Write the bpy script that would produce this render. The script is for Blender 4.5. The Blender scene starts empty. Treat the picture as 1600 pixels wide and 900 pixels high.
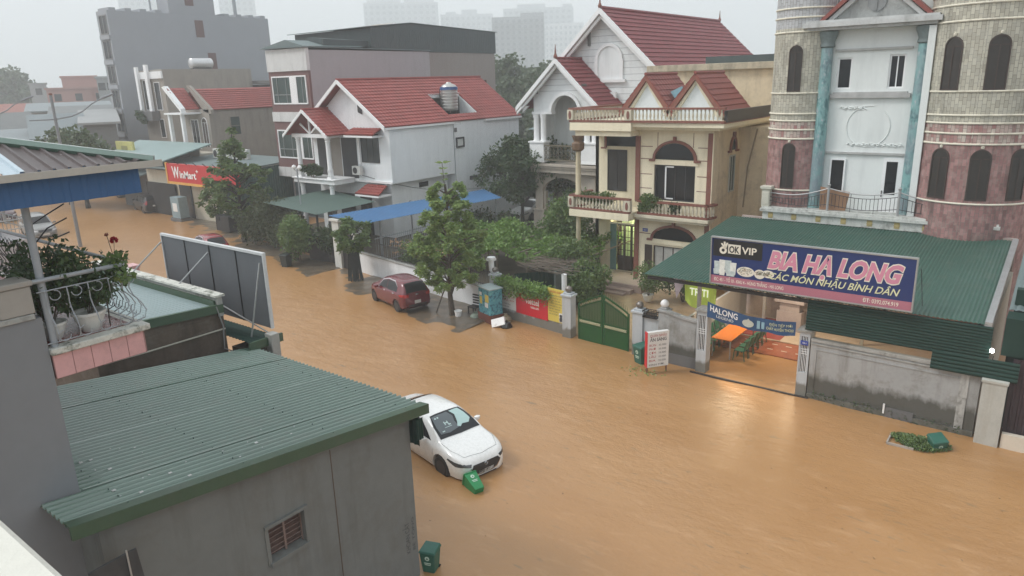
import bpy, bmesh, math, random
from mathutils import Vector, Matrix
from mathutils.bvhtree import BVHTree
R = math.radians
PI = math.pi
rng = random.Random(7)
C = bpy.context.scene.collection

# ---------------------------------------------------------------- camera
FPX, YAW, PITCH, ROLL, CAMZ = 1127.0, R(38), R(16), R(1.75), 10.5
fw = Vector((-math.sin(YAW)*math.cos(PITCH), math.cos(YAW)*math.cos(PITCH), -math.sin(PITCH)))
r0 = Vector((math.cos(YAW), math.sin(YAW), 0)); u0 = r0.cross(fw)
rt = r0*math.cos(ROLL)-u0*math.sin(ROLL); upv = u0*math.cos(ROLL)+r0*math.sin(ROLL)
cam = bpy.data.objects.new('camera', bpy.data.cameras.new('camera'))
C.objects.link(cam)
cam.data.sensor_width = 36; cam.data.lens = FPX/1600*36
cam.data.clip_start = .05; cam.data.clip_end = 3000
mw = Matrix((rt, upv, -fw)).transposed().to_4x4(); mw.translation = Vector((0, 0, CAMZ))
cam.matrix_world = mw
bpy.context.scene.camera = cam

# survey helpers: where a sight line meets a known plane of the place
CP = Vector((0, 0, CAMZ))
def ray(x, y): return fw*FPX+rt*(x-800)-upv*(y-450)
def gz(x, y, z=0.0):
    r = ray(x, y); return CP+r*((z-CP.z)/r.z)
def py(x, y, Y):
    r = ray(x, y); return CP+r*((Y-CP.y)/r.y)
def px(x, y, X):
    r = ray(x, y); return CP+r*((X-CP.x)/r.x)
def dist_at(x, y, D):
    r = ray(x, y); return CP+r*(D/math.hypot(r.x, r.y))

# ---------------------------------------------------------------- world, sun, exposure
SUN_EL, SUN_ROT = R(46), R(232)
w = bpy.data.worlds.new('World'); bpy.context.scene.world = w; w.use_nodes = True
nt = w.node_tree; nt.nodes.clear()
sky = nt.nodes.new('ShaderNodeTexSky'); sky.sky_type = 'NISHITA'; sky.sun_disc = False
sky.sun_elevation = SUN_EL; sky.sun_rotation = SUN_ROT; sky.air_density = 1; sky.dust_density = 6; sky.ozone_density = 1
hs = nt.nodes.new('ShaderNodeHueSaturation'); hs.inputs['Saturation'].default_value = .16
mx = nt.nodes.new('ShaderNodeMix'); mx.data_type = 'RGBA'; mx.inputs[0].default_value = .72
mx.inputs[7].default_value = (9.1, 9.75, 10.3, 1)           # the even light of a closed rain cloud
tc_ = nt.nodes.new('ShaderNodeTexCoord'); sx_ = nt.nodes.new('ShaderNodeSeparateXYZ'); nt.links.new(tc_.outputs['Generated'], sx_.inputs[0])
mr_ = nt.nodes.new('ShaderNodeMapRange'); mr_.inputs[3].default_value = .93; mr_.inputs[4].default_value = 1.4      # an overcast sky is brightest overhead
nt.links.new(sx_.outputs[2], mr_.inputs[0]); vm_ = nt.nodes.new('ShaderNodeVectorMath'); vm_.operation = 'SCALE'
bg = nt.nodes.new('ShaderNodeBackground'); bg.inputs[1].default_value = .098
out = nt.nodes.new('ShaderNodeOutputWorld')
nt.links.new(sky.outputs[0], hs.inputs['Color']); nt.links.new(hs.outputs[0], mx.inputs[6])
nt.links.new(mx.outputs[2], vm_.inputs[0]); nt.links.new(mr_.outputs[0], vm_.inputs[3]); nt.links.new(vm_.outputs[0], bg.inputs[0]); nt.links.new(bg.outputs[0], out.inputs[0])
sl = bpy.data.lights.new('sun', 'SUN'); sl.energy = 1.5; sl.angle = R(16); sl.color = (1, .97, .93)
so = bpy.data.objects.new('sun', sl); C.objects.link(so)
sd = Vector((math.sin(SUN_ROT)*math.cos(SUN_EL), math.cos(SUN_ROT)*math.cos(SUN_EL), math.sin(SUN_EL)))
so.rotation_euler = sd.to_track_quat('Z', 'Y').to_euler()
sc = bpy.context.scene
sc.view_settings.view_transform = 'Standard'; sc.view_settings.look = 'None'
sc.view_settings.exposure = 0.19; sc.view_settings.gamma = 1; sc.view_settings.use_curve_mapping = False
sc.render.engine = 'CYCLES'
sc.cycles.use_denoising = True; sc.cycles.max_bounces = 6; sc.cycles.volume_bounces = 3
sc.cycles.caustics_reflective = False; sc.cycles.caustics_refractive = False

# ---------------------------------------------------------------- materials
class NT:
    def __init__(s, name):
        s.m = bpy.data.materials.new(name); s.m.use_nodes = True; s.t = s.m.node_tree; s.t.nodes.clear()
        s.out = s.n('ShaderNodeOutputMaterial'); s.b = s.n('ShaderNodeBsdfPrincipled'); s.l(s.b.outputs[0], s.out.inputs[0])
    def n(s, k, **kw):
        q = s.t.nodes.new(k)
        for a, v in kw.items(): setattr(q, a, v)
        return q
    def l(s, a, b): s.t.links.new(a, b)
    def pos(s, scale=(1, 1, 1), rot=(0, 0, 0)):
        g = s.n('ShaderNodeNewGeometry'); m = s.n('ShaderNodeMapping')
        m.inputs['Scale'].default_value = scale; m.inputs['Rotation'].default_value = rot
        s.l(g.outputs['Position'], m.inputs[0]); return m.outputs[0]
    def obj(s, scale=(1, 1, 1)):
        g = s.n('ShaderNodeTexCoord'); m = s.n('ShaderNodeMapping'); m.inputs['Scale'].default_value = scale
        s.l(g.outputs['Object'], m.inputs[0]); return m.outputs[0]
    def noise(s, vec, sc, det=4, rough=.6):
        q = s.n('ShaderNodeTexNoise'); q.inputs['Scale'].default_value = sc; q.inputs['Detail'].default_value = det
        q.inputs['Roughness'].default_value = rough; s.l(vec, q.inputs['Vector']); return q.outputs[0]
    def ramp(s, fac, a, b, c0=(0, 0, 0, 1), c1=(1, 1, 1, 1)):
        q = s.n('ShaderNodeValToRGB'); e = q.color_ramp.elements
        e[0].position = a; e[1].position = b; e[0].color = c0; e[1].color = c1
        s.l(fac, q.inputs[0]); return q.outputs[0]
    def mix(s, f, a, b, mode='MIX'):
        q = s.n('ShaderNodeMix'); q.data_type = 'RGBA'; q.blend_type = mode
        for i, v in ((0, f), (6, a), (7, b)):
            if isinstance(v, (int, float)): q.inputs[i].default_value = v
            elif isinstance(v, tuple): q.inputs[i].default_value = v if len(v) == 4 else v+(1,)
            else: s.l(v, q.inputs[i])
        return q.outputs[2]
    def bump(s, h, st, dist=.05):
        q = s.n('ShaderNodeBump'); q.inputs['Strength'].default_value = st; q.inputs['Distance'].default_value = dist
        s.l(h, q.inputs['Height']); s.l(q.outputs[0], s.b.inputs['Normal']); return q
def c4(c, k=1.0): return (min(1, c[0]*k), min(1, c[1]*k), min(1, c[2]*k), 1)
def mat(name, col, rough=.75, var=.12, scale=1.2, streak=0.0, scol=(.09, .085, .075), metal=0, spec=.5, bump=.0, bscale=25, coord='pos', stretch=.14, grime=0.0, gcol=(.07, .07, .05), tide=None):
    s = NT(name)
    v = s.pos() if coord == 'pos' else s.obj()
    a = s.ramp(s.noise(v, scale, 6), .3, .72)
    b = s.ramp(s.noise(v, scale*9, 3), .3, .7)
    c = s.mix(a, c4(col, 1-var), c4(col, 1+var)); c = s.mix(.35, c, s.mix(b, c4(col, 1-var), c4(col, 1+var)))
    if streak:
        vs = s.pos((2.2, 2.2, 2.2*stretch)) if coord == 'pos' else s.obj((2.2, 2.2, 2.2*stretch))
        f = s.ramp(s.noise(vs, 1.0, 7, .65), .5, .78)
        m = s.n('ShaderNodeMath', operation='MULTIPLY'); s.l(f, m.inputs[0]); m.inputs[1].default_value = streak
        c = s.mix(m.outputs[0], c, scol)
    if grime:
        f = s.ramp(s.noise(v, scale*.8+.9, 8, .7), .52, .66)
        m = s.n('ShaderNodeMath', operation='MULTIPLY'); s.l(f, m.inputs[0]); m.inputs[1].default_value = grime
        c = s.mix(m.outputs[0], c, gcol)
    if tide:      # algae and soot left by standing water: height, ragged edge, colour
        g = s.n('ShaderNodeNewGeometry'); sp = s.n('ShaderNodeSeparateXYZ'); s.l(g.outputs['Position'], sp.inputs[0])
        nz = s.noise(s.pos((1.5, 1.5, .5)), 1.3, 8, .7); ma = s.n('ShaderNodeMath', operation='MULTIPLY_ADD'); s.l(nz, ma.inputs[0]); ma.inputs[1].default_value = -tide[1]; s.l(sp.outputs[2], ma.inputs[2])
        f = s.ramp(ma.outputs[0], tide[0]-tide[1]*.5-.06+0.0, tide[0]-tide[1]*.5+.18, (1, 1, 1, 1), (0, 0, 0, 1)) if tide[0]-tide[1]*.5-.06 > 0 else s.ramp(ma.outputs[0], 0.0, .12, (1, 1, 1, 1), (0, 0, 0, 1))
        m = s.n('ShaderNodeMath', operation='MULTIPLY'); s.l(f, m.inputs[0]); m.inputs[1].default_value = .85; c = s.mix(m.outputs[0], c, tide[2])
    s.l(c, s.b.inputs['Base Color'])
    s.b.inputs['Roughness'].default_value = rough; s.b.inputs['Metallic'].default_value = metal
    s.b.inputs['Specular IOR Level'].default_value = spec
    if bump: s.bump(s.noise(v, bscale, 4), bump, .02)
    return s.m
def emat(name, col, st):
    s = NT(name); s.b.inputs['Base Color'].default_value = c4(col); s.b.inputs['Emission Color'].default_value = c4(col)
    s.b.inputs['Emission Strength'].default_value = st; return s.m
def glassmat(name, col=(.012, .014, .016), rough=.1):
    s = NT(name); n = s.noise(s.pos(), .7, 3)
    c = s.mix(n, c4(col, .6), c4(col, 1.9)); s.l(c, s.b.inputs['Base Color'])
    s.b.inputs['Roughness'].default_value = rough; s.b.inputs['Specular IOR Level'].default_value = .3; return s.m
def tiles(name, col, dirty=.3):
    s = NT(name); v = s.pos()
    n = s.noise(v, 1.1, 6); f = s.noise(v, 16, 3)
    c = s.mix(s.ramp(n, .3, .75), c4(col, .72), c4(col, 1.25)); c = s.mix(s.ramp(f, .4, .65), c, c4(col, .8))
    g = s.ramp(s.noise(v, 2.3, 8, .7), .55, .75)
    m = s.n('ShaderNodeMath', operation='MULTIPLY'); s.l(g, m.inputs[0]); m.inputs[1].default_value = dirty
    c = s.mix(m.outputs[0], c, (.09, .05, .045))
    s.l(c, s.b.inputs['Base Color']); s.b.inputs['Roughness'].default_value = .55
    s.b.inputs['Specular IOR Level'].default_value = .4
    s.bump(f, .3, .02); return s.m
def leafmat(name, a, b, yellow=.1):
    s = NT(name); v = s.pos()
    f = s.ramp(s.noise(v, 2.2, 3), .35, .68); g = s.ramp(s.noise(v, 22, 2), .4, .62)
    c = s.mix(f, c4(a), c4(b)); c = s.mix(g, c, s.mix(.5, c4(b, 1.25), c4(a, .6)))
    c = s.mix(s.ramp(s.noise(v, 9, 2), .66, .72), c, (b[0]*1.6+.02, b[1]*1.35, b[2]*.8)) if yellow else c
    s.l(c, s.b.inputs['Base Color']); s.b.inputs['Roughness'].default_value = .45
    tr = s.n('ShaderNodeBsdfTranslucent'); s.l(c, tr.inputs[0]); ms = s.n('ShaderNodeMixShader'); ms.inputs[0].default_value = .28
    s.l(s.b.outputs[0], ms.inputs[1]); s.l(tr.outputs[0], ms.inputs[2]); s.l(ms.outputs[0], s.out.inputs[0]); return s.m
def stonemat(name, center, rad, cols, mortar, low=None):
    """small cut-stone cladding wrapped round a tower: courses follow the wall's arc"""
    s = NT(name); g = s.n('ShaderNodeNewGeometry'); sub = s.n('ShaderNodeVectorMath', operation='SUBTRACT')
    s.l(g.outputs['Position'], sub.inputs[0]); sub.inputs[1].default_value = (center[0], center[1], 0)
    sp = s.n('ShaderNodeSeparateXYZ'); s.l(sub.outputs[0], sp.inputs[0])
    at = s.n('ShaderNodeMath', operation='ARCTAN2'); s.l(sp.outputs[0], at.inputs[0]); s.l(sp.outputs[1], at.inputs[1])
    mu = s.n('ShaderNodeMath', operation='MULTIPLY'); s.l(at.outputs[0], mu.inputs[0]); mu.inputs[1].default_value = rad
    cb = s.n('ShaderNodeCombineXYZ'); s.l(sp.outputs[2], cb.inputs[0]); s.l(mu.outputs[0], cb.inputs[1])
    br = s.n('ShaderNodeTexBrick'); s.l(cb.outputs[0], br.inputs[0]); br.offset = .5
    br.inputs['Scale'].default_value = 1; br.inputs['Brick Width'].default_value = .24; br.inputs['Row Height'].default_value = .13
    br.inputs['Mortar Size'].default_value = .007; br.inputs['Bias'].default_value = -.1
    br.inputs['Color1'].default_value = c4(cols[0]); br.inputs['Color2'].default_value = c4(cols[1]); br.inputs['Mortar'].default_value = c4(mortar)
    v = s.pos()
    b2 = s.n('ShaderNodeTexBrick'); s.l(cb.outputs[0], b2.inputs[0]); b2.offset = .5
    for k_, v_ in (('Scale', 1), ('Brick Width', .24), ('Row Height', .13), ('Mortar Size', 0), ('Bias', .35)): b2.inputs[k_].default_value = v_
    b2.inputs['Color1'].default_value = (1, 1, 1, 1); b2.inputs['Color2'].default_value = (0, 0, 0, 1); b2.squash = 1; b2.offset_frequency = 2
    c = s.mix(s.ramp(s.noise(v, 3.5, 3), .48, .6), br.outputs[0], c4(cols[2]))
    c = s.mix(.7, c, br.outputs[0])
    st = s.ramp(s.noise(s.pos((1.6, 1.6, .3)), 1, 8, .7), .54, .74)
    m = s.n('ShaderNodeMath', operation='MULTIPLY'); s.l(st, m.inputs[0]); m.inputs[1].default_value = .72
    c = s.mix(m.outputs[0], c, (.055, .052, .045))
    s.l(c, s.b.inputs['Base Color']); s.b.inputs['Roughness'].default_value = .7
    s.bump(br.outputs[1], -.6, .02); return s.m

# muddy flood water
def watermat():
    s = NT('muddy_water'); v = s.pos()
    f = s.ramp(s.noise(s.pos((.11, .22, 1), (0, 0, R(-12))), 1, 6, .6), .3, .72)
    c = s.mix(f, (.335, .174, .066), (.405, .228, .1))
    k = s.ramp(s.noise(s.pos((.9, 3.2, 1), (0, 0, R(-14))), 1.2, 5, .62), .66, .76)
    m = s.n('ShaderNodeMath', operation='MULTIPLY'); s.l(k, m.inputs[0]); m.inputs[1].default_value = .5
    c = s.mix(m.outputs[0], c, (.27, .17, .09))
    q = s.ramp(s.noise(v, 7, 3, .5), .72, .78)
    m2 = s.n('ShaderNodeMath', operation='MULTIPLY'); s.l(q, m2.inputs[0]); m2.inputs[1].default_value = .22
    c = s.mix(m2.outputs[0], c, (.22, .15, .09))
    s.l(c, s.b.inputs['Base Color']); s.b.inputs['Roughness'].default_value = .3
    s.b.inputs['Specular IOR Level'].default_value = .5
    d_ = s.ramp(s.noise(s.pos((1.5, 6.5, 1), (0, 0, R(-10))), 1.1, 4, .55), .6, .7); e_ = s.ramp(s.noise(s.pos((.25, .4, 1)), 1, 3), .42, .62)
    m3 = s.n('ShaderNodeMath', operation='MULTIPLY'); s.l(d_, m3.inputs[0]); s.l(e_, m3.inputs[1]); m4 = s.n('ShaderNodeMath', operation='MULTIPLY'); s.l(m3.outputs[0], m4.inputs[0]); m4.inputs[1].default_value = .8
    c = s.mix(m4.outputs[0], c, (.2, .145, .085)); p_ = s.ramp(s.noise(s.pos((.5, 1.6, 1), (0, 0, R(-20))), 1.4, 5, .65), .56, .75); m5 = s.n('ShaderNodeMath', operation='MULTIPLY'); s.l(p_, m5.inputs[0]); m5.inputs[1].default_value = .3
    c = s.mix(m5.outputs[0], c, (.62, .4, .23)); s.l(c, s.b.inputs['Base Color'])
    n1 = s.noise(s.pos((.9, 1.9, 1), (0, 0, R(-24))), 1.25, 6, .6); n2 = s.noise(s.pos((1.3, 1, 1), (0, 0, R(20))), 8, 3, .6)
    ad = s.n('ShaderNodeMath', operation='MULTIPLY_ADD'); s.l(n2, ad.inputs[0]); ad.inputs[1].default_value = .22; s.l(n1, ad.inputs[2])
    s.bump(ad.outputs[0], .5, .06); return s.m
WATER = watermat()
white = mat('white_render', (.76, .78, .79), .8, .05, .5, streak=.28, scol=(.36, .37, .36))
whitetrim = mat('white_trim_paint', (.8, .81, .81), .6, .05, 1, streak=.2, scol=(.4, .4, .38))
whiteclean = mat('white_clean', (.8, .8, .79), .5, .04)
cream = mat('cream_render', (.8, .73, .55), .8, .06, .8, streak=.3, scol=(.33, .27, .16))
creamside = mat('stained_cream_render', (.68, .58, .42), .85, .14, .6, streak=.6, scol=(.28, .22, .15), grime=.3, gcol=(.16, .13, .1))
redtrim = mat('oxide_red_trim', (.21, .078, .055), .6, .2, 2, streak=.3)
redtile = tiles('red_roof_tiles', (.31, .072, .06))
redtile2 = tiles('dark_red_roof_tiles', (.22, .048, .052), .15)
redtile3 = tiles('weathered_red_tiles', (.27, .075, .06), .45)
greywall = mat('grey_cement_render', (.2, .2, .195), .85, .1, .6, streak=.5, scol=(.12, .115, .105), bump=.15)
shedgrey = mat('grey_cement_rain_streaked', (.155, .163, .155), .8, .12, .5, streak=.75, scol=(.085, .082, .07), bump=.2, stretch=.1, grime=.3, gcol=(.11, .1, .08))
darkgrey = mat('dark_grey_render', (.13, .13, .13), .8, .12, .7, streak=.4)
bluegrey = mat('blue_grey_render', (.31, .325, .35), .8, .05, .4, streak=.2, scol=(.2, .21, .22))
mauve = mat('mauve_grey_render', (.36, .345, .355), .85, .05, .5, streak=.35, scol=(.26, .24, .24))
taupe = mat('taupe_render', (.27, .245, .225), .85, .06, .5, streak=.4, scol=(.19, .17, .15))
plum = mat('plum_cladding', (.15, .075, .07), .6, .12, 1.4)
stonegrey = mat('warm_grey_stucco', (.3, .27, .235), .8, .1, 1, streak=.4)
wallgrey = mat('mossy_grey_wall', (.33, .335, .33), .85, .12, .9, streak=.7, scol=(.12, .11, .085), grime=.5, gcol=(.14, .13, .095), bump=.25, tide=(.75, .9, (.045, .043, .03)))
walllight = mat('pale_grey_wall', (.44, .47, .49), .8, .08, .9, streak=.5, scol=(.22, .22, .2), bump=.15, tide=(.3, .7, (.13, .12, .09)))
brownwall = mat('brown_stained_wall', (.1, .076, .058), .9, .35, 1.3, streak=.8, scol=(.032, .027, .022), grime=.5, gcol=(.15, .13, .11), bump=.3)
greensheet = mat('green_corrugated_steel', (.032, .092, .068), .45, .1, .8, streak=.2, scol=(.16, .2, .17), grime=.18, gcol=(.14, .12, .09))
greendark = mat('dark_green_steel', (.012, .036, .028), .6, .12, 1, spec=.15)
greenroof = mat('faded_green_steel', (.1, .17, .13), .3, .14, .5, streak=.0, grime=.45, gcol=(.13, .15, .12), spec=.9)
greenroof.node_tree.nodes['Principled BSDF'].inputs['Coat Weight'].default_value = 1; greenroof.node_tree.nodes['Principled BSDF'].inputs['Coat Roughness'].default_value = .12
greentrim = mat('green_fascia_steel', (.045, .085, .05), .5, .15, 2, streak=.3)
tealsheet = mat('pale_teal_steel', (.22, .3, .29), .5, .08, .5)
tealdark = mat('dusty_teal_steel', (.13, .17, .17), .6, .1, .5)
blacksheet = mat('slate_green_steel', (.05, .07, .072), .6, .12, .7, streak=.3, scol=(.09, .11, .11))
bluesheet = mat('blue_steel', (.028, .12, .27), .5, .1, 1.2, streak=.2)
bluefascia = mat('blue_fascia_steel', (.028, .095, .23), .55, .1, 1.2)
brownsheet = mat('brown_roof_sheet', (.1, .082, .08), .4, .18, 1.4)
clearsheet = mat('milky_roof_sheet', (.42, .5, .55), .25, .1, 1.4)
galv = mat('galvanised_steel', (.42, .43, .43), .4, .15, 3, metal=.5)
steel = mat('brushed_steel', (.4, .4, .4), .55, .08, 3, metal=.5)
darkmetal = mat('dark_metal', (.03, .03, .032), .5, .2, 3)
greypaint = mat('grey_painted_steel', (.3, .32, .34), .5, .1, 3)
darkglass = glassmat('dark_glass')
greenglass = glassmat('green_tinted_glass', (.04, .06, .055), .12)
curtain = mat('pale_curtain', (.45, .45, .43), .8, .2, 3)
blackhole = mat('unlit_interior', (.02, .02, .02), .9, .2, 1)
brownwood = mat('dark_brown_wood', (.045, .03, .024), .6, .3, 5, stretch=.1)
concrete = mat('weathered_concrete', (.34, .34, .32), .85, .18, 1.6, streak=.3, grime=.6, gcol=(.1, .1, .085), bump=.3)
wetpave = mat('wet_paving', (.105, .085, .062), .3, .35, 1.6, grime=.9, gcol=(.24, .155, .085), spec=.6, bump=.3, bscale=9)
soil = mat('wet_garden_soil', (.07, .06, .042), .8, .4, 1.2, bump=.5, bscale=6)
farground = mat('far_ground', (.1, .11, .08), .9, .3, .05)
pink = mat('pink_tiles', (.6, .34, .34), .35, .08, 2, grime=.25, gcol=(.3, .2, .18))
pinkgrout = mat('tile_grout', (.3, .17, .16), .8, .1)
mosscope = mat('mossy_white_coping', (.55, .55, .5), .8, .2, 4, grime=1, gcol=(.09, .1, .07), bump=.3)
ownpara = mat('cream_parapet_plaster', (.58, .57, .51), .7, .05, 3, bump=.3, bscale=12)
leafA = leafmat('leaf_fresh', (.14, .225, .065), (.28, .38, .12))
leafB = leafmat('leaf_dark', (.035, .065, .028), (.075, .125, .045), 0)
leafC = leafmat('leaf_mid', (.075, .13, .04), (.16, .24, .075))
leafH = leafmat('leaf_hedge', (.05, .07, .032), (.1, .125, .055), .1)
leafF = leafmat('leaf_far', (.05, .085, .03), (.1, .14, .06), 0)
leafV = leafmat('leaf_vine', (.09, .17, .035), (.2, .33, .075))
bark = mat('bark', (.09, .075, .06), .9, .3, 6, bump=.5)
barkdark = mat('wet_dark_bark', (.035, .032, .028), .9, .3, 6, bump=.5)
twig = mat('dry_twigs', (.17, .14, .11), .9, .3, 6)

# ---------------------------------------------------------------- mesh helpers
class Fr:
    def __init__(s, o, u, v=(0, 0, 1)):
        s.o = Vector(o); s.u = Vector(u).normalized(); s.v = Vector(v).normalized(); s.n = s.u.cross(s.v)
    def p(s, a, b, c=0): return s.o+s.u*a+s.v*b+s.n*c
def FY(Y): return Fr((0, Y, 0), (1, 0, 0))       # faces the street (-Y)
def FX(X): return Fr((X, 0, 0), (0, 1, 0))       # faces +X
class MB:
    def __init__(s): s.v = []; s.f = []; s.mi = []; s.k = 0
    def face(s, pts):
        b = len(s.v); s.v += [Vector(p) for p in pts]; s.f.append(tuple(range(b, b+len(pts)))); s.mi.append(s.k); return s
    def hexa(s, P):
        b = len(s.v); s.v += [Vector(p) for p in P]
        for q in ((0, 3, 2, 1), (4, 5, 6, 7), (0, 1, 5, 4), (1, 2, 6, 5), (2, 3, 7, 6), (3, 0, 4, 7)):
            s.f.append(tuple(b+i for i in q)); s.mi.append(s.k)
        return s
    def box(s, x0, x1, y0, y1, z0, z1):
        x0, x1 = sorted((x0, x1)); y0, y1 = sorted((y0, y1)); z0, z1 = sorted((z0, z1))
        return s.hexa([(x0, y0, z0), (x1, y0, z0), (x1, y1, z0), (x0, y1, z0), (x0, y0, z1), (x1, y0, z1), (x1, y1, z1), (x0, y1, z1)])
    def fbox(s, F, a0, a1, b0, b1, n0, n1):
        a0, a1 = sorted((a0, a1)); b0, b1 = sorted((b0, b1)); n0, n1 = sorted((n0, n1))
        return s.hexa([F.p(a0, b0, n1), F.p(a1, b0, n1), F.p(a1, b0, n0), F.p(a0, b0, n0), F.p(a0, b1, n1), F.p(a1, b1, n1), F.p(a1, b1, n0), F.p(a0, b1, n0)])
    def prism(s, F, pts, n0, n1):
        n0, n1 = sorted((n0, n1)); m = len(pts); b = len(s.v)
        s.v += [F.p(a, c, n1) for a, c in pts]+[F.p(a, c, n0) for a, c in pts]
        s.f.append(tuple(range(b, b+m))); s.f.append(tuple(range(b+2*m-1, b+m-1, -1))); s.mi += [s.k, s.k]
        for i in range(m):
            j = (i+1) % m; s.f.append((b+i, b+m+i, b+m+j, b+j)); s.mi.append(s.k)
        return s
    def tube(s, pts, r, n=6, cap=True):
        pts = [Vector(p) for p in pts]; rs = r if isinstance(r, (list, tuple)) else [r]*len(pts); rings = []
        for i, p in enumerate(pts):
            d = (pts[min(i+1, len(pts)-1)]-pts[max(i-1, 0)])
            if d.length < 1e-6: d = Vector((0, 0, 1))
            d.normalize(); a = d.orthogonal() if abs(d.z) < .9 else d.cross(Vector((0, 1, 0)))
            if abs(d.z) < .9: a = d.cross(Vector((0, 0, 1)))
            a.normalize(); c = d.cross(a); b = len(s.v)
            s.v += [p+(a*math.cos(2*PI*k/n)+c*math.sin(2*PI*k/n))*rs[i] for k in range(n)]; rings.append(b)
        for A, B in zip(rings, rings[1:]):
            for k in range(n):
                j = (k+1) % n; s.f.append((A+k, A+j, B+j, B+k)); s.mi.append(s.k)
        if cap:
            s.f.append(tuple(rings[0]+k for k in range(n))[::-1]); s.f.append(tuple(rings[-1]+k for k in range(n))); s.mi += [s.k, s.k]
        return s
    def lathe(s, c, prof, n=16, a0=0, a1=2*PI, sx=1, sy=1):
        c = Vector(c); full = abs(a1-a0-2*PI) < 1e-4; m = n if full else n+1; rings = []
        for r, z in prof:
            b = len(s.v)
            for k in range(m):
                t = a0+(a1-a0)*k/n; s.v.append(c+Vector((math.sin(t)*r*sx, -math.cos(t)*r*sy, z)))
            rings.append(b)
        for A, B in zip(rings, rings[1:]):
            for k in range(n):
                j = (k+1) % m; s.f.append((A+k, A+j, B+j, B+k)); s.mi.append(s.k)
        if full:
            s.f.append(tuple(rings[0]+k for k in range(m))[::-1]); s.f.append(tuple(rings[-1]+k for k in range(m))); s.mi += [s.k, s.k]
        return s
    def sheet(s, P00, P10, P11, P01, n, amp=.02, thick=.012, kind='sine'):
        """corrugated sheet: n waves counted along P00->P10, ridges running towards P01"""
        P00, P10, P11, P01 = map(Vector, (P00, P10, P11, P01))
        nn = (P10-P00).cross(P01-P00).normalized()
        if nn.z < 0: nn = -nn
        pr = [(0, 0), (.25, .7), (.5, 1), (.75, .7)] if kind == 'sine' else [(0, 0), (.3, .05), (.42, .8), (.55, 1), (.68, .8), (.8, .05)] if kind == 'crest' else [(0, 0), (.55, 0), (.65, 1), (.9, 1)]
        st = []
        for i in range(n):
            for a, h in pr: st.append(((i+a)/n, h))
        st.append((1, 0)); b = len(s.v)
        for t, h in st:
            o = nn*h*amp*2
            for q0, q1, k in ((P00, P10, 0), (P01, P11, 0), (P00, P10, -thick), (P01, P11, -thick)):
                s.v.append(q0.lerp(q1, t)+o+nn*k)
        m = len(st)
        for i in range(m-1):
            a = b+4*i; c = a+4
            for q in ((a, c, c+1, a+1), (a+2, a+3, c+3, c+2), (a, a+2, c+2, c), (a+1, c+1, c+3, a+3)):
                s.f.append(q); s.mi.append(s.k)
        return s
    def leaf(s, p, d, L, W):
        d = d.normalized(); a = d.cross(Vector((rng.uniform(-1, 1), rng.uniform(-1, 1), rng.uniform(-.4, 1))))
        if a.length < 1e-3: a = Vector((1, 0, 0))
        a.normalize(); q = p+d*L
        mid = p+d*L*.45; b = len(s.v); s.v += [p, mid+a*W, q, mid-a*W]; s.f.append((b, b+1, b+2, b+3)); s.mi.append(s.k)
    def to_mesh(s, name, off):
        me = bpy.data.meshes.new(name); me.from_pydata([v-off for v in s.v], [], s.f)
        if any(s.mi): me.polygons.foreach_set('material_index', s.mi)
        return me
ORG = {}
def build(mb, name, m, parent=None, smooth=False, label=None, cat=None, group=None, kind=None, bevel=0, sub=0, fix=True):
    if parent is not None: off = ORG[parent.name]
    else:
        xs = [v.x for v in mb.v]; ys = [v.y for v in mb.v]; zs = [v.z for v in mb.v]
        off = Vector(((min(xs)+max(xs))/2, (min(ys)+max(ys))/2, min(zs)))
        if kind == 'structure': off = Vector((0, 0, 0))
    me = mb.to_mesh(name, off)
    for k in (m if isinstance(m, (list, tuple)) else [m]): me.materials.append(k)
    if fix or bevel or sub:
        bm = bmesh.new(); bm.from_mesh(me)
        if bevel or sub or smooth: bmesh.ops.remove_doubles(bm, verts=bm.verts, dist=1e-4)
        bmesh.ops.recalc_face_normals(bm, faces=bm.faces)
        if bevel:
            es = [e for e in bm.edges if len(e.link_faces) == 2 and e.calc_face_angle(0) > R(35)]
            bmesh.ops.bevel(bm, geom=es, offset=bevel, segments=1 if bevel < .02 else 2, affect='EDGES', profile=.6, clamp_overlap=True)
        bm.to_mesh(me); bm.free()
    if smooth:
        me.polygons.foreach_set('use_smooth', [True]*len(me.polygons))
        me.update()
        try: me.set_sharp_from_angle(angle=R(38))
        except Exception: pass
    o = bpy.data.objects.new(name, me); C.objects.link(o)
    if parent is not None: o.parent = parent; ORG[o.name] = off
    else: o.location = off; ORG[o.name] = off
    tag(o, label, cat, group, kind); return o
def tag(o, label=None, cat=None, group=None, kind=None):
    if label: o['label'] = label
    if cat: o['category'] = cat
    if group: o['group'] = group
    if kind: o['kind'] = kind
    return o
def thing(name, label, cat, loc=(0, 0, 0), group=None):
    o = bpy.data.objects.new(name, None); C.objects.link(o); o.location = loc; o.empty_display_size = .2
    ORG[o.name] = Vector(loc); return tag(o, label, cat, group)
def link_part(src, name, parent, loc):
    """another instance of a part that shares its mesh; loc is where its own origin goes"""
    o = bpy.data.objects.new(name, src.data); C.objects.link(o); o.parent = parent
    o.location = Vector(loc)-ORG[parent.name]; ORG[o.name] = ORG[parent.name]; return o
def dup(o, parent=None, **kw):
    c = o.copy(); C.objects.link(c)
    if parent is not None: c.parent = parent
    for ch in list(o.children): dup(ch, c)
    for k, v in kw.items():
        if k == 'loc': c.location = v
        elif k == 'rz': c.rotation_euler[2] = v
        elif k == 'scale': c.scale = (v, v, v)
        else: c[k] = v
    return c
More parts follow.
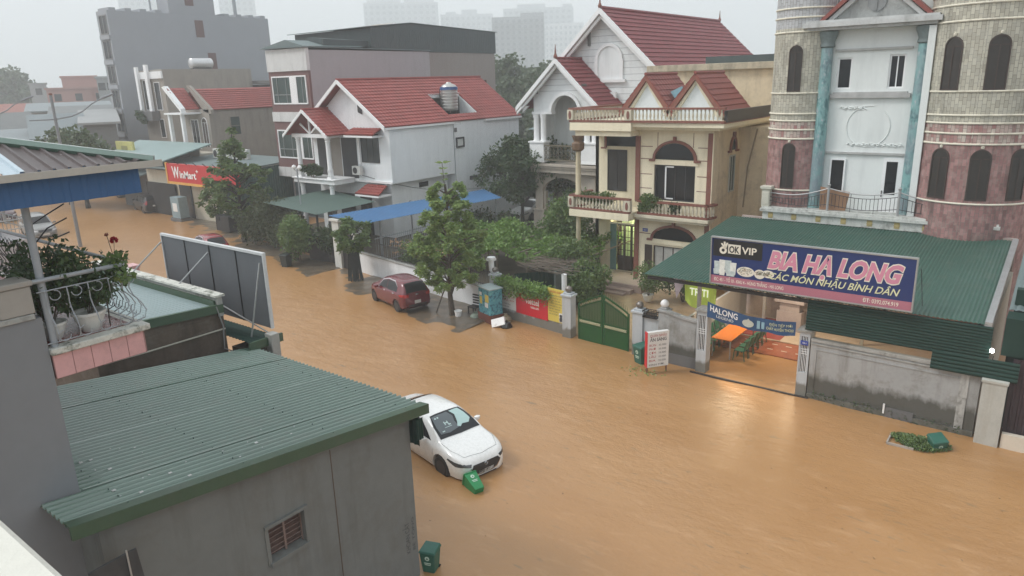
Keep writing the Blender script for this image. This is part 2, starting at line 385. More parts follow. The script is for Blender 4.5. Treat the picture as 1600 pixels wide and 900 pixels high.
def text(parent, name, s, F, a, b, h, m, wid=None, shear=0, align='LEFT', n=.01, bold=0, ext=.002, label=None):
    cu = bpy.data.curves.new(name, 'FONT'); cu.body = s; cu.size = 1; cu.shear = shear; cu.offset = bold
    cu.extrude = 0; cu.resolution_u = 3
    t = bpy.data.objects.new(name, cu); C.objects.link(t)
    dg = bpy.context.evaluated_depsgraph_get(); me = bpy.data.meshes.new_from_object(t.evaluated_get(dg))
    bpy.data.objects.remove(t)
    xs = [v.co.x for v in me.vertices]; x0, x1 = min(xs), max(xs)
    kx = (wid/(x1-x0)) if wid else h/.73; kz = h/.73
    sh = {'LEFT': 0, 'CENTER': -.5, 'RIGHT': -1}[align]*(x1-x0)*kx
    off = ORG[parent.name] if parent is not None else Vector((0, 0, 0))
    for v in me.vertices: v.co = F.p(a+(v.co.x-x0)*kx+sh, b+v.co.y*kz, n)-off
    me.materials.append(m); o = bpy.data.objects.new(name, me); C.objects.link(o)
    if parent is not None: o.parent = parent; ORG[o.name] = off
    if label: o['label'] = label
    return o
def arch_pts(a0, a1, b0, bs, n=10, top=None):
    r = (a1-a0)/2; c = (a0+a1)/2; h = r if top is None else top-bs
    return [(a0, b0), (a1, b0)]+[(c+r*math.cos(PI*i/n), bs+h*math.sin(PI*i/n)) for i in range(n+1)]
def window(parent, F, a0, a1, b0, b1, fm=None, gm=None, fwid=.06, bars=1, hbars=0, arch=False, n0=.0, label=None, spring=None, sill=False):
    """a part: the frame; its pane a sub-part"""
    fm = fm or whitetrim; gm = gm or darkglass; f = MB()
    if not arch:
        f.fbox(F, a0, a0+fwid, b0, b1, n0-.05, n0+.05).fbox(F, a1-fwid, a1, b0, b1, n0-.05, n0+.05)
        f.fbox(F, a0+fwid, a1-fwid, b1-fwid, b1, n0-.05, n0+.048).fbox(F, a0+fwid, a1-fwid, b0, b0+fwid, n0-.05, n0+.048)
        for i in range(1, bars+1):
            c = a0+(a1-a0)*i/(bars+1); f.fbox(F, c-fwid*.35, c+fwid*.35, b0+fwid, b1-fwid, n0-.05, n0+.035)
        for i in range(1, hbars+1):
            c = b0+(b1-b0)*i/(hbars+1); f.fbox(F, a0+fwid, a1-fwid, c-fwid*.3, c+fwid*.3, n0-.05, n0+.03)
        if sill: f.fbox(F, a0-.06, a1+.06, b0-.07, b0-.002, n0-.05, n0+.1)
        o = build(f, 'window', fm, parent, label=label)
        g = MB().fbox(F, a0+.02, a1-.02, b0+.02, b1-.02, n0-.06, n0+.012); build(g, 'pane', gm, o)
    else:
        sp = spring if spring is not None else b1-(a1-a0)/2
        outer = arch_pts(a0, a1, b0, sp, 12, b1); inner = arch_pts(a0+fwid, a1-fwid, b0, sp, 12, b1-fwid)
        m = len(outer); b = len(f.v)
        for nn in (n0+.05, n0-.05):
            f.v += [F.p(p[0], p[1], nn) for p in outer]; f.v += [F.p(p[0], p[1], nn) for p in inner]
        for i in range(1, m):
            j = (i+1) % m
            f.f += [(b+i, b+j, b+m+j, b+m+i), (b+m+i, b+m+j, b+3*m+j, b+3*m+i), (b+i, b+2*m+i, b+2*m+j, b+j)]; f.mi += [0]*3
        c = (a0+a1)/2; 
        for i in range(1, bars+1):
            cc = a0+(a1-a0)*i/(bars+1); f.fbox(F, cc-fwid*.3, cc+fwid*.3, b0, sp, n0-.05, n0+.035)
        f.fbox(F, a0+fwid, a1-fwid, sp-fwid*.3, sp+fwid*.3, n0-.05, n0+.03)
        o = build(f, 'window', fm, parent, label=label)
        g = MB().prism(F, arch_pts(a0+.02, a1-.02, b0+.01, sp, 12, b1-.02), n0-.06, n0+.012); build(g, 'pane', gm, o)
    return o
def wall_open(mb, F, a0, a1, b0, b1, t, openings):
    A = sorted({a0, a1}|{q for o in openings for q in o[:2]}); B = sorted({b0, b1}|{q for o in openings for q in o[2:]})
    for i in range(len(A)-1):
        for j in range(len(B)-1):
            ca, cb = (A[i]+A[i+1])/2, (B[j]+B[j+1])/2
            if any(o[0] < ca < o[1] and o[2] < cb < o[3] for o in openings): continue
            mb.fbox(F, A[i], A[i+1], B[j], B[j+1], -t, 0)
    return mb
def tile_slope(mb, e0, e1, r1, r0_, step=.3, drop=.035, pitch=.3, wave=.035):
    """a pitched tiled slope: eave e0->e1, ridge r0_->r1; overlapping courses of rolled tiles"""
    e0, e1, r1, r0_ = map(Vector, (e0, e1, r1, r0_)); L = ((r0_-e0).length+(r1-e1).length)/2
    n = max(2, int(L/step)); nn = (e1-e0).cross(r0_-e0)
    if nn.length < 1e-6: nn = (e1-e0).cross(r1-e0)
    nn.normalize()
    if nn.z < 0: nn = -nn
    for k in range(n):
        a, b_ = k/n, (k+1)/n; A0, A1 = e0.lerp(r0_, a), e1.lerp(r1, a); B0, B1 = e0.lerp(r0_, b_), e1.lerp(r1, b_)
        m = max(1, int((A1-A0).length/pitch)); b = len(mb.v)
        for i in range(2*m+1):
            t = i/(2*m); h = wave if i % 2 else 0
            mb.v += [A0.lerp(A1, t)+nn*(drop+h-.03), A0.lerp(A1, t)+nn*(drop+h), B0.lerp(B1, t)+nn*(h)]
        for i in range(2*m):
            q = b+3*i; mb.f += [(q, q+3, q+4, q+1), (q+1, q+4, q+5, q+2)]; mb.mi += [mb.k]*2
    mb.hexa([e0-nn*.06, e1-nn*.06, r1-nn*.06, r0_-nn*.06, e0-nn*.002, e1-nn*.002, r1-nn*.002, r0_-nn*.002])
    return mb
def ridge_cap(mb, a, b, r=.09): return mb.tube([a, b], r, 6)

# ---------------------------------------------------------------- plants
def rdir(zlo=-1, zhi=1):
    z = rng.uniform(zlo, zhi); t = rng.uniform(0, 2*PI); q = math.sqrt(max(0, 1-z*z)); return Vector((q*math.cos(t), q*math.sin(t), z))
def clump(mb, c, rad, n, L, W, droop=.3, flat=.8):
    for _ in range(n):
        d = rdir(); r = rad*rng.random()**.45
        p = c+Vector((d.x*r, d.y*r, d.z*r*flat)); q = d*.7+rdir()*.7+Vector((0, 0, -droop))
        k = rng.uniform(.65, 1.25); mb.leaf(p, q, L*k, W*k)
def tree(name, label, base, H, tr, prof, nclump, per, L, W, lm, bm_, crad=.35, droop=.4, lean=(0, 0), group=None, lobes=.25, cat='tree', trunk_top=.9, limbs=26, whorl=False, stake=False):
    base = Vector(base); t = thing(name, label, cat, base, group)
    top = base+Vector((lean[0], lean[1], H*trunk_top)); tk = MB()
    P = [base+Vector((0, 0, -.1))]+[base.lerp(top, k/6)+Vector((rng.uniform(-.05, .05), rng.uniform(-.05, .05), 0))*H*.2 for k in range(1, 6)]+[top]
    tk.tube(P, [tr*1.25]+[tr*(1-.75*k/6) for k in range(1, 7)], 7)
    cr = MB(); ph = [rng.uniform(0, 6.28) for _ in range(4)]
    def rad(h, a):
        for (h0, r_0), (h1, r_1) in zip(prof, prof[1:]):
            if h0 <= h <= h1:
                q = r_0+(r_1-r_0)*(h-h0)/(h1-h0+1e-9); break
        else: q = 0
        return q*(1+lobes*math.sin(2*a+ph[0]+h*2)+lobes*.6*math.sin(3*a+ph[1]-h*3.1))
    cs = []; hlo, hhi = prof[0][0], prof[-1][0]; mxr = max(p[1] for p in prof)
    while len(cs) < nclump:
        h = rng.uniform(hlo, hhi); a = rng.uniform(0, 2*PI); r = rad(h, a)
        if rng.random() > (r/mxr)**1.3+.08: continue
        rr = r*math.sqrt(rng.uniform(.12, 1)); ax = P[0].lerp(top, min(1, h/(H*trunk_top)))
        cs.append((Vector((ax.x, ax.y, base.z+h))+Vector((rr*math.cos(a), rr*math.sin(a), 0)), rr, h))
    for i, (c, rr, h) in enumerate(cs):
        if i < limbs:
            s0 = P[0].lerp(top, max(.15, min(.95, (h-.45*rr)/(H*trunk_top)))); md = s0.lerp(c, .5)+Vector((0, 0, .12*rr))
            tk.tube([s0, md, c], [tr*.38, tr*.22, tr*.07], 5, False)
        k = rng.uniform(.7, 1.25)
        if whorl:
            for _ in range(int(per*k)):
                a = rng.uniform(0, 2*PI); d = Vector((math.cos(a), math.sin(a), rng.uniform(-.9, .35)))
                o = c+rdir()*crad*.55*rng.random(); cr.leaf(o, d, L*rng.uniform(.7, 1.3), W*rng.uniform(.8, 1.2))
        else: clump(cr, c, crad*k, int(per*k), L, W, droop)
    build(tk, 'trunk', bm_, t, smooth=True); build(cr, 'crown', lm, t, fix=False)
    if stake:
        st = MB()
        for dx, dy in stake: st.tube([base+Vector((dx, dy, -.05)), base+Vector((dx*.1, dy*.1, 1.9))], .035, 6)
        build(st, 'stake', bark, t)
    return t
def bush(name, label, c, rx, ry, h, n, L, W, lm, cat='shrub', group=None, stems=7, z0=None, droop=.2, lump=9):
    c = Vector(c); t = thing(name, label, cat, c, group); s = MB(); f = MB()
    bl = [(Vector((c.x+rng.uniform(-.6, .6)*rx, c.y+rng.uniform(-.6, .6)*ry, c.z+h*rng.uniform(.35, .82))), rng.uniform(.3, .5)) for _ in range(lump)]
    for i in range(n):
        b, k = bl[i % lump]; d = rdir(); r = rng.random()**.4
        f.leaf(b+Vector((d.x*rx*k*r, d.y*ry*k*r, d.z*h*k*.75*r)), d*.6+rdir()*.8+Vector((0, 0, -droop)), L*rng.uniform(.7, 1.3), W*rng.uniform(.7, 1.3))
    for i in range(stems):
        b, k = bl[i % lump]; s.tube([c+Vector((rng.uniform(-.15, .15)*rx, rng.uniform(-.15, .15)*ry, -.05)), (c+b)/2+Vector((0, 0, .1)), b+Vector((0, 0, h*.2))], [.03, .02, .008], 5, False)
    build(s, 'stem', bark, t); build(f, 'foliage', lm, t, fix=False); return t

# ================================================================ SETTING
g = MB(); g.face([(-1000, -35, -.6), (60, -35, -.6), (60, 1000, -.6), (-1000, 1000, -.6)]); build(g, 'ground', farground, kind='structure', fix=False)
# flood water: one rippled sheet over the street
g = MB(); nx, ny = 300, 84; X0, X1, Y0_, Y1_ = -150., 14., -6., 46.
def wz(x, y):
    return .012*math.sin(x*1.3+y*2.1+math.sin(y*.7)*1.5)+.008*math.sin(x*2.9-y*1.7+1)+.006*math.sin(y*5.1+x*.6)
for j in range(ny+1):
    for i in range(nx+1):
        x = X0+(X1-X0)*i/nx; y = Y0_+(Y1_-Y0_)*j/ny; g.v.append(Vector((x, y, wz(x, y)-.01)))
for j in range(ny):
    for i in range(nx):
        a = j*(nx+1)+i; g.f.append((a, a+1, a+nx+2, a+nx+1)); g.mi.append(0)
build(g, 'flood_water', WATER, kind='structure', fix=False, smooth=False).data.polygons.foreach_set('use_smooth', [True]*(nx*ny))
def hn(x, y): return math.sin(x*2.1+1.3*math.sin(y*1.7))*.5+math.sin(y*3.3+x*.9)*.3+math.sin(x*5.3-y*4.1)*.2
def lumpy(name, poly_x, yfun, zfun, m, n=60, k=10):
    q = MB()
    for i in range(n+1):
        x = poly_x[0]+(poly_x[1]-poly_x[0])*i/n; a, b = yfun(x)
        for j in range(k+1):
            y = a+(b-a)*j/k; q.v.append(Vector((x, y, zfun(x, y, j/k))))
    for i in range(n):
        for j in range(k):
            a = i*(k+1)+j; q.f.append((a, a+k+1, a+k+2, a+1)); q.mi.append(0)
    return build(q, name, m, kind='structure', fix=False)
# the verge by the red car just breaks the surface
def vy(x): return 21.75+(-20-x)*.17, 24.9+max(0, (-20-x))*.16
lumpy('pavement_verge', (-46, -20.2), vy, lambda x, y, t: -.052+.1*t**.7+.026*hn(x, y)+.035*math.exp(-((x+21.6)/2.2)**2)-(.05 if -34 < x < -31 else 0), wetpave, 150, 16)
lumpy('pavement_edge', (-13.2, -5.5), lambda x: (5.2, 9.3+.15*math.sin(x*1.5)), lambda x, y, t: .03-.055*t+.02*hn(x*.8, y)-(.05 if x > -7.2 else 0), wetpave, 60, 16)
lumpy('pavement_strip', (-60, -46), lambda x: (27.3+(-46-x)*.2, 32), lambda x, y, t: -.03+.07*t+.03*hn(x, y), wetpave, 50, 10)
def patch(name, pts, z, m):
    q = MB(); q.prism(Fr((0, 0, z), (1, 0, 0), (0, 1, 0)), pts, -.55, 0); return build(q, name, m, kind='structure')
patch('garden_ground', [(-47, 29.5), (-33, 27.6), (-20.6, 25.1), (-18, 24.85), (-18, 60), (-47, 60)], .12, soil)
patch('front_yard', [(-17.98, 24.75), (-11.6, 24.1), (-11.6, 33), (-17.98, 33)], .03, mat('silty_yard', (.34, .24, .14), .35, .25, 1.5, grime=.4))
# ================================================================ OWN BALCONY, LEFT NEIGHBOUR
build(MB().box(-9, -.62, -.25, .405, 9.2, 9.6), 'parapet_wall', ownpara, label='cream plastered parapet edge running under the camera in the bottom left corner', cat='wall', bevel=.015)

nh = thing('neighbour_house', 'grey rendered house with pink tiled balcony under a blue edged tin roof', 'house', (-14, 1, 0))
q = MB().box(-18, -11, -4, 3.5, 0, 7.55); build(q, 'wall', mat('lavender_grey_render', (.2, .208, .218), .85, .07, .5, streak=.25, scol=(.15, .15, .155)), nh)
build(MB().box(-18, -10.97, -4, 3.42, 7.552, 7.63), 'coping', concrete, nh, bevel=.01)
build(MB().box(-11.35, -10.985, 3.02, 3.44, 7.634, 8.02).box(-11.4, -10.96, 2.98, 3.47, 8.022, 8.1), 'pier', mat('taupe_plaster', (.32, .3, .27), .8, .08), nh, bevel=.012)
bal = build(MB().box(-18, -11.0, 3.52, 4.82, 6.62, 6.98), 'balcony', pinkgrout, nh)
q = MB()
y = 3.53
while y < 4.75: q.box(-10.992, -11.05, y, min(y+.245, 4.82), 6.63, 6.97); y += .255
x = -11.06
while x > -18: q.box(x-.24, x, 4.83, 4.8, 6.63, 6.97); x -= .255
build(q, 'fascia_tile', pink, bal)
build(MB().box(-18, -10.93, 3.505, 4.9, 6.984, 7.08), 'balcony_coping', mosscope, bal, bevel=.012)
build(MB().box(-18, -11.15, 3.51, 4.7, 7.083, 7.1), 'floor_tiles', mat('wet_red_floor_tiles', (.17, .05, .045), .25, .2, 4), bal)
# railing with pot-bellied bars
rl = thing('balcony_railing', 'grey painted balcony railing with pot bellied scroll bars beside the grey pier', 'railing', (-11, 4.1, 7.08))
q = MB().tube([(-11, 3.46, 8.06), (-11, 4.66, 8.05), (-11.06, 4.74, 8.05), (-18, 4.74, 8.05)], .032, 8)
build(q, 'handrail', greypaint, rl, smooth=True)
q = MB().tube([(-11, 3.5, 7.9), (-11, 4.68, 7.9), (-11.1, 4.74, 7.9), (-18, 4.74, 7.9)], .01, 5).tube([(-11, 3.5, 7.15), (-11, 4.72, 7.15), (-18, 4.74, 7.15)], .01, 5)
build(q, 'rail', greypaint, rl)
def belly(q, p, d, r=.009):
    p = Vector(p); d = Vector(d); pr = [(0, .82), (.02, .7), (.005, .6), (.05, .48), (.15, .36), (.2, .24), (.16, .12), (.03, .07)]
    q.tube([p+d*a+Vector((0, 0, h)) for a, h in pr], r, 5)
def scroll(q, p, u, r=.07, k=1):
    p = Vector(p); u = Vector(u); q.tube([p+u*(r*math.cos(t*PI/6)*k)+Vector((0, 0, r*math.sin(t*PI/6))) for t in range(-6, 4)], .007, 4)
for y in (3.6, 3.88, 4.16, 4.44, 4.62):
    q = MB(); belly(q, (-11, y, 7.08), (1, 0, 0)); scroll(q, (-10.94, y+.1, 7.83), (0, 1, 0)); scroll(q, (-10.88, y+.1, 7.25), (0, 1, 0), .08, -1); build(q, 'bar', greypaint, rl)
q = MB(); belly(q, (-11.02, 4.72, 7.08), (.7, .7, 0)); build(q, 'bar', greypaint, rl)
x = -11.2; i = 0
while x > -17.4:
    q = MB(); belly(q, (x, 4.74, 7.08), (0, 1, 0)); scroll(q, (x-.1, 4.8, 7.83), (1, 0, 0)); scroll(q, (x-.1, 4.86, 7.25), (1, 0, 0), .08, -1)
    build(q, 'bar', greypaint if i < 3 else darkmetal, rl); x -= .2; i += 1
build(MB().tube([(-11.06, 3.6, 7.05), (-11.06, 3.6, 9.3)], .05, 10), 'roof_post', greypaint, nh, smooth=True)
# tin roof with hips
rf = thing('tin_roof', 'brown and clear corrugated tin roof with green hip cap above the balcony', 'roof', (-14, 2, 9.5))
Cn = Vector((-10.62, 5.22, 9.52)); Ap = Vector((-13.4, 1.55, 10.36)); Sg = Vector((-10.62, -3, 9.52)); Rg = Vector((-13.4, -3, 10.36))
def sl_part(name, y0, y1, m, n):
    ts = [(y-Sg.y)/(Cn.y-Sg.y) for y in (y0, y1)]
    def up(y):
        # the slope ends at the hip once past the apex
        if y <= Ap.y: return Vector((Rg.x, y, Rg.z))
        k = (y-Ap.y)/(Cn.y-Ap.y); return Ap.lerp(Cn, k)
    q = MB(); yy = y0; w_ = (y1-y0)/n
    for i in range(n):
        a, b = y0+w_*i, y0+w_*(i+1); e = w_*.3
        A = [Vector((-10.6, v, 9.54)) for v in (a, b-e, b-e*.8, b-.01)]; B = [up(v) for v in (a, b-e, b-e*.8, b-.01)]
        hh = [0, 0, .035, .035]
        for j in range(3):
            q.face([A[j]+Vector((0, 0, hh[j])), A[j+1]+Vector((0, 0, hh[j+1])), B[j+1]+Vector((0, 0, hh[j+1])), B[j]+Vector((0, 0, hh[j]))])
        c2 = up(b); q.face([A[3]+Vector((0, 0, .035)), Vector((-10.6, b, 9.54)), c2, B[3]+Vector((0, 0, .035))])
    return build(q, name, m, rf, fix=False)
sl_part('clear_sheet', 1.0, 3.55, clearsheet, 10); sl_part('brown_sheet', 3.55, 5.2, brownsheet, 9); sl_part('clear_sheet', -3, 1.0, clearsheet, 14)
q = MB().face([Cn, (-18, 5.22, 9.52), (-17, 1.55, 10.36), Ap]).face([Ap, (-17, 1.55, 10.36), (-17, -3, 10.36), Rg]); build(q, 'rear_slope', tealsheet, rf, fix=False)
q = MB().tube([Cn+Vector((0, 0, .03)), Ap+Vector((0, 0, .05))], .075, 6); build(q, 'hip_cap', greenroof, rf)
build(MB().tube([Ap+Vector((0, 0, .04)), Rg+Vector((0, 0, .04))], .075, 6), 'ridge_cap', greenroof, rf)
build(MB().box(-10.64, -10.54, -3, 5.3, 9.46, 9.52).box(-10.56, -10.54, -3, 5.3, 9.52, 9.555), 'gutter', mat('aluminium_gutter', (.4, .38, .34), .45, .1, 2), rf)
q = MB().sheet((-10.72, -3, 9.1), (-10.72, 5.02, 9.1), (-10.72, 5.02, 9.47), (-10.72, -3, 9.47), 34, .006, .01, 'trap'); build(q, 'fascia', bluefascia, rf)
q = MB().sheet((-10.8, 5.05, 9.1), (-18, 5.05, 9.1), (-18, 5.05, 9.47), (-10.8, 5.05, 9.47), 30, .006, .01, 'trap'); build(q, 'fascia', bluefascia, rf)
q = MB().face([(-10.42, 4.0, 9.62), (-10.62, 3.98, 9.62), (-10.62, 4.03, 9.62), (-10.42, 4.05, 9.62)])
# curved brace bars under the roof at the far left
q = MB(); 
for k in range(3): q.tube([(-13.2-.2*k, 4.4, 7.9+.25*k), (-12.9, 4.45, 8.25+.2*k), (-12.2, 4.5, 8.45+.22*k)], .012, 5)
build(q, 'canopy_frame', darkmetal, nh)
# potted plants
potm = mat('white_ceramic_pot', (.6, .6, .57), .35, .06, 3, streak=.2)
def pot(name, label, c, s=1.0, m=potm, group=None, n=200, fol=leafB, spread=.35, L=.09, h=.5):
    c = Vector(c); t = thing(name, label, 'potted plant', c, group)
    pr = [(.001, 0), (.12, 0), (.13, .02), (.17, .1), (.205, .2), (.215, .25), (.235, .26), (.235, .3), (.2, .3), (.19, .25), (.001, .24)]
    build(MB().lathe(c, [(a*s, b*s) for a, b in pr], 20), 'pot', m, t, smooth=True)
    f = MB(); st = MB()
    for i in range(9):
        a = rng.uniform(0, 6.28); tip = c+Vector((math.cos(a)*spread*rng.uniform(.3, 1), math.sin(a)*spread*rng.uniform(.3, 1), s*.25+h*rng.uniform(.5, 1)))
        st.tube([c+Vector((0, 0, .2*s)), (c+tip)/2+Vector((0, 0, .15*h)), tip], [.01, .007, .003], 4, False)
        clump(f, tip, spread*.5, n//9, L, L*.3, .2, .9); clump(f, (c+tip)/2+Vector((0, 0, .2)), spread*.4, n//14, L, L*.3, .2, .9)
    build(st, 'stem', bark, t); build(f, 'foliage', fol, t, fix=False); return t
pot('potted_plant', 'white bowl shaped pot with green plant behind the bulging balcony bars', (-11.32, 4.22, 7.1), 1.0, n=450, spread=.5, h=.75)
pot('potted_plant', 'white pot half hidden by the grey roof post on the balcony', (-11.36, 3.72, 7.1), .85, n=380, spread=.45, h=.8)
bush('rose_bush', 'straggly rose bush filling the left end of the balcony', (-12.6, 4.0, 7.1), 1.1, .55, 1.25, 1500, .085, .03, leafB, lump=12)
bush('rose_bush', 'leafy rose bush along the front rail of the balcony', (-11.9, 4.35, 7.1), .85, .4, 1.05, 1300, .085, .03, leafC, lump=10)
rs = thing('rose_plant', 'tall rose stem with one red bloom above the balcony corner', 'rose', (-11.35, 4.55, 7.1))
bl = py(178, 376, 4.62); st = MB().tube([(-11.35, 4.5, 7.1), (-11.4, 4.55, 7.8), bl+Vector((-.1, 0, -.3)), bl], [.012, .01, .007, .005], 5)
bd = py(166, 366, 4.62); st.tube([bl+Vector((-.1, 0, -.3)), bd], .005, 4); build(st, 'stem', bark, rs)
q = MB()
for k in range(46):
    d = rdir(-.5, 1); q.leaf(bl+d*.012, d, .055, .03)
build(q, 'bloom', mat('rose_red', (.3, .008, .02), .5, .2, 8), rs, fix=False)
q = MB(); clump(q, bd, .018, 24, .03, .012); build(q, 'bud', mat('rose_bud', (.14, .01, .02), .5), rs, fix=False)
q = MB(); clump(q, bl+Vector((-.1, 0, -.32)), .14, 130, .085, .034); clump(q, bl+Vector((.12, 0, -.5)), .12, 60, .085, .03); build(q, 'foliage', leafC, rs, fix=False)

# ================================================================ SHED
sh = thing('shed', 'low grey cement shed with faded green corrugated roof falling toward the street', 'shed', (-13, 6.5, 0))
def rz(y): return 4.02+.1245*(9.66-y)
F = FX(-10.2); q = MB()
wall_open(q, F, 3.36, 9.42, -.3, 4.0, .2, [(5.93, 6.68, 2.46, 3.1)])
q.prism(F, [(3.36, 4.0), (9.42, 4.0), (9.42, rz(9.42)-.06), (3.36, rz(3.36)-.06)], -.2, 0)
q.prism(FX(-16), [(3.5, -.3), (9.42, -.3), (9.42, rz(9.42)-.06), (3.5, rz(3.5)-.06)], 0, .2)
q.box(-15.8, -10.4, 9.22, 9.42, -.3, 3.98)
q.box(-10.98, -10.41, 3.36, 3.56, -.3, 4.7)
build(q, 'wall', shedgrey, sh)
build(MB().fbox(F, 7.385, 7.4, 0, rz(7.4)-.3, 0, .006), 'joint', mat('rust_line', (.09, .055, .035), .9, .4, 5), sh)
q = MB().fbox(F, 5.86, 5.93, 2.4, 3.14, 0, .02).fbox(F, 6.68, 6.75, 2.4, 3.14, 0, .02).fbox(F, 5.86, 6.75, 3.142, 3.2, -.02, .05).fbox(F, 5.9, 6.72, 2.38, 2.455, -.05, .05)
wf = build(q, 'window', shedgrey, sh)
build(MB().fbox(F, 5.93, 6.68, 2.46, 3.1, -.24, -.18), 'pane', mat('dark_curtain', (.1, .06, .05), .9, .6, 9), wf)
q = MB()
for k in range(6): q.fbox(F, 5.94, 6.67, 2.54+k*.1, 2.55+k*.1, -.12, -.105)
q.fbox(F, 6.29, 6.33, 2.46, 3.1, -.13, -.1).fbox(F, 5.93, 5.95, 2.46, 3.1, -.13, -.1).fbox(F, 6.66, 6.68, 2.46, 3.1, -.13, -.1)
build(q, 'grille', mat('rusty_grille', (.2, .14, .12), .7, .3, 8), wf)
q = MB().sheet((-11.02, 2.97, rz(2.97)), (-10.0, 2.97, rz(2.97)), (-10.0, 9.78, rz(9.78)), (-11.02, 9.78, rz(9.78)), 7, .026, kind='crest')
q.sheet((-16.3, 3.51, rz(3.51)), (-11.02, 3.51, rz(3.51)), (-11.02, 9.78, rz(9.78)), (-16.3, 9.78, rz(9.78)), 38, .026, kind='crest')
build(q, 'roof_sheet', greenroof, sh, fix=False)
q = MB().hexa([(-10.02, 2.96, rz(2.96)-.15), (-9.96, 2.96, rz(2.96)-.15), (-9.96, 9.8, rz(9.8)-.15), (-10.02, 9.8, rz(9.8)-.15), (-10.02, 2.96, rz(2.96)+.05), (-9.96, 2.96, rz(2.96)+.05), (-9.96, 9.8, rz(9.8)+.05), (-10.02, 9.8, rz(9.8)+.05)])
q.hexa([(-10.2, 2.96, rz(2.96)+.035), (-9.96, 2.96, rz(2.96)+.052), (-9.96, 9.8, rz(9.8)+.052), (-10.2, 9.8, rz(9.8)+.035), (-10.2, 2.96, rz(2.96)+.045), (-9.96, 2.96, rz(2.96)+.062), (-9.96, 9.8, rz(9.8)+.062), (-10.2, 9.8, rz(9.8)+.045)])
build(q, 'verge_trim', greentrim, sh)
q = MB().sheet((-10.0, 9.5, 3.2), (-16.2, 9.5, 3.2), (-16.2, 9.5, 3.9), (-10.0, 9.5, 3.9), 44, .012); build(q, 'street_fascia', greendark, sh, fix=False)
q = MB().sheet((-9.99, 9.43, 3.35), (-9.99, 9.62, 3.35), (-9.99, 9.62, 3.83), (-9.99, 9.43, 3.83), 3, .01); build(q, 'corner_trim', greendark, sh, fix=False)
q = MB()
for k in range(26):   # bits of plaster fallen from the wall onto the sheets
    y = 3.55+abs(rng.gauss(0, 1.6)); x = -11.05-abs(rng.gauss(0, 1.1)) if y > 3.6 and rng.random() < .6 else rng.uniform(-10.9, -10.2); s_ = rng.choice([.006, .008, .012, .022]); z = rz(y)+.06
    q.box(x-s_, x+s_, y-s_, y+s_*1.4, z, z+.006)
build(q, 'plaster_flake', mat('plaster_crumbs', (.55, .55, .53), .8), sh, kind='stuff')
q = MB()
for k in range(0, 7, 2):    # rows of roofing screws
    for i in range(19): y = 3.8+k*.92; x = -10.15-i*.31; q.box(x-.006, x+.006, y-.006, y+.006, rz(y)+.03, rz(y)+.056)
build(q, 'roofing_screw', greendark, sh, kind='stuff')
for x in (-11.02, -12.9, -14.8): build(MB().hexa([(x-.012, 3.55, rz(3.55)+.035), (x+.012, 3.55, rz(3.55)+.035), (x+.012, 9.77, rz(9.77)+.035), (x-.012, 9.77, rz(9.77)+.035), (x-.012, 3.55, rz(3.55)+.05), (x+.012, 3.55, rz(3.55)+.05), (x+.012, 9.77, rz(9.77)+.05), (x-.012, 9.77, rz(9.77)+.05)]), 'sheet_lap', greenroof, sh)
q = MB(); y = 3.4
while y < 9.3: l_ = rng.uniform(.1, .3); h_ = rng.uniform(.01, .06); q.fbox(F, y, y+l_, rz(y+l_)-.16-h_, rz(y+l_)-.1, .0, .012); y += l_+.001
build(q, 'mortar_fillet', mat('dark_mortar', (.06, .06, .052), .9, .3, 6), sh)
gt = mat('stencil_ink', (.06, .06, .06), .9)
Fv = Fr((-10.2, 9.2, .62), (0, 0, 1), (0, -1, 0)); Fv.n = Vector((1, 0, 0))
text(sh, 'stencil', 'KHOAN CẮT', Fv, 0.1, 0, .13, gt, wid=.75, n=.004)
text(sh, 'stencil', 'BÊ TÔNG', Fv, 0.1, -.14, .07, gt, wid=.8, n=.004)
p_ = [px(140, 897, -9.6), px(213, 857, -9.6), px(226, 900, -9.6), px(230, 930, -9.6), px(140, 930, -9.6)]
q = MB().prism(FX(-9.6), [(v.y, v.z) for v in p_], -.04, 0)
ap = build(q, 'awning_panel', mat('slate_sheet', (.04, .042, .045), .6, .3, 2, streak=.5), label='dark slate sheet propped against the shed wall at the bottom edge', cat='panel')
a_ = px(197, 860, -9.55); b_ = px(207, 905, -9.55); build(MB().tube([a_, b_], .012, 6), 'rod', galv, ap)

# ================================================================ BROWN ANNEX, HOARDING
an = thing('annex', 'stained brown walled annex with pale teal roof and mossy white parapet', 'building', (-20, 8, 0))
q = MB().box(-24, -17, 6.3, 9.5, -.3, 4.86); q.prism(FX(-17), [(6.3, 4.862), (9.5, 4.862), (9.5, 5.12), (6.3, 5.3)], -.15, 0); build(q, 'wall', brownwall, an)
q = MB().sheet((-24, 6.2, 5.32), (-24, 9.34, 5.1), (-16.98, 9.34, 5.1), (-16.98, 6.2, 5.32), 28, .01); build(q, 'roof_sheet', mat('silvery_teal_sheet', (.19, .25, .255), .35, .06), an, fix=False)
build(MB().hexa([(-17.03, 6.2, 5.16), (-16.93, 6.2, 5.16), (-16.93, 9.5, 4.95), (-17.03, 9.5, 4.95), (-17.03, 6.2, 5.38), (-16.93, 6.2, 5.38), (-16.93, 9.5, 5.17), (-17.03, 9.5, 5.17)]), 'verge_trim', greentrim, an)
build(MB().box(-24, -16.95, 9.36, 9.5, 4.862, 5.38), 'parapet', concrete, an); build(MB().box(-24, -16.9, 9.3, 9.56, 5.384, 5.44), 'coping', mosscope, an)
build(MB().box(-24, -17.04, 9.3, 9.355, 5.1, 5.28), 'flashing', greentrim, an)
a_ = px(352, 513, -16.96); b_ = px(230, 550, -16.96); build(MB().tube([a_, b_, b_+Vector((0, -1, .02))], .022, 6), 'pipe', mat('cream_pipe', (.4, .38, .32), .6), an)
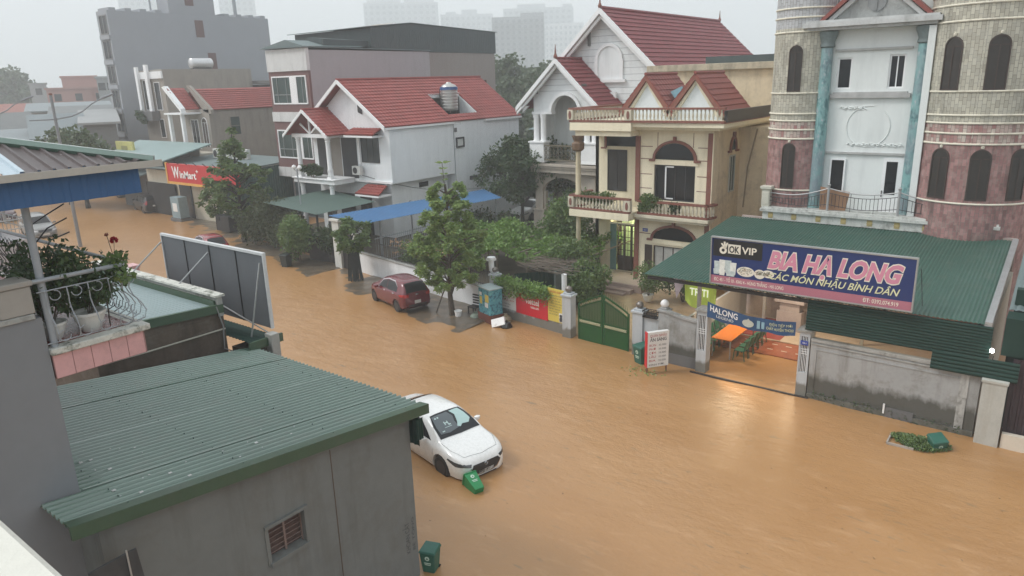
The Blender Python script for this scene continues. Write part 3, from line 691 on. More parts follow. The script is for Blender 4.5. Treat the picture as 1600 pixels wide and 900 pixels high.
build(MB().tube([(-16.93, 9.3, 5.15), (-16.9, 9.4, 4.6), (-16.9, 9.35, 4.0), (-16.8, 9.5, 3.9)], .018, 6), 'cable', mat('grey_cable', (.25, .25, .25), .7), an)
pk = build(MB().box(-22.6, -22.2, 9.65, 9.95, 3.9, 5.0).box(-22.63, -22.17, 9.62, 9.98, 5.002, 5.08), 'pillar', [pink], label='pink tiled pillar top seen just past the balcony rail corner', cat='pillar')
pp = py(205, 425, 9.8); pk.location = (pp.x+.05, 9.8, pp.z-.95)
hd = thing('billboard', 'back of a large dark grey billboard in a white frame standing over the street', 'billboard', (-19, 10.3, 4.3))
tl_, tr_, br_ = py(251, 364, 10.3), py(411, 395, 10.3), py(425, 510, 10.3)
F = Fr((0, 10.3, 0), (1, 0, 0)); bx0, bx1, bz0, bz1 = tl_.x, tr_.x, 4.42, 6.44
bp = mat('grey_billboard_backing', (.1, .108, .118), .6, .1, 1.2, streak=.25, scol=(.13, .135, .14))
build(MB().fbox(F, bx0+.04, bx1-.04, bz0, bz1-.04, -.03, 0), 'panel', bp, hd)
build(MB().fbox(F, bx0, bx1, bz1-.05, bz1+.02, -.06, .03).fbox(F, bx0, bx0+.04, bz0, bz1-.05, -.06, .03).fbox(F, bx1-.04, bx1, bz0, bz1-.05, -.06, .03), 'frame', mat('white_frame', (.55, .56, .56), .5, .1, 3), hd)
for k in (1, 2, 3):
    xx = bx0+(bx1-bx0)*k/4; build(MB().fbox(F, xx-.015, xx+.015, bz0, bz1-.05, 0, .02), 'seam', darkmetal, hd)
for xa in (.0, .5, .97):
    xx = bx0+(bx1-bx0)*xa; build(MB().tube([(xx, 10.26, bz1-.25), (xx-.25, 9.42 if xa < .9 else 9.9, 5.42 if xa < .9 else 4.2)], .022, 6), 'brace', galv, hd)
build(MB().tube([(bx1-3, 10.2, 4.9), (bx1, 10.22, 4.3)], .02, 6), 'brace', galv, hd)
cn = thing('low_canopy', 'small green edged lean-to canopy below the grey billboard', 'canopy', (-18, 10, 3.8))
build(MB().sheet((-19.5, 9.52, 4.28), (-16.0, 9.52, 4.28), (-16.0, 10.5, 4.12), (-19.5, 10.5, 4.12), 24, .01), 'roof_sheet', greendark, cn, fix=False)
build(MB().box(-16.03, -15.96, 9.52, 10.5, 4.05, 4.27), 'verge_trim', greentrim, cn)
build(MB().box(-16.1, -15.82, 10.05, 10.3, -.3, 4.36), 'post', concrete, cn, bevel=.01)
build(MB().box(-16.9, -16.32, 9.56, 10.2, -.3, 4.0), 'wall', brownwall, cn)

# left terrace house further along our side
c0_ = gz(50, 372, 4.4); cx0, cy0 = c0_.x, c0_.y
tn = thing('terrace_house', 'neighbouring house with teal canopy and railing behind the balcony roses', 'house', (cx0-8, cy0-4, 0))
build(MB().box(cx0-16, cx0, cy0-8, cy0, -.3, 4.4), 'wall', mat('dull_lilac_wall', (.4, .38, .38), .8, .1, .8, streak=.4), tn)
build(MB().sheet((cx0-16, cy0-6, 7.3), (cx0-1.5, cy0-6, 7.3), (cx0-1.5, cy0-.6, 6.7), (cx0-16, cy0-.6, 6.7), 60, .02), 'roof_sheet', tealsheet, tn, fix=False)
build(MB().box(cx0-16, cx0-1.4, cy0-.7, cy0-.6, 6.45, 6.68), 'fascia', greypaint, tn)
q = MB()
for z in (4.9, 5.3): q.tube([(cx0-16, cy0-.1, z), (cx0-.1, cy0-.1, z), (cx0-.1, cy0-7, z)], .025, 5)
x = cx0-15.5
while x < cx0: q.tube([(x, cy0-.1, 4.4), (x, cy0-.1, 5.3)], .015, 4); x += .5
build(q, 'railing', galv, tn)
for x in (cx0-10, cx0-1.6): build(MB().tube([(x, cy0-.7, 4.4), (x, cy0-.7, 6.5)], .05, 6), 'post', greypaint, tn)

# ================================================================ FRONTAGE WALLS, RIGHT TO LEFT
def frame_between(a, b, z=0):
    a = Vector((a[0], a[1], z)); b = Vector((b[0], b[1], z)); return Fr(a, b-a), (b-a).length
def coping(mb, F, L, z0, h, out, th): return mb.fbox(F, -out, L+out, z0, z0+h, -th-out, out)
# restaurant wall
F, L = frame_between((-5.98, 23.56), (-1.2, 23.38)); t = thing('boundary_wall', 'grimy pale grey panelled wall below the dark green awning', 'wall', (-3.6, 23.5, 0))
q = MB(); wall_open(q, F, 0, L, -.3, 2.0, .16, []); q.fbox(F, .16, L-.5, 1.72, 1.76, 0, .02).fbox(F, .16, .2, .35, 1.72, 0, .02); build(q, 'wall', wallgrey, t)
build(MB().fbox(F, 0, L, 2.002, 2.09, -.2, .04).fbox(F, 0, L, 1.9, 1.94, 0, .03), 'coping', concrete, t)
build(MB().fbox(F, .0, L, -.3, .16, 0, .05), 'plinth', mat('sooty_mossy_plinth', (.12, .12, .1), .9, .35, 2.5, grime=.8, gcol=(.05, .05, .035), bump=.4), t)
build(MB().fbox(F, L-.5, L-.28, .1, 1.95, 0, .03), 'pilaster', mat('flaking_plaster', (.42, .42, .4), .9, .2, 3, streak=.8, grime=.7), t)
build(MB().fbox(F, 2.35, 2.4, .1, .42, .04, .08), 'pipe', whiteclean, t); build(MB().fbox(F, 2.42, 3.2, -.1, .32, .04, .06), 'patch', darkgrey, t)
q = MB(); 
for k in range(260):
    a = rng.uniform(.2, L-.3); q.leaf(F.p(a, rng.uniform(-.05, .25), .05), rdir(.1, 1), .09, .02)
tag(build(q, 'weeds', leafB, None, fix=False, kind='stuff'), 'thin strip of weeds along the foot of the grimy grey wall')
build(MB().box(-1.14, -.55, 23.05, 23.42, -.3, 1.9).box(-1.17, -.52, 23.02, 23.45, 1.902, 1.97), 'pillar', mat('white_pillar_stained', (.43, .43, .39), .8, .15, 2, streak=.9, scol=(.3, .26, .2)), label='white stained square pillar at the right end of the grimy grey wall', cat='pillar')
build(MB().box(-.5, 4, 23.12, 23.3, -.3, .42), 'low_wall', mat('pale_cream_wall', (.62, .56, .46), .8, .08), label='low cream wall at the right edge of the street', cat='wall')
q = MB().sheet((-.52, 23.4, .3), (4, 23.4, .3), (4, 23.4, 2.6), (-.52, 23.4, 2.6), 26, .02, .02, 'trap'); build(q, 'shutter', mat('dark_maroon_shutter', (.035, .02, .025), .6, .2), label='dark maroon corrugated shutter above the low cream wall', cat='shutter', fix=False)
nb = thing('side_shed', 'neighbour shed with dusty green roof right of the restaurant', 'shed', (1, 26, 0))
build(MB().box(-.75, 4, 24.6, 24.9, -.3, 4.3), 'wall', greendark, nb)
build(MB().sheet((-.85, 24.3, 3.75), (4, 24.3, 3.75), (4, 29.6, 5.0), (-.85, 29.6, 5.0), 30, .015), 'roof_sheet', tealdark, nb, fix=False)
build(MB().box(-.85, 4, 23.5, 24.29, 2.62, 3.72), 'fascia', greendark, nb)

# gate posts with grille fronts
def grille_post(x0, x1, y, h, label, num=None):
    t = thing('gate_post', label, 'gate post', ((x0+x1)/2, y+.2, 0)); F = FY(y)
    q = MB().box(x0, x0+.05, y, y+.4, .85, h-.27).box(x1-.05, x1, y, y+.4, .85, h-.27).box(x0+.05, x1-.05, y+.16, y+.4, .85, h-.27)
    q.box(x0, x1, y, y+.4, -.3, .848); build(MB().box(x0+.051, x1-.051, y+.1, y+.158, .852, h-.272), 'slot_shade', blackhole, t); q.box(x0, x1, y, y+.4, h-.2679, h-.268).box(x0, x1, y, y+.4, h-.268, h-.1); build(q, 'post', walllight, t)  # near-black panel added so the gaps between the bars read as shade
    build(MB().box(x0-.07, x1+.07, y-.07, y+.47, h-.098, h-.04).box(x0-.02, x1+.02, y-.02, y+.42, h-.038, h), 'cap', concrete, t)
    q = MB(); n = 5
    for k in range(n): xx = x0+.07+(x1-x0-.14)*k/(n-1); q.box(xx-.008, xx+.008, y+.02, y+.036, .86, h-.28)
    for z in (1.5, 1.58, 1.66): q.box(x0+.05, x1-.05, y+.015, y+.03, z-.008, z+.008)
    build(q, 'grille', whitetrim, t)
    if num:
        pl = MB().fbox(F, x0+.06, x0+.3, h-.55, h-.4, 0.04, .055); p = build(pl, 'number_plate', mat('blue_plate', (.03, .06, .3), .4), t)
        text(p, 'number', num, F, x0+.18, h-.51, .07, whiteclean, align='CENTER', n=.058)
    return t
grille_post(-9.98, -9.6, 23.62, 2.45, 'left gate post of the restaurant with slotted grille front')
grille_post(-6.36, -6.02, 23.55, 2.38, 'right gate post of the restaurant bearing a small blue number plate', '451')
build(MB().box(-10.1, -5.9, 23.4, 23.47, -.08, .04), 'gate_threshold', darkmetal, label='dark steel rail across the flooded restaurant gateway', cat='threshold')
# curved wall + piers
def ball_post(x0, x1, y0, y1, h, ballm, label, r=.15, m=None):
    t = thing('gate_pier', label, 'pier', ((x0+x1)/2, (y0+y1)/2, 0))
    build(MB().box(x0, x1, y0, y1, -.3, h-.13), 'post', m or walllight, t, bevel=.01)
    build(MB().box(x0-.05, x1+.05, y0-.05, y1+.05, h-.128, h-.04).box(x0+.03, x1-.03, y0+.03, y1-.03, h-.038, h+.03), 'cap', m or walllight, t, bevel=.01)
    c = ((x0+x1)/2, (y0+y1)/2, h+.03+r*.85)
    build(MB().lathe(c, [(r*math.sin(PI*k/10), -r*math.cos(PI*k/10)) for k in range(11)], 16), 'ball', ballm, t, smooth=True); return t
ballm = mat('dull_silver_ball', (.22, .2, .18), .35, .2, 4, metal=.6)
ball_post(-16.16, -15.72, 24.05, 24.45, 1.92, ballm, 'pale grey pier with dull ball on top left of the green gate')
ball_post(-12.74, -12.3, 23.85, 24.25, 1.86, ballm, 'pale grey pier with dull ball on top right of the green gate')
ball_post(-11.62, -11.28, 23.82, 24.16, 2.1, whiteclean, 'stained pier with white globe lamp on top beside the curved wall', .16, wallgrey)
ball_post(-20.62, -20.26, 24.74, 25.1, 2.02, ballm, 'grey pier with dull ball at the left end of the phone shop sign wall', .13)
t = thing('boundary_wall', 'short pale grey wall between two piers with a black crate on top', 'wall', (-12, 24, 0)); build(MB().box(-12.28, -11.64, 23.93, 24.07, -.3, 1.55), 'wall', walllight, t)
build(MB().box(-12.28, -11.64, 23.9, 24.1, 1.552, 1.62), 'coping', walllight, t)
t = thing('boundary_wall', 'grey wall with sloping curved coping left of the restaurant gate', 'wall', (-10.6, 23.8, 0))
F = FY(23.78); cv = [(-11.27, 1.98), (-11.0, 1.93), (-10.7, 1.87), (-10.35, 1.83), (-9.99, 1.8)]
build(MB().prism(F, [(-11.27, -.3), (-9.99, -.3)]+cv[::-1], -.15, 0).prism(F, [(-11.15, .6), (-10.1, .6), (-10.1, 1.6), (-11.15, 1.66)], 0.001, .015), 'wall', wallgrey, t)
q = MB()
for (a, b), (c, d) in zip(cv, cv[1:]): q.hexa([F.p(a, b, -.2), F.p(c, d, -.2), F.p(c, d, .05), F.p(a, b, .05), F.p(a, b+.08, -.2), F.p(c, d+.08, -.2), F.p(c, d+.08, .05), F.p(a, b+.08, .05)])
build(q, 'coping', wallgrey, t); build(MB().fbox(F, -11.2, -10.02, -.3, .42, .0, .012), 'plinth', darkgrey, t)
# black crate
q = MB(); x0, x1, y0, y1, z0, z1 = -12.3, -11.7, 23.82, 24.16, 1.63, 1.88
for z in (z0, z0+.08, z0+.16, z1-.02):
    q.box(x0, x1, y0, y0+.012, z, z+.025).box(x0, x1, y1-.012, y1, z, z+.025).box(x0, x0+.012, y0+.012, y1-.012, z, z+.025).box(x1-.012, x1, y0+.012, y1-.012, z, z+.025)
for k in range(9): xx = x0+.02+(x1-x0-.04)*k/8; q.box(xx-.008, xx+.008, y0-.002, y0+.01, z0, z1).box(xx-.008, xx+.008, y1-.01, y1+.002, z0, z1)
q.box(x0, x1, y0, y1, z0-.008, z0-.001); build(q, 'crate', mat('black_plastic', (.015, .015, .016), .5, .2), label='black plastic crate sitting on the short wall right of the green gate', cat='crate')

# green double gate
F, L = frame_between((-15.5, 24.27), (-12.96, 24.05)); ga = thing('double_gate', 'dark green double steel gate with arched spiked top', 'gate', (-14.2, 24.15, 0))
gm = mat('gate_green_paint', (.01, .075, .018), .45, .2, 3, spec=.3); gpan = mat('olive_gate_panel', (.075, .115, .05), .5, .15, 2, streak=.3); gold = mat('gold_scrollwork', (.5, .48, .3), .5, .3, 14)
def gtop(a): return 1.52+.6*(1-abs(a-L/2)/(L/2))**.8 if True else 0
for s_ in (0, 1):
    a0, a1 = (0.02, L/2-.015) if s_ == 0 else (L/2+.015, L-.02)
    N = 8; xs = [a0+(a1-a0)*i/N for i in range(N+1)]
    lf = build(MB().prism(F, [(a0, -.1), (a1, -.1)]+[(x, gtop(x)-.2) for x in xs[::-1]], -.02, 0), 'gate_leaf', gpan, ga)
    q = MB().fbox(F, a0, a0+.07, -.1, gtop(a0), -.04, .03).fbox(F, a1-.07, a1, -.1, gtop(a1), -.04, .03).fbox(F, a0+.07, a1-.07, .68, .73, 0, .03).fbox(F, a0+.07, a1-.07, .88, .93, 0, .03).fbox(F, a0+.07, a1-.07, -.1, .66, 0, .012)
    for i in range(N):
        x, y = xs[i], xs[i+1]
        for dz in (0, -.2): q.hexa([F.p(x, gtop(x)+dz-.05, -.03), F.p(y, gtop(y)+dz-.05, -.03), F.p(y, gtop(y)+dz-.05, .03), F.p(x, gtop(x)+dz-.05, .03), F.p(x, gtop(x)+dz, -.03), F.p(y, gtop(y)+dz, -.03), F.p(y, gtop(y)+dz, .03), F.p(x, gtop(x)+dz, .03)])
    x = a0+.1
    while x < a1-.05:
        q.tube([F.p(x, .93, .012), F.p(x, gtop(x)-.25, .012)], .009, 4, False); x += .08
    build(q, 'frame', gm, lf)
    q = MB(); x = a0+.12
    while x < a1-.1:
        for z in (.805,): 
            q.tube([F.p(x-.05, z-.055, .015), F.p(x, z, .025), F.p(x+.05, z+.055, .015)], .018, 4); q.tube([F.p(x-.05, z+.055, .015), F.p(x, z, .025), F.p(x+.05, z-.055, .015)], .018, 4)
        z = gtop(x)-.13; q.tube([F.p(x-.04, z-.03, .0), F.p(x, z+.03, .02), F.p(x+.04, z-.03, .0)], .014, 4); x += .095
    build(q, 'scrollwork', gold, lf)
    q = MB(); x = a0+.05
    while x < a1:
        q.tube([F.p(x, gtop(x), 0), F.p(x, gtop(x)+.22, 0)], [.01, .003], 4); x += .1
    build(q, 'spike', gm, lf)

# sign wall
F, L = frame_between((-20.26, 24.85), (-16.17, 24.3)); sw = thing('boundary_wall', 'pale grey wall carrying phone shop signs left of the green gate', 'wall', (-18, 24.6, 0))
build(MB().fbox(F, 0, L, -.3, 1.6, -.15, 0), 'wall', walllight, sw); build(MB().fbox(F, 0, L, 1.602, 1.66, -.18, .03), 'coping', walllight, sw)
w1 = thing('sign', 'white notice board with faded red lines on the grey wall', 'sign', F.p(.6, .5)); sgw = mat('sign_white', (.72, .72, .7), .4, .04, 3); sgr = mat('sign_red', (.55, .015, .03), .35, .05, 2, streak=.15); sgy = mat('sign_yellow', (.62, .5, .1), .4, .08, 2); inkd = mat('ink_dark', (.05, .05, .06), .7); inkr = mat('ink_red', (.4, .03, .03), .7)
build(MB().fbox(F, .05, 1.2, .47, 1.35, .002, .03), 'board', sgw, w1)
for i, s_ in enumerate(('SỬA CHỮA', 'ĐIỆN THOẠI - MÁY TÍNH', 'CAMERA - WIFI')): text(w1, 'lettering', s_, F, .15, 1.15-.15*i, .08, inkr, wid=.95-.1*(i == 0), n=.033)
text(w1, 'lettering', 'Uy tín - Chất lượng', F, .15, .68, .06, inkd, wid=.7, n=.033); text(w1, 'lettering', 'Phục vụ tận nhà', F, .15, .56, .06, inkd, wid=.6, n=.033)
w2 = thing('sign', 'bright red phone company banner with white lettering on the wall', 'sign', F.p(2, .5))
build(MB().fbox(F, 1.22, 3.16, .42, 1.5, .002, .035), 'board', sgr, w2); text(w2, 'lettering', 'viettel', F, 1.82, .98, .27, whiteclean, wid=.82, n=.038, bold=.02); text(w2, 'lettering', 'telecom', F, 2.13, .8, .12, whiteclean, wid=.5, n=.038, bold=.01)
w3 = thing('sign', 'yellow notice board with dark text lines beside the gate pier', 'sign', F.p(3.6, .5))
build(MB().fbox(F, 3.18, 4.08, .48, 1.95, .002, .035), 'board', sgy, w3); text(w3, 'heading', 'KHƯƠNG HƯƠNG', F, 3.32, 1.77, .09, inkr, wid=.66, n=.038, bold=.01)
for i, s_ in enumerate(('VẬN CHUYỂN HÀNG', 'CHO THUÊ XE TẢI', 'BỐC XẾP - DỌN NHÀ', 'CHUYỂN VĂN PHÒNG', 'HÀNG HÓA CÁC LOẠI', 'GIÁ RẺ - NHANH', 'PHỤC VỤ 24/24', 'MỌI LÚC MỌI NƠI')): text(w3, 'lettering', s_, F, 3.26, 1.62-.12*i, .06, inkd, wid=.72-.05*(i % 3)-(.2 if i > 5 else 0), n=.038)
q = MB().fbox(F, 3.82, 4.04, .52, .92, .036, .04); build(q, 'picture', sgw, w3); q = MB().lathe(F.p(3.93, .55, .05), [(.001, 0), (.07, 0), (.08, .12), (.05, .2), (.08, .24), (.06, .3), (.001, .32)], 8, sy=.1); build(q, 'emblem', inkd, w3)
# white garden wall behind the red car
F, L = frame_between((-32.6, 26.95), (-20.7, 24.95)); gw = thing('garden_wall', 'low white garden wall behind the dark red car', 'wall', (-26, 26, 0))
build(MB().fbox(F, 0, L, -.3, 1.15, -.15, 0), 'wall', white, gw); build(MB().fbox(F, 0, L, 1.152, 1.22, -.2, .05), 'coping', concrete, gw)
q = MB(); a = .1
while a < L:
    q.tube([F.p(a, 1.2, -.08), F.p(a, 2.0, -.08)], .012, 4); a += .14
q.fbox(F, 0, L, 1.95, 1.98, -.1, -.06).fbox(F, 0, L, 1.3, 1.33, -.1, -.06); build(q, 'railing', darkmetal, gw)
build(MB().fbox(F, 7.9, 9.2, .82, .98, .002, .02), 'plate', whiteclean, gw)
build(MB().lathe((-20.95, 25.3, -.3), [(.13, 0), (.13, 2.75)], 12).box(-21.12, -20.78, 25.13, 25.47, 2.452, 2.56).lathe((-20.95, 25.3, 2.562), [(.2, 0), (.2, .06), (.12, .08)], 12), 'pillar', whitetrim, label='round white pillar with square cap rising behind the utility cabinet', cat='pillar', smooth=True)

# ================================================================ RESTAURANT
rs_ = thing('restaurant', 'flooded open restaurant hall under a green corrugated roof', 'restaurant', (-6.5, 27, 0))
zf, zb, yf, yb = 3.45, 4.42, 23.45, 31.1
q = MB().sheet((-12.1, yf, zf), (-1.25, yf, zf), (-1.25, yb, zb), (-11.75, yb, zb), 92, .016); build(q, 'roof_sheet', greensheet, rs_, fix=False)
build(MB().hexa([(-1.33, yf, zf-.06), (-1.15, yf, zf-.06), (-1.15, yb, zb-.06), (-1.33, yb, zb-.06), (-1.33, yf, zf+.09), (-1.15, yf, zf+.09), (-1.15, yb, zb+.09), (-1.33, yb, zb+.09)]), 'verge_trim', galv, rs_)
q = MB().box(-12.0, -1.3, 23.6, 23.7, 3.25, 3.36)
for y in (26, 28.5): q.box(-11.8, -1.4, y, y+.08, 3.5+.12*(y-26), 3.62+.12*(y-26))
for x in (-9.3, -6.6, -4, -1.5): q.hexa([(x, 23.7, 3.26), (x+.06, 23.7, 3.26), (x+.06, 31, 4.2), (x, 31, 4.2), (x, 23.7, 3.38), (x+.06, 23.7, 3.38), (x+.06, 31, 4.32), (x, 31, 4.32)])
build(q, 'roof_frame', darkmetal, rs_)
for x, y in ((-10.35, 24.6), (-9.5, 29.5), (-6.2, 24.6), (-1.4, 24.2), (-5.6, 29.5)): build(MB().box(x-.06, x+.06, y-.06, y+.06, -.2, 3.4+.12*(y-24)), 'column', galv, rs_)
def hsheet(x0, x1, z0, z1, y0, y1, n, m, name):
    """steel sheet hung with its ribs level"""
    return build(MB().sheet((x0, y0, z0), (x0, y1, z1), (x1, y1, z1), (x1, y0, z0), n, .014), name, m, rs_, fix=False)
hsheet(-6.15, -1.1, 2.42, 3.42, 23.36, 23.42, 11, greendark, 'awning_sheet'); hsheet(-2.5, -.35, 1.95, 2.5, 23.22, 23.34, 5, greendark, 'awning_sheet')
# inside: floors and back wall
fl = mat('wet_hall_floor', (.5, .42, .34), .12, .1, 1, spec=.6)
patch_ = lambda name, x0, x1, y0, y1, z, m: build(MB().box(x0, x1, y0, y1, -.3, z), name, m, rs_)
patch_('floor', -11.2, -1.2, 28.2, 31.0, .06, fl)
patch_('floor_band', -10.0, -8.4, 28.3, 30.9, .064, mat('red_floor_tile', (.3, .06, .05), .2, .15, 2)); patch_('floor_step', -11.2, -5.6, 26.6, 28.19, .03, mat('submerged_red_tile', (.3, .095, .05), .15, .3, 1.2, spec=.6, grime=.3, gcol=(.4, .25, .13)))
q = MB(); 
for i in range(9):
    for j in range(2): q.box(-10.2+i*.55, -9.98+i*.55, 27.2+j*.6, 27.26+j*.6, .031, .034)
build(q, 'floor_inlay', mat('white_inlay', (.6, .55, .5), .3), rs_)
build(MB().box(-11.3, -1.2, 31.15, 31.3, -.3, 4.5), 'back_wall', mat('hall_back_wall', (.4, .33, .3), .8, .2, 1.2, streak=.3), rs_)
build(MB().box(-1.3, -1.15, 23.7, 31.1, -.3, 3.3), 'side_wall', mat('hall_side_wall', (.45, .4, .32), .8, .15), rs_)
# hanging coats of bottles / curtains seen through the front
q = MB(); x = -10.9; cm = [mat('drape_dark', (.03, .035, .032), .8, .3), mat('drape_wine', (.17, .05, .045), .8, .3), mat('drape_pale', (.5, .42, .38), .7, .2), mat('drape_tan', (.3, .22, .16), .8, .3)]
while x < -5.8:
    q.k = rng.randrange(4); wd = rng.uniform(.04, .22); q.box(x, x+wd*.85, 30.3+rng.uniform(-.08, .08), 30.4, rng.uniform(1.2, 1.6), 3.9); x += wd
build(q, 'strip_curtain', cm, rs_)
q = MB().box(-9.0, -8.0, 29.6, 30.1, .06, .9).box(-8.9, -8.1, 29.62, 30.08, .902, 1.3).box(-9.1, -7.9, 29.5, 30.2, 1.302, 1.42).box(-8.8, -8.2, 29.7, 30.0, 1.422, 2.1); build(q, 'bar_counter', mat('lilac_counter', (.36, .33, .35), .5, .15), rs_)
build(MB().box(-10.9, -10.8, 24.2, 31, .0, 1.6), 'partition', mat('grey_partition', (.36, .37, .37), .7, .1), rs_)
warm = emat('fluorescent_tube', (1, .86, .66), 2.5)
def tube_light(x, y, z, lab):
    t = thing('tube_lamp', lab, 'lamp', (x, y, z)); build(MB().box(x-.6, x+.6, y-.04, y+.04, z, z+.04), 'housing', whiteclean, t); build(MB().tube([(x-.55, y, z-.03), (x+.55, y, z-.03)], .02, 8), 'tube', warm, t)
    l = bpy.data.lights.new('tube_light', 'AREA'); l.shape = 'RECTANGLE'; l.size = 1.1; l.size_y = .06; l.specular_factor = .1; l.energy = 85; l.color = (1, .78, .52)
    o = bpy.data.objects.new('tube_light', l); C.objects.link(o); o.parent = t; o.location = (0, 0, -.07); return o
tube_light(-7.6, 28.2, 3.35, 'warm tube lamp under the restaurant roof above the passage'); tube_light(-9.6, 26.6, 3.2, 'warm tube lamp under the restaurant roof above the orange table'); tube_light(-3.6, 26.2, 3.1, 'warm tube lamp in the kitchen end of the restaurant')
sp = thing('flood_lamp', 'small floodlight fixed behind the left gate post shining over the flooded gateway', 'lamp', (-9.8, 24.4, 2.05)); build(MB().box(-9.88, -9.72, 24.35, 24.45, 1.98, 2.12), 'housing', darkmetal, sp); build(MB().box(-9.87, -9.73, 24.335, 24.348, 1.99, 2.11), 'lens', emat('flood_lens', (1, .85, .6), 1.2), sp)
l = bpy.data.lights.new('flood_light', 'SPOT'); l.specular_factor = .0; l.energy = 420; l.color = (1, .8, .58); l.spot_size = R(110); l.spot_blend = .7; l.shadow_soft_size = .05
o = bpy.data.objects.new('flood_light', l); C.objects.link(o); o.parent = sp; o.location = (0, -.15, 0); o.rotation_euler = (Vector((-6.5, 18.5, 0))-Vector((-9.8, 24.3, 2.05))).to_track_quat('-Z', 'Y').to_euler()
wl = thing('wall_lamp', 'small bright white lamp at the right corner of the green awning', 'lamp', (-1.15, 23.3, 2.75)); build(MB().lathe((-1.05, 23.26, 2.72), [(.001, 0), (.05, .02), (.06, .06), (.04, .12), (.001, .14)], 10), 'bulb', emat('white_bulb', (1, .97, .92), 12), wl, smooth=True); build(MB().tube([(-1.0, 23.3, 2.62), (-1.02, 23.35, 2.2), (-1.0, 23.3, 2.0)], .012, 5), 'cable', darkmetal, wl)

# long table and chairs
tb = thing('dining_table', 'long orange topped table standing in the flooded restaurant', 'table', (-9.75, 26.6, 0)); x0, x1, y0, y1 = -10.12, -9.32, 25.35, 28.0
build(MB().box(x0, x1, y0, y1, .73, .77), 'table_top', mat('orange_table_top', (.55, .17, .035), .25, .06, 3), tb, bevel=.008)
for x in (x0+.05, x1-.05):
    for y in (y0+.06, y1-.06): build(MB().box(x-.02, x+.02, y-.02, y+.02, -.2, .728), 'leg', galv, tb)
gch = mat('green_plastic', (.02, .11, .07), .4, .1, 3)
def chair():
    t = thing('chair', 'c', 'chair'); s_ = MB().box(-.2, .2, -.2, .2, .42, .45); build(s_, 'seat', gch, t, bevel=.01)
    b = MB(); N = 6
    for i in range(N):
        a, c = -.19+.38*i/N, -.19+.38*(i+1)/N; ya = lambda v: .2+.03-(v*v)*1.2
        b.hexa([(a, ya(a), .5), (c, ya(c), .5), (c, ya(c)+.02, .5), (a, ya(a)+.02, .5), (a, ya(a)+.09, .88), (c, ya(c)+.09, .88), (c, ya(c)+.11, .88), (a, ya(a)+.11, .88)])
    build(b, 'backrest', gch, t)
    for sx in (-1, 1):
        build(MB().tube([(sx*.18, -.18, .42), (sx*.21, -.22, -.05)], .02, 5), 'leg', gch, t); build(MB().tube([(sx*.18, .22, .6), (sx*.18, .18, .42), (sx*.21, .24, -.05)], .02, 5), 'leg', gch, t)
    return t
c0 = chair()
for i in range(5):
    for sd in (1, -1):
        o = c0 if (i == 0 and sd == 1) else dup(c0)
        o.location = ((x1+.28) if sd > 0 else (x0-.28), y0+.3+i*.52, -.05); o.rotation_euler[2] = -PI/2 if sd > 0 else PI/2
        w_ = ['nearest the street', 'second from the street', 'in the middle', 'second from the far end', 'at the far end'][i]
        o['label'] = f"green plastic chair on the {'right' if sd > 0 else 'left'} side of the orange table, {w_}"; o['group'] = 'green plastic chairs round the orange table'
kt = thing('dining_table', 'small lit table with red and yellow food seen over the grimy wall', 'table', (-3.2, 24.4, 0)); build(MB().box(-3.9, -2.6, 23.9, 24.9, 1.5, 1.55), 'table_top', mat('bright_oilcloth', (.75, .5, .2), .4, .2, 3), kt)
build(MB().box(-3.8, -3.7, 24.3, 24.4, -.2, 1.498).box(-2.8, -2.7, 24.3, 24.4, -.2, 1.498), 'leg', galv, kt)
q = MB()
for k in range(26):
    q.k = k % 4; c = Vector((rng.uniform(-3.7, -2.8), rng.uniform(24.0, 24.7), 1.555)); r = rng.uniform(.03, .07); q.lathe(c, [(.001, 0), (r, r*.4), (r*.8, r*.9), (.001, r)], 7)
fo = build(q, 'food', [mat('food_red', (.5, .06, .03), .5), mat('food_yellow', (.65, .4, .05), .5), mat('food_white', (.7, .66, .6), .5), mat('food_teal', (.1, .35, .33), .5)], label='heap of red and yellow fruit and cups on the lit kitchen table', cat='food', smooth=True)
q = MB().box(-5.7, -4.0, 24.2, 24.8, 1.2, 1.5); build(q, 'counter', mat('tan_counter', (.36, .27, .17), .6, .2), label='tan kitchen counter just behind the grimy wall', cat='counter')

# big sign
F = Fr((0, 23.28, 0), (1, 0, 0), (0, -.03, 1)); F.n = F.u.cross(F.v)
bs = thing('restaurant_sign', 'large dark blue beer restaurant sign with pink letters on the green roof edge', 'sign', (-6.2, 23.3, 3.6)); sx0, sx1, sz0, sz1 = -9.36, -3.17, 3.62, 5.2
nav = mat('sign_navy', (.012, .032, .14), .35, .06, 2); pkm = mat('sign_pink', (.62, .25, .35), .5, .05, 2); crm = mat('sign_cream', (.75, .72, .62), .5)
bd_ = build(MB().fbox(F, sx0, sx1, sz0, sz1, -.1, 0), 'board', nav, bs)
build(MB().fbox(F, sx0-.04, sx1+.04, sz1, sz1+.04, -.11, .03).fbox(F, sx0-.04, sx1+.04, sz0-.04, sz0, -.11, .03).fbox(F, sx0-.04, sx0, sz0, sz1, -.11, .03).fbox(F, sx1, sx1+.04, sz0, sz1, -.11, .03), 'frame', galv, bs)
build(MB().fbox(F, sx0, sx1, sz0, sz0+.27, .001, .006), 'strip', mat('strip_mauve', (.4, .15, .2), .5, .06), bs)
text(bs, 'lettering', 'ĐC: 451 - TỔ 10 - KHU 4 - HÙNG THẮNG - HẠ LONG', F, sx0+.12, sz0+.08, .12, crm, wid=2.35, n=.009, bold=.01)
text(bs, 'lettering', 'ĐT: 0392.074.919', F, sx1-.35, sz0+.08, .13, crm, wid=.98, align='RIGHT', n=.009, bold=.01)
cb = build(MB().fbox(F, sx0+.05, sx0+1.72, sz0+.96, sz1-.04, .001, .008), 'logo_plate', mat('logo_black', (.012, .014, .016), .4), bs)
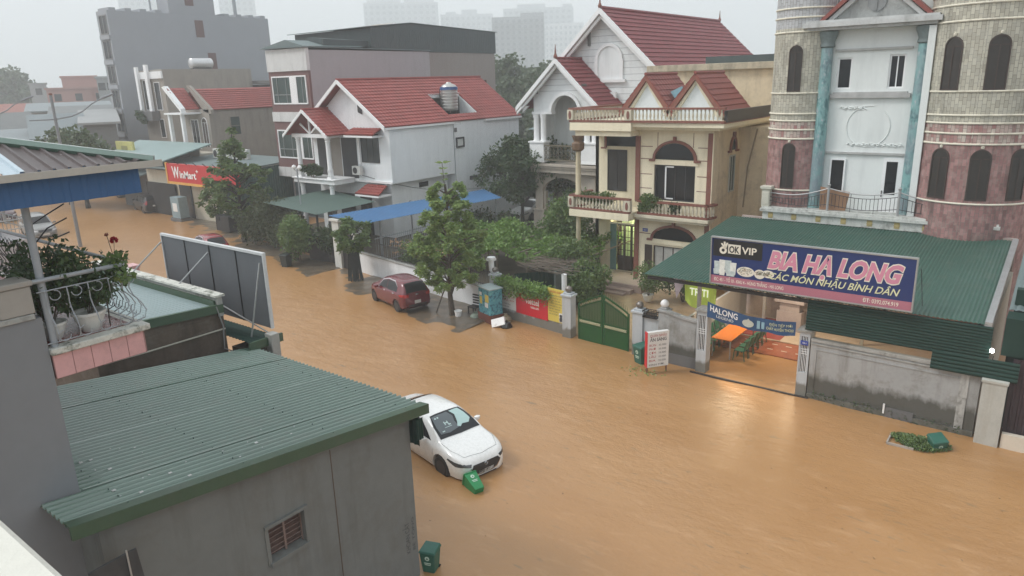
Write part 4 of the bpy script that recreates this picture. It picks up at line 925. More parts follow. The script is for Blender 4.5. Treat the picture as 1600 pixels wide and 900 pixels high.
text(cb, 'lettering', 'VIP', F, sx0+1.04, sz0+1.13, .24, crm, wid=.5, n=.013, bold=.02)
build(MB().fbox(F, sx0+.57, sx0+1.0, sz0+1.09, sz0+1.41, .0085, .011), 'logo_tile', crm, cb); text(cb, 'lettering', 'OK', F, sx0+.61, sz0+1.13, .23, mat('logo_ink', (.012, .014, .016), .4), wid=.35, n=.014, bold=.03)
q = MB(); cx_, cz_ = sx0+.4, sz0+1.18; n = 16; b = len(q.v)
for r in (.13, .055):
    for k in range(n): q.v.append(F.p(cx_+r*math.cos(2*PI*k/n), cz_+r*math.sin(2*PI*k/n), .012))
for k in range(n): q.f.append((b+k, b+(k+1) % n, b+n+(k+1) % n, b+n+k)); q.mi.append(0)
for dx, dz in ((-.1, .24), (.0, .3), (.1, .27)): q.fbox(Fr(F.p(cx_+.03, cz_+.06, 0), F.u*1.0+F.v*0.0, F.v), 0, 0.001, 0, .001, .011, .013); q.hexa([F.p(cx_+.02, cz_+.05, .0115), F.p(cx_+.1, cz_+.06, .0115), F.p(cx_+dx+.07, cz_+dz, .0115), F.p(cx_+dx+.01, cz_+dz, .0115), F.p(cx_+.02, cz_+.05, .0135), F.p(cx_+.1, cz_+.06, .0135), F.p(cx_+dx+.07, cz_+dz, .0135), F.p(cx_+dx+.01, cz_+dz, .0135)])
build(q, 'hand_emblem', crm, cb, fix=False)
text(bs, 'lettering_edge', 'BIA HẠ LONG', F, sx0+1.9, sz0+.78, .58, crm, wid=4.02, shear=.3, n=.009, bold=.075)
text(bs, 'lettering', 'BIA HẠ LONG', F, sx0+1.92, sz0+.79, .56, pkm, wid=3.97, shear=.3, n=.014, bold=.04)
text(bs, 'lettering', 'CÁC MÓN NHẬU BÌNH DÂN', F, sx0+2.0, sz0+.4, .23, mat('sign_lemon', (.68, .7, .45), .5), wid=3.85, shear=.35, n=.016, bold=.012)
def disc(q, a, b, rx, rz_, n0, n=20): q.prism(F, [(a+rx*math.cos(2*PI*k/n), b+rz_*math.sin(2*PI*k/n)) for k in range(n)], .002, n0); return q
q = MB(); disc(q, sx0+1.2, sz0+.52, .3, .17, .008); disc(q, sx0+1.67, sz0+.5, .18, .16, .009); disc(q, sx0+1.95, sz0+.54, .2, .13, .008); build(q, 'plate_picture', crm, bs)
q = MB()
for cx2, rr in ((1.2, .22), (1.67, .12), (1.93, .14)):
    for k in range(46):
        a = rng.uniform(0, 6.28); r = rr*math.sqrt(rng.random()); q.k = k % 3; u_, v_ = sx0+cx2+r*math.cos(a), sz0+.52+.55*r*math.sin(a); d_ = rng.uniform(0, 3.14)
        q.face([F.p(u_, v_, .0115), F.p(u_+.06*math.cos(d_), v_+.05*math.sin(d_), .0115), F.p(u_+.06*math.cos(d_)-.015*math.sin(d_), v_+.05*math.sin(d_)+.015*math.cos(d_), .0115), F.p(u_-.015*math.sin(d_), v_+.015*math.cos(d_), .0115)])
build(q, 'food_picture', [mat('dish_brown', (.3, .2, .12), .6), mat('dish_grey', (.3, .3, .28), .6), mat('dish_green', (.12, .16, .08), .6)], bs, fix=False)
q = MB()
for k, (a, b, w_, h) in enumerate(((.12, .36, .2, .42), (.3, .46, .2, .38), (.5, .4, .2, .44), (.68, .36, .2, .42), (.1, .32, .2, .18), (.3, .3, .2, .2), (.55, .3, .3, .18))):
    q.k = k % 2; q.prism(F, [(sx0+a, sz0+b), (sx0+a+w_-.03, sz0+b), (sx0+a+w_, sz0+b+h), (sx0+a-.02, sz0+b+h)], .002, .006+.002*k)
build(q, 'beer_mug_picture', [mat('mug_pale', (.5, .58, .58), .5, .3, 8), mat('mug_foam', (.7, .72, .68), .5, .2, 8)], bs)
build(MB().tube([(-3.05, 23.25, 4.9), (-2.95, 23.6, 3.7)], .012, 5).tube([(-9.3, 23.5, 4.9), (-9.3, 24.4, 3.7)], .02, 5).tube([(-6, 23.5, 4.9), (-6, 24.4, 3.7)], .02, 5), 'brace', darkmetal, bs)
# hanging banner
F = FY(23.5); bn = thing('banner', 'sagging blue beer banner hung across the restaurant gateway', 'banner', (-8, 23.5, 2.3)); q = MB(); N = 24
bx0_, bx1_ = -9.58, -6.5
def bt(x): s_ = (x-bx0_)/(bx1_-bx0_); return 2.78-.22*s_-.16*math.sin(PI*s_), 2.2-.1*s_-.12*math.sin(PI*s_*.9)+.02*math.sin(s_*20)
for i in range(N):
    a, c = bx0_+(bx1_-bx0_)*i/N, bx0_+(bx1_-bx0_)*(i+1)/N; (ta, ba), (tc, bc) = bt(a), bt(c); ya = .03*math.sin(a*6); yc = .03*math.sin(c*6)
    q.hexa([F.p(a, ba, ya-.01), F.p(c, bc, yc-.01), F.p(c, bc, yc), F.p(a, ba, ya), F.p(a, ta, ya-.01), F.p(c, tc, yc-.01), F.p(c, tc, yc), F.p(a, ta, ya)])
bmesh_banner = build(q, 'cloth', mat('banner_blue', (.02, .07, .17), .45, .25, 1.6), bn)
def bent(o):
    for v in o.data.vertices:
        x = v.co.x+ORG[bn.name].x; s_ = (x-bx0_)/(bx1_-bx0_); v.co.z += -.22*s_-.15*math.sin(PI*s_); v.co.y -= .03*math.sin(x*6)
bent(text(bn, 'lettering', 'HALONG', F, bx0_+.12, 2.5, .22, whiteclean, wid=1.0, n=.02, bold=.02)); bent(text(bn, 'lettering', 'LEGEND', F, bx0_+.38, 2.36, .1, mat('silver_ink', (.7, .72, .72), .5), wid=.6, n=.04, bold=.01))
ym = mat('banner_yellow', (.6, .6, .35), .5); bent(text(bn, 'lettering', 'ĐIỆN TIỆP MỚI', F, bx0_+2.22, 2.58, .09, ym, wid=.75, n=.02)); bent(text(bn, 'lettering', 'CHẤT HUYỀN THOẠI', F, bx0_+2.12, 2.42, .1, ym, wid=.9, n=.02, bold=.01))
q = MB().prism(F, [(bx0_+1.5+.2*math.cos(2*PI*k/18), 2.5+.13*math.sin(2*PI*k/18)) for k in range(18)], .012, .02); q.prism(F, [(bx0_+1.4, 2.56), (bx0_+1.62, 2.56), (bx0_+1.51, 2.68)], .012, .021); bent(build(q, 'emblem', mat('emblem_silver', (.5, .52, .45), .5), bn)); text
q = MB().fbox(F, bx0_+1.8, bx0_+1.9, 2.38, 2.66, .012, .02).fbox(F, bx0_+1.95, bx0_+2.05, 2.4, 2.64, .012, .02); bent(build(q, 'glass_picture', mat('glass_pale_blue', (.25, .42, .5), .4), bn))
# neon coloured drape at the side
q = MB(); F = FY(25.4); pts = []
N = 16
for i in range(N):
    for j in range(6):
        def P(i, j): x = -11.3+1.25*i/N; return F.p(x, 2.05+1.05*j/6-(.25*math.sin(PI*i/N)*(1-j/6)), .07*math.sin(x*9+j*.4))
        q.face([P(i, j), P(i+1, j), P(i+1, j+1), P(i, j+1)])
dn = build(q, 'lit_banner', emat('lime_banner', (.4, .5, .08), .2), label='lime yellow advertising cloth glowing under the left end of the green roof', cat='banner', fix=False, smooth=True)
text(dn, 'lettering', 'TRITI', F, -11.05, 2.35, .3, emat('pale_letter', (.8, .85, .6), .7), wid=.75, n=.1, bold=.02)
q = MB().prism(FY(25.2), [(-11.75, 3.3), (-11.55, 2.15), (-11.2, 2.9), (-10.9, 3.3)], -.02, 0); build(q, 'cloth_awning', mat('lilac_cloth', (.45, .38, .42), .7, .2, 4), label='lilac patterned cloth hanging at the left tip of the green roof', cat='cloth')
# sandwich board
F = Fr((-11.12, 22.46, 0), (.35, .3, 0)); sgn = thing('pavement_sign', 'white menu board with red edge standing on legs in the water', 'sign', (-10.95, 22.6, 0)); W_ = .86
F = Fr((-11.3, 22.35, 0), (.5, .68, 0))
build(MB().fbox(F, 0, W_, .25, 1.6, -.16, 0), 'board', sgw, sgn); build(MB().fbox(F, -.02, -.001, .25, 1.62, -.17, .01), 'edge', sgr, sgn)
for a in (.04, W_-.04): build(MB().fbox(F, a-.02, a+.02, -.25, .248, -.1, -.06), 'leg', mat('rusty_leg', (.16, .07, .05), .7), sgn)
text(sgn, 'lettering', 'QUÁN NHẬU', F, .1, 1.42, .1, inkr, wid=.66, n=.004); text(sgn, 'lettering', 'ĂN SÁNG', F, .1, 1.25, .13, inkd, wid=.66, n=.004, bold=.02)
for i, s_ in enumerate(('BÚN', 'PHỞ', 'CƠM', 'LẨU', 'BIA')): text(sgn, 'lettering', s_, F, .08, 1.06-.15*i, .09, inkr, wid=.26, n=.004); text(sgn, 'lettering', '35.000', F, .45, 1.06-.15*i, .07, inkd, wid=.3, n=.004)
text(sgn, 'lettering', 'KÍNH MỜI', F, .08, .3, .08, inkd, wid=.6, n=.004)

# ================================================================ TOWER HOUSE
th = thing('tower_house', 'stone clad house with two round towers and marbled blue columns', 'house', (-6, 34, 0))
beige = ((.5, .48, .39), (.33, .31, .25), (.44, .43, .38)); rose = ((.36, .185, .175), (.19, .095, .09), (.46, .34, .3)); mixr = ((.34, .17, .16), (.6, .56, .48), (.25, .11, .1)); greyst = ((.45, .46, .47), (.34, .35, .36), (.52, .52, .52))
def tower(cx, cy, r, a0, a1, wins, tag_):
    c = (cx, cy, 0); tw = None
    segs = [(-.3, 7.85, rose, 'rose'), (7.85, 8.55, mixr, 'mixed'), (8.55, 12.2, beige, 'beige'), (12.2, 16, greyst if tag_ == 'l' else beige, 'top')]
    for i, (z0, z1, cols, nm) in enumerate(segs):
        o = build(MB().lathe(c, [(r, z0), (r, z1)], 40, a0, a1), 'tower_wall', stonemat('stone_'+nm+'_'+tag_, c, r, cols, (.17, .16, .14)), th if tw is None else tw, fix=False, smooth=True)
        if tw is None: tw = o
    bm_ = mat('cream_band_'+tag_, (.72, .68, .56), .7, .12, 2, streak=.6, scol=(.1, .095, .08))
    for z in (5.72, 7.85, 8.22, 8.58, 8.86, 9.68, 12.05, 12.6, 12.95, 14.5):
        k = .035; build(MB().lathe(c, [(r-.02, z-.035), (r+k, z-.03), (r+k+.015, z), (r+k, z+.03), (r-.02, z+.035)], 40, a0, a1), 'band', bm_, tw, fix=False, smooth=True)
    for th_, z0, z1 in wins:
        t_ = R(th_); hw = .26 if tag_ == 'l' else .33; n = 10; w_ = MB(); g_ = MB(); sp_ = z1-hw
        def P(a, z, d): 
            tt = t_+a/r; return Vector((cx+(r+d)*math.sin(tt), cy-(r+d)*math.cos(tt), z))
        pts = [(-hw, z0), (0, z0), (hw, z0), (hw, (z0+sp_)/2)]+[(hw*math.cos(PI*k/n), sp_+hw*math.sin(PI*k/n)) for k in range(n+1)]+[(-hw, (z0+sp_)/2)]
        m = len(pts); s_ = .88
        for k in range(m):
            a, b = pts[k], pts[(k+1) % m]; ia, ib = [(p[0]*s_, (p[1]-(z0+z1)/2)*(.95)+(z0+z1)/2) for p in (a, b)]
            w_.face([P(a[0], a[1], .04), P(b[0], b[1], .04), P(ib[0], ib[1], .04), P(ia[0], ia[1], .04)]); w_.face([P(a[0], a[1], .0), P(b[0], b[1], .0), P(b[0], b[1], .04), P(a[0], a[1], .04)]); w_.face([P(ia[0], ia[1], .0), P(ib[0], ib[1], .0), P(ib[0], ib[1], .04), P(ia[0], ia[1], .04)])
        w_.face([P(-.02, z0, .03), P(.02, z0, .03), P(.02, sp_, .03), P(-.02, sp_, .03)]); w_.face([P(-hw*s_, sp_-.03, .032), P(hw*s_, sp_-.03, .032), P(hw*s_, sp_+.01, .032), P(-hw*s_, sp_+.01, .032)])
        fr = build(w_, 'window', brownwood, tw, fix=False)
        for k in range(len(pts)): g_.face([P(0, (z0+z1)/2, .012), P(pts[k][0]*.95, pts[k][1], .012), P(pts[(k+1) % m][0]*.95, pts[(k+1) % m][1], .012)])
        build(g_, 'pane', mat('shutter_dark_brown', (.022, .018, .015), .45, .35, 6, stretch=.1) if not bpy.data.materials.get('shutter_dark_brown') else bpy.data.materials['shutter_dark_brown'], fr, fix=False)
        kz = MB().lathe(P(0, z1+.08, .02), [(.001, -.06), (.05, -.05), (.06, .03), (.001, .05)], 8); build(kz, 'keystone', bm_, fr)
tower(-9.5, 32.4, 1.2, R(-100), R(100), [(0, 5.8, 7.68), (0, 9.75, 11.55)], 'l')
tower(-3.0, 32.6, 2.0, R(-92), R(100), [(-27, 5.85, 7.68), (11, 5.85, 7.68), (48, 5.85, 7.68), (-28, 9.72, 11.55), (13, 9.72, 11.55)], 'r')
ctr = mat('pale_blue_white_render', (.72, .755, .74), .75, .05, .7, streak=.35, scol=(.4, .42, .42)); F = FY(31.9)
q = MB(); op = [(-7.97, -7.52, 5.0, 7.12), (-5.83, -5.12, 4.4, 7.2), (-7.97, -7.45, 9.72, 10.98), (-6.17, -5.62, 9.8, 11.0)]
wall_open(q, F, -8.75, -4.85, 3.2, 12.1, .3, [(-6.17, -5.6, 9.8, 11.05), (-8.05, -7.5, 9.8, 11.0)]); q.box(-4.86, -4.62, 31.3, 33, 3.2, 12.0); build(q, 'centre_wall', ctr, th)
window(th, F, -8.05, -7.5, 9.8, 11.0, bars=0, n0=-.1); window(th, F, -6.17, -5.6, 9.8, 11.05, bars=1, n0=-.1)
window(th, F, -7.98, -7.38, 5.3, 7.05, bars=0, n0=.02)
dr = build(MB().fbox(F, -5.98, -5.14, 4.75, 7.15, .001, .05), 'door', whitetrim, th); build(MB().fbox(F, -5.86, -5.46, 5.7, 7.0, .051, .06), 'pane', darkglass, dr); build(MB().fbox(F, -5.95, -5.92, 5.6, 5.85, .051, .09), 'handle', darkmetal, dr)
q = MB().fbox(F, -8.2, -5.3, 9.45, 9.62, 0, .14).fbox(F, -8.15, -5.4, 11.25, 11.33, 0, .1).fbox(F, -8.2, -4.95, 7.25, 7.33, 0, .1).fbox(F, -8.12, -5.42, 9.62, 9.68, 0, .1); build(q, 'moulding', mat('grey_moulding', (.42, .42, .41), .8, .2, 3, streak=.5, scol=(.15, .15, .14)), th)
q = MB(); cx_, cz_ = -6.7, 8.35; n = 32
for k in range(n):
    a, b = 2*PI*k/n, 2*PI*(k+1)/n; 
    if .2*PI < a < .42*PI: continue
    q.tube([F.p(cx_+.8*math.cos(a), cz_+.8*math.sin(a), .01), F.p(cx_+.8*math.cos(b), cz_+.8*math.sin(b), .01)], .02, 5, False)
for (a0, z0, wd) in ((-7.75, 9.05, .95), (-7.35, 7.62, 2.0)):
    for k in range(int(wd*14)):
        a = a0+wd*k/int(wd*14); q.tube([F.p(a-.06, z0+.07*math.sin(k*1.7), .01), F.p(a, z0+.05*math.cos(k*2.3)+.03, .03), F.p(a+.07, z0+.06*math.sin(k*2.9+1), .01)], .025, 5)
build(q, 'relief', ctr, th, smooth=True)
marble = NT('blue_green_marble'); v = marble.pos((1.6, 1.6, .8)); nz = marble.noise(v, 2.5, 8, .7); cc = marble.mix(marble.ramp(nz, .38, .5), (.06, .16, .17), (.2, .38, .38)); cc = marble.mix(marble.ramp(marble.noise(v, 5, 5), .55, .68), cc, (.42, .46, .48)); cc = marble.mix(marble.ramp(marble.noise(marble.pos(), .8, 3), .45, .7), cc, (.22, .27, .3)); marble.l(cc, marble.b.inputs['Base Color']); marble.b.inputs['Roughness'].default_value = .3; marble = marble.m
for cx_ in (-8.45, -4.98):
    cl = build(MB().lathe((cx_, 31.72, 0), [(.26, 4.4), (.25, 8), (.23, 11.4)], 20), 'column', marble, th, smooth=True); build(MB().lathe((cx_, 31.72, 0), [(.24, 11.402), (.3, 11.45), (.26, 11.6), (.36, 11.85), (.38, 12.02)], 16), 'capital', mat('verdigris_capital', (.16, .2, .2), .7, .3, 6) if not bpy.data.materials.get('verdigris_capital') else bpy.data.materials['verdigris_capital'], cl, smooth=True)
corn = mat('cornice_grey_white', (.5, .51, .5), .75, .15, 1.5, streak=.6, scol=(.14, .14, .12))
build(MB().box(-9.15, -4.6, 31.25, 33.0, 12.05, 12.16).box(-9.3, -4.45, 31.1, 33.0, 12.162, 12.34).box(-9.2, -4.55, 31.18, 33, 12.342, 12.42), 'cornice', corn, th)
F2 = FY(31.7); build(MB().prism(F2, [(-8.55, 12.42), (-5.0, 12.42), (-6.78, 14.0)], -1.0, 0), 'gable', mat('stained_gable', (.33, .34, .33), .85, .2, 1.2, streak=.6, grime=.4), th)
q = MB()
for s_, a0 in ((1, -8.75), (-1, -4.8)):
    F3 = F2; q.hexa([F3.p(a0, 12.43, -.6), F3.p(a0+s_*.18, 12.43, -.6), F3.p(a0+s_*.18, 12.43, .3), F3.p(a0, 12.43, .3), F3.p(-6.78-s_*.1, 14.15, -.6), F3.p(-6.78+s_*.08, 14.05, -.6), F3.p(-6.78+s_*.08, 14.05, .3), F3.p(-6.78-s_*.1, 14.15, .3)] if s_ > 0 else [F3.p(a0+s_*.18, 12.43, -.6), F3.p(a0, 12.43, -.6), F3.p(a0, 12.43, .3), F3.p(a0+s_*.18, 12.43, .3), F3.p(-6.78+s_*.08, 14.05, -.6), F3.p(-6.78-s_*.1, 14.15, -.6), F3.p(-6.78-s_*.1, 14.15, .3), F3.p(-6.78+s_*.08, 14.05, .3)])
build(q, 'verge_tiles', redtile3, th)
q = MB()
for s_, a0 in ((1, -8.5), (-1, -5.05)):
    pts = [(a0, 12.43), (a0+s_*.22, 12.43), (-6.78, 13.72), (-6.78, 13.95)]; q.prism(F2, pts, .002, .16)
build(q, 'bargeboard', corn, th)
q = MB().lathe((-6.78, 31.66, 12.95), [(.34, 0)], 3); q = MB(); n = 24; b = 0
q.prism(F2, [(-6.78+.33*math.cos(2*PI*k/n), 12.98+.33*math.sin(2*PI*k/n)) for k in range(n)], .002, .04); q.fbox(F2, -6.8, -6.76, 12.68, 13.28, .04, .07); build(q, 'roundel', mat('roundel_grey', (.22, .23, .23), .8, .2, 4), th)
build(MB().box(-8.9, -4.6, 32.6, 36, 12.42, 15.5), 'upper_wall', ctr, th)
q = MB()
for k in range(8): q.box(-8.4+k*.17, -8.32+k*.17, 32.1, 32.2, 12.6, 13.2)
q.box(-8.6, -4.7, 32.08, 32.22, 13.2, 13.3); build(q, 'roof_balustrade', whitetrim, th)
build(MB().box(-10.9, -1.0, 33.6, 44, -.3, 15.5), 'main_wall', creamside, th)
# balcony of the tower house
by = 31.0; bc_ = build(MB().box(-10.35, -1.85, by, 32.6, 4.46, 4.8).box(-10.45, -1.75, by-.1, 32.6, 4.802, 4.92).box(-10.4, -1.8, by-.05, 32.6, 4.922, 5.0), 'balcony', mat('mossy_white_balcony', (.55, .56, .53), .8, .15, 1.3, streak=.7, scol=(.12, .12, .1), grime=.6, gcol=(.1, .1, .085), bump=.2), th)
dmm = mat('ochre_diamond', (.42, .33, .14), .7, .2)
for k in range(9):
    q = MB(); x = -10+k*.98; q.box(x-.1, x+.1, by-.012, by, 4.52, 4.76).hexa([(x-.12, by-.03, 4.64), (x, by-.03, 4.54), (x+.12, by-.03, 4.64), (x, by-.03, 4.74), (x-.12, by-.013, 4.64), (x, by-.013, 4.54), (x+.12, by-.013, 4.64), (x, by-.013, 4.74)]); build(q, 'diamond', dmm, bc_, fix=False)
for x in (-10.3, -2.2):
    build(MB().box(x-.13, x+.2, by-.02, by+.3, 5.002, 5.75).box(x-.2, x+.27, by-.08, by+.36, 5.752, 5.86).box(x-.1, x+.17, by-.035, by-.021, 5.1, 5.62), 'balcony_pier', mat('cream_pier', (.55, .53, .45), .8, .15, 2, streak=.6) if x < -5 else concrete, bc_, bevel=.01)
sb = [-10.1, -7.75, -5.15, -2.3]
for k in (1, 2): build(MB().tube([(sb[k], by+.1, 5.0), (sb[k], by+.1, 6.0)], .05, 8).lathe((sb[k], by+.1, 6.0), [(.05, 0), (.06, .02), (.065, .07), (.03, .12), (.001, .13)], 10), 'newel', steel, bc_, smooth=True)
q = MB(); q2 = MB()
for (a, b), (ha, hb) in zip(zip(sb, sb[1:]), ((5.6, 5.92), (5.92, 5.92), (5.92, 5.6))):
    P = lambda s_, lo, dz: (a+(b-a)*s_, by+.1, (ha+(hb-ha)*s_)-lo*math.sin(PI*s_)+dz)
    q.tube([P(k/10, .18, 0) for k in range(11)], .025, 6, False); q2.tube([P(k/10, .16, -.18) for k in range(11)], .014, 5, False); q2.tube([(a+(b-a)*k/10, by+.1, 5.12+.14*(abs(k-5)/5)**1.5) for k in range(11)], .014, 5, False)
    n = 18
    for k in range(1, n):
        s_ = k/n; z1 = P(s_, .16, -.18)[2]; q2.box(a+(b-a)*s_-.008, a+(b-a)*s_+.008, by+.09, by+.11, 5.14 if k % 6 else 5.0, z1 if k % 6 else z1+.18)
build(q, 'handrail', steel, bc_, smooth=True); build(q2, 'railing', darkmetal, bc_)
F = Fr((-8.1, 31.25, 5.0), (1, .04, 0)); q = MB().prism(F, [(0, 0), (1.0, 0.02), (1.12, .78), (-.02, .95)], -.02, 0); build(q, 'plywood_sheet', mat('plywood', (.34, .19, .11), .7, .08, 1.5), label='brown plywood sheet leaning behind the steel balcony rail', cat='board')

# ================================================================ CREAM HOUSE
ch = thing('cream_house', 'cream two storey house with oxide red trim and baluster terraces', 'house', (-17, 34, 0)); F = FY(32.6); XL, XR, XM = -20.3, -13.35, -17.15
q = MB(); wall_open(q, F, XM, XR, -.3, 8.1, .25, [(-16.35, -14.2, 4.6, 6.35), (-16.3, -14.2, 0.4, 2.3)])
q.box(XR-.2, XR, 32.85, 39, -.3, 8.1); build(q, 'front_wall', cream, ch); build(MB().box(XR+.001, XR+.012, 32.62, 39, 3, 8.08), 'side_render', creamside, ch)
q = MB(); Fb = FY(33.6); wall_open(q, Fb, XL, XM, -.3, 8.1, .25, [(-19.35, -17.35, .42, 3.5)]); q.box(XL, XL+.2, 33.6, 39, -.3, 8.1); q.box(XM-.15, XM, 32.61, 33.6, -.3, 8.1); build(q, 'recessed_wall', cream, ch)
build(MB().box(XL, XM, 31.6, 33.5, 3.75, 4.0).box(XL, XM, 31.6, 33.5, 7.75, 7.98), 'veranda_ceiling', cream, ch)
build(MB().box(XL-.3, XM+.9, 31.3, 33.6, -.3, .42).box(XL+.6, XM+.5, 30.9, 31.29, -.3, .24).box(XL+.8, XM+.3, 30.55, 30.89, -.3, .12), 'porch_steps', mat('granite_porch', (.36, .28, .24), .25, .12, 3, spec=.6), ch, bevel=.01)
build(MB().box(XL-.2, XM+.9, 31.4, 33.55, .421, .43), 'porch_floor', mat('beige_porch_tile', (.5, .42, .33), .15, .06, 2, spec=.6), ch)
for z0, z1 in ((.43, 3.75), (4.72, 7.75)):
    cl = build(MB().lathe((-20.2, 31.7, z0), [(.17, 0), (.17, .1), (.14, .14), (.13, (z1-z0)*.5), (.115, z1-z0-.5), (.115, z1-z0)], 16), 'column', mat('aged_cream_column', (.55, .48, .33), .7, .1, 2, streak=.5) if z0 < 1 else bpy.data.materials['aged_cream_column'], ch, smooth=True)
    if z0 > 1: build(MB().lathe((-20.2, 31.7, 6.95), [(.2, 0), (.32, .1), (.34, .4), (.22, .5), (.3, .7), (.34, .79)], 8), 'capital', mat('bronze_capital', (.16, .1, .06), .6, .3, 6), cl, bevel=.02)
for x, z0, z1 in ((XM-.08, .43, 3.7), (XM-.08, 4.5, 7.7), (XR-.12, -.3, 7.9)): build(MB().box(x-.12, x+.12, 32.52, 32.6, z0, z1), 'pilaster', redtrim, ch)
build(MB().box(XR+.0, XR+.03, 32.52, 32.62, -.3, 7.9), 'corner_bead', cream, ch)
gl = mat('render_groove', (.17, .06, .045), .9); q = MB()
for z in (1.0, 2.85, 3.55, 5.15, 5.85, 6.6, 7.2): 
    for a, b in ((XM+.06, -16.45), (-14.1, XR-.26)): q.fbox(F, a, b, z, z+.035, .001, .006)
q.fbox(F, -16.45, -14.1, 3.55, 3.585, .001, .006)
for x in (-16.2, -14.35): q.fbox(F, x, x+.03, 7.22, 7.9, .001, .006)
build(q, 'groove', gl, ch)
def archtrim(par, F, c, hw, zs, h, wd=.13, n=14, foot=True):
    q = MB()
    for k in range(n):
        a, b = PI*k/n, PI*(k+1)/n; P = lambda t, e: (c+(hw+e)*math.cos(t), zs+(h+e)*math.sin(t))
        q.prism(F, [P(a, 0), P(a, wd), P(b, wd), P(b, 0)], 0.002, .1)
    if foot: q.fbox(F, c-hw-.3, c-hw, zs-.1, zs-.002, .002, .12).fbox(F, c+hw, c+hw+.3, zs-.1, zs-.002, .002, .12).fbox(F, c-.07, c+.07, zs+h+wd*.6, zs+h+.3, .002, .14)
    return build(q, 'arch_trim', redtrim, par)
wn = window(ch, F, -16.35, -14.2, 4.6, 6.35, fm=darkmetal, bars=3, n0=-.15, fwid=.07); build(MB().fbox(F, -15.75, -15.68, 4.7, 6.3, .0, .02).fbox(F, -15.75, -15.3, 4.7, 4.76, 0, .02).fbox(F, -15.75, -15.3, 6.24, 6.3, 0, .02), 'sash', whitetrim, wn)
build(MB().fbox(F, -16.5, -14.05, 6.36, 6.6, .002, .05), 'lintel', cream, ch)
q = MB().prism(F, [(-15.27+1.0*math.cos(PI*k/14), 6.62+.78*math.sin(PI*k/14)) for k in range(15)], .002, .03); fan = build(q, 'fanlight', darkglass, ch); archtrim(ch, F, -15.27, 1.02, 6.62, .8)
q = MB().prism(F, [(-15.2+1.1*math.cos(PI*k/14), 2.65+.62*math.sin(PI*k/14)) for k in range(15)], .002, .03); build(q, 'fanlight', darkglass, ch); archtrim(ch, F, -15.2, 1.12, 2.65, .64, .12)
build(MB().fbox(F, -16.6, -13.9, 2.4, 2.62, .002, .06), 'lintel', cream, ch)
window(ch, F, -16.3, -14.2, .4, 2.3, fm=brownwood, gm=curtain, bars=3, n0=-.12)
build(MB().fbox(F, -16.75, -16.35, .4, 2.3, .002, .04), 'shutter', brownwood, ch)
np_ = build(MB().fbox(F, -16.9, -16.62, 2.95, 3.12, .002, .02), 'number_plate', bpy.data.materials['blue_plate'], ch); text(np_, 'number', '455', F, -16.76, 3.0, .08, whiteclean, align='CENTER', n=.023)
# recess openings
window(ch, Fb, -19.55, -18.4, 4.75, 6.9, fm=darkmetal, gm=mat('slatted_shutter', (.035, .034, .032), .5, .2, 4), bars=1, hbars=3)
window(ch, Fb, -17.95, -17.35, 4.2, 6.9, fm=cream, gm=blackhole, bars=0, hbars=2)
q = MB().fbox(Fb, -19.6, -17.3, 7.08, 7.66, .002, .03); build(q, 'fanlight', darkglass, ch)
q = MB().fbox(Fb, -19.72, -19.6, 7.0, 7.72, .002, .1).fbox(Fb, -17.3, -17.18, 7.0, 7.72, .002, .1).fbox(Fb, -19.6, -17.3, 7.64, 7.72, .03, .1).fbox(Fb, -19.9, -19.6, 6.94, 7.02, .1, .14); build(q, 'arch_trim', redtrim, ch)
# lit doorway
rm = build(MB().box(-19.6, -17.16, 35.3, 35.4, .3, 3.7).box(-19.6, -17.2, 33.85, 35.3, .3, .42), 'room_wall', mat('green_room_wall', (.5, .64, .4), .7, .1, 2), ch)
l = bpy.data.lights.new('room_light', 'POINT'); l.energy = 75; l.color = (1, .92, .6); l.shadow_soft_size = .15; o = bpy.data.objects.new('room_light', l); C.objects.link(o); o.parent = ch; o.location = Vector((-18.3, 34.5, 2.9))-ORG[ch.name]
build(MB().lathe((-18.3, 34.6, 3.1), [(.001, 0), (.08, .03), (.1, .1), (.05, .17), (.001, .18)], 10), 'lamp', emat('room_bulb', (1, .93, .7), 6), ch, smooth=True)
build(MB().box(-19.6, -17.2, 33.9, 35.3, 3.5, 3.6), 'room_ceiling', white, ch)
for k in range(4):
    a = -18.95+k*.42; lf = MB().fbox(Fb, a, a+.05, .43, 2.95, -.12, -.06).fbox(Fb, a+.35, a+.4, .43, 2.95, -.12, -.06).fbox(Fb, a+.05, a+.35, .43, 1.25, -.1, -.07).fbox(Fb, a+.05, a+.35, 2.88, 2.95, -.12, -.06)
    for j in range(4): lf.fbox(Fb, a+.05, a+.35, 1.55+j*.35, 1.58+j*.35, -.1, -.08)
    lf.fbox(Fb, a+.19, a+.21, 1.25, 2.88, -.1, -.08); build(lf, 'door_leaf', brownwood, ch)
build(MB().fbox(Fb, -19.35, -18.98, .43, 2.95, -.02, .03), 'side_panel', mat('teal_door_panel', (.12, .24, .24), .5, .1, 3), ch)
build(MB().fbox(Fb, -19.35, -17.35, 2.96, 3.04, -.12, .02), 'transom', whitetrim, ch)
q = MB()
for k in range(7): t_ = PI*k/6; q.tube([Fb.p(-18.3, 3.04, -.05), Fb.p(-18.3+.95*math.cos(t_), 3.04+.44*math.sin(t_), -.05)], .012, 4)
build(q, 'fan_grille', whitetrim, ch)
build(MB().box(-17.45, -17.3, 33.0, 33.15, .43, 1.5), 'red_banner', mat('red_cloth', (.5, .02, .02), .7), ch)
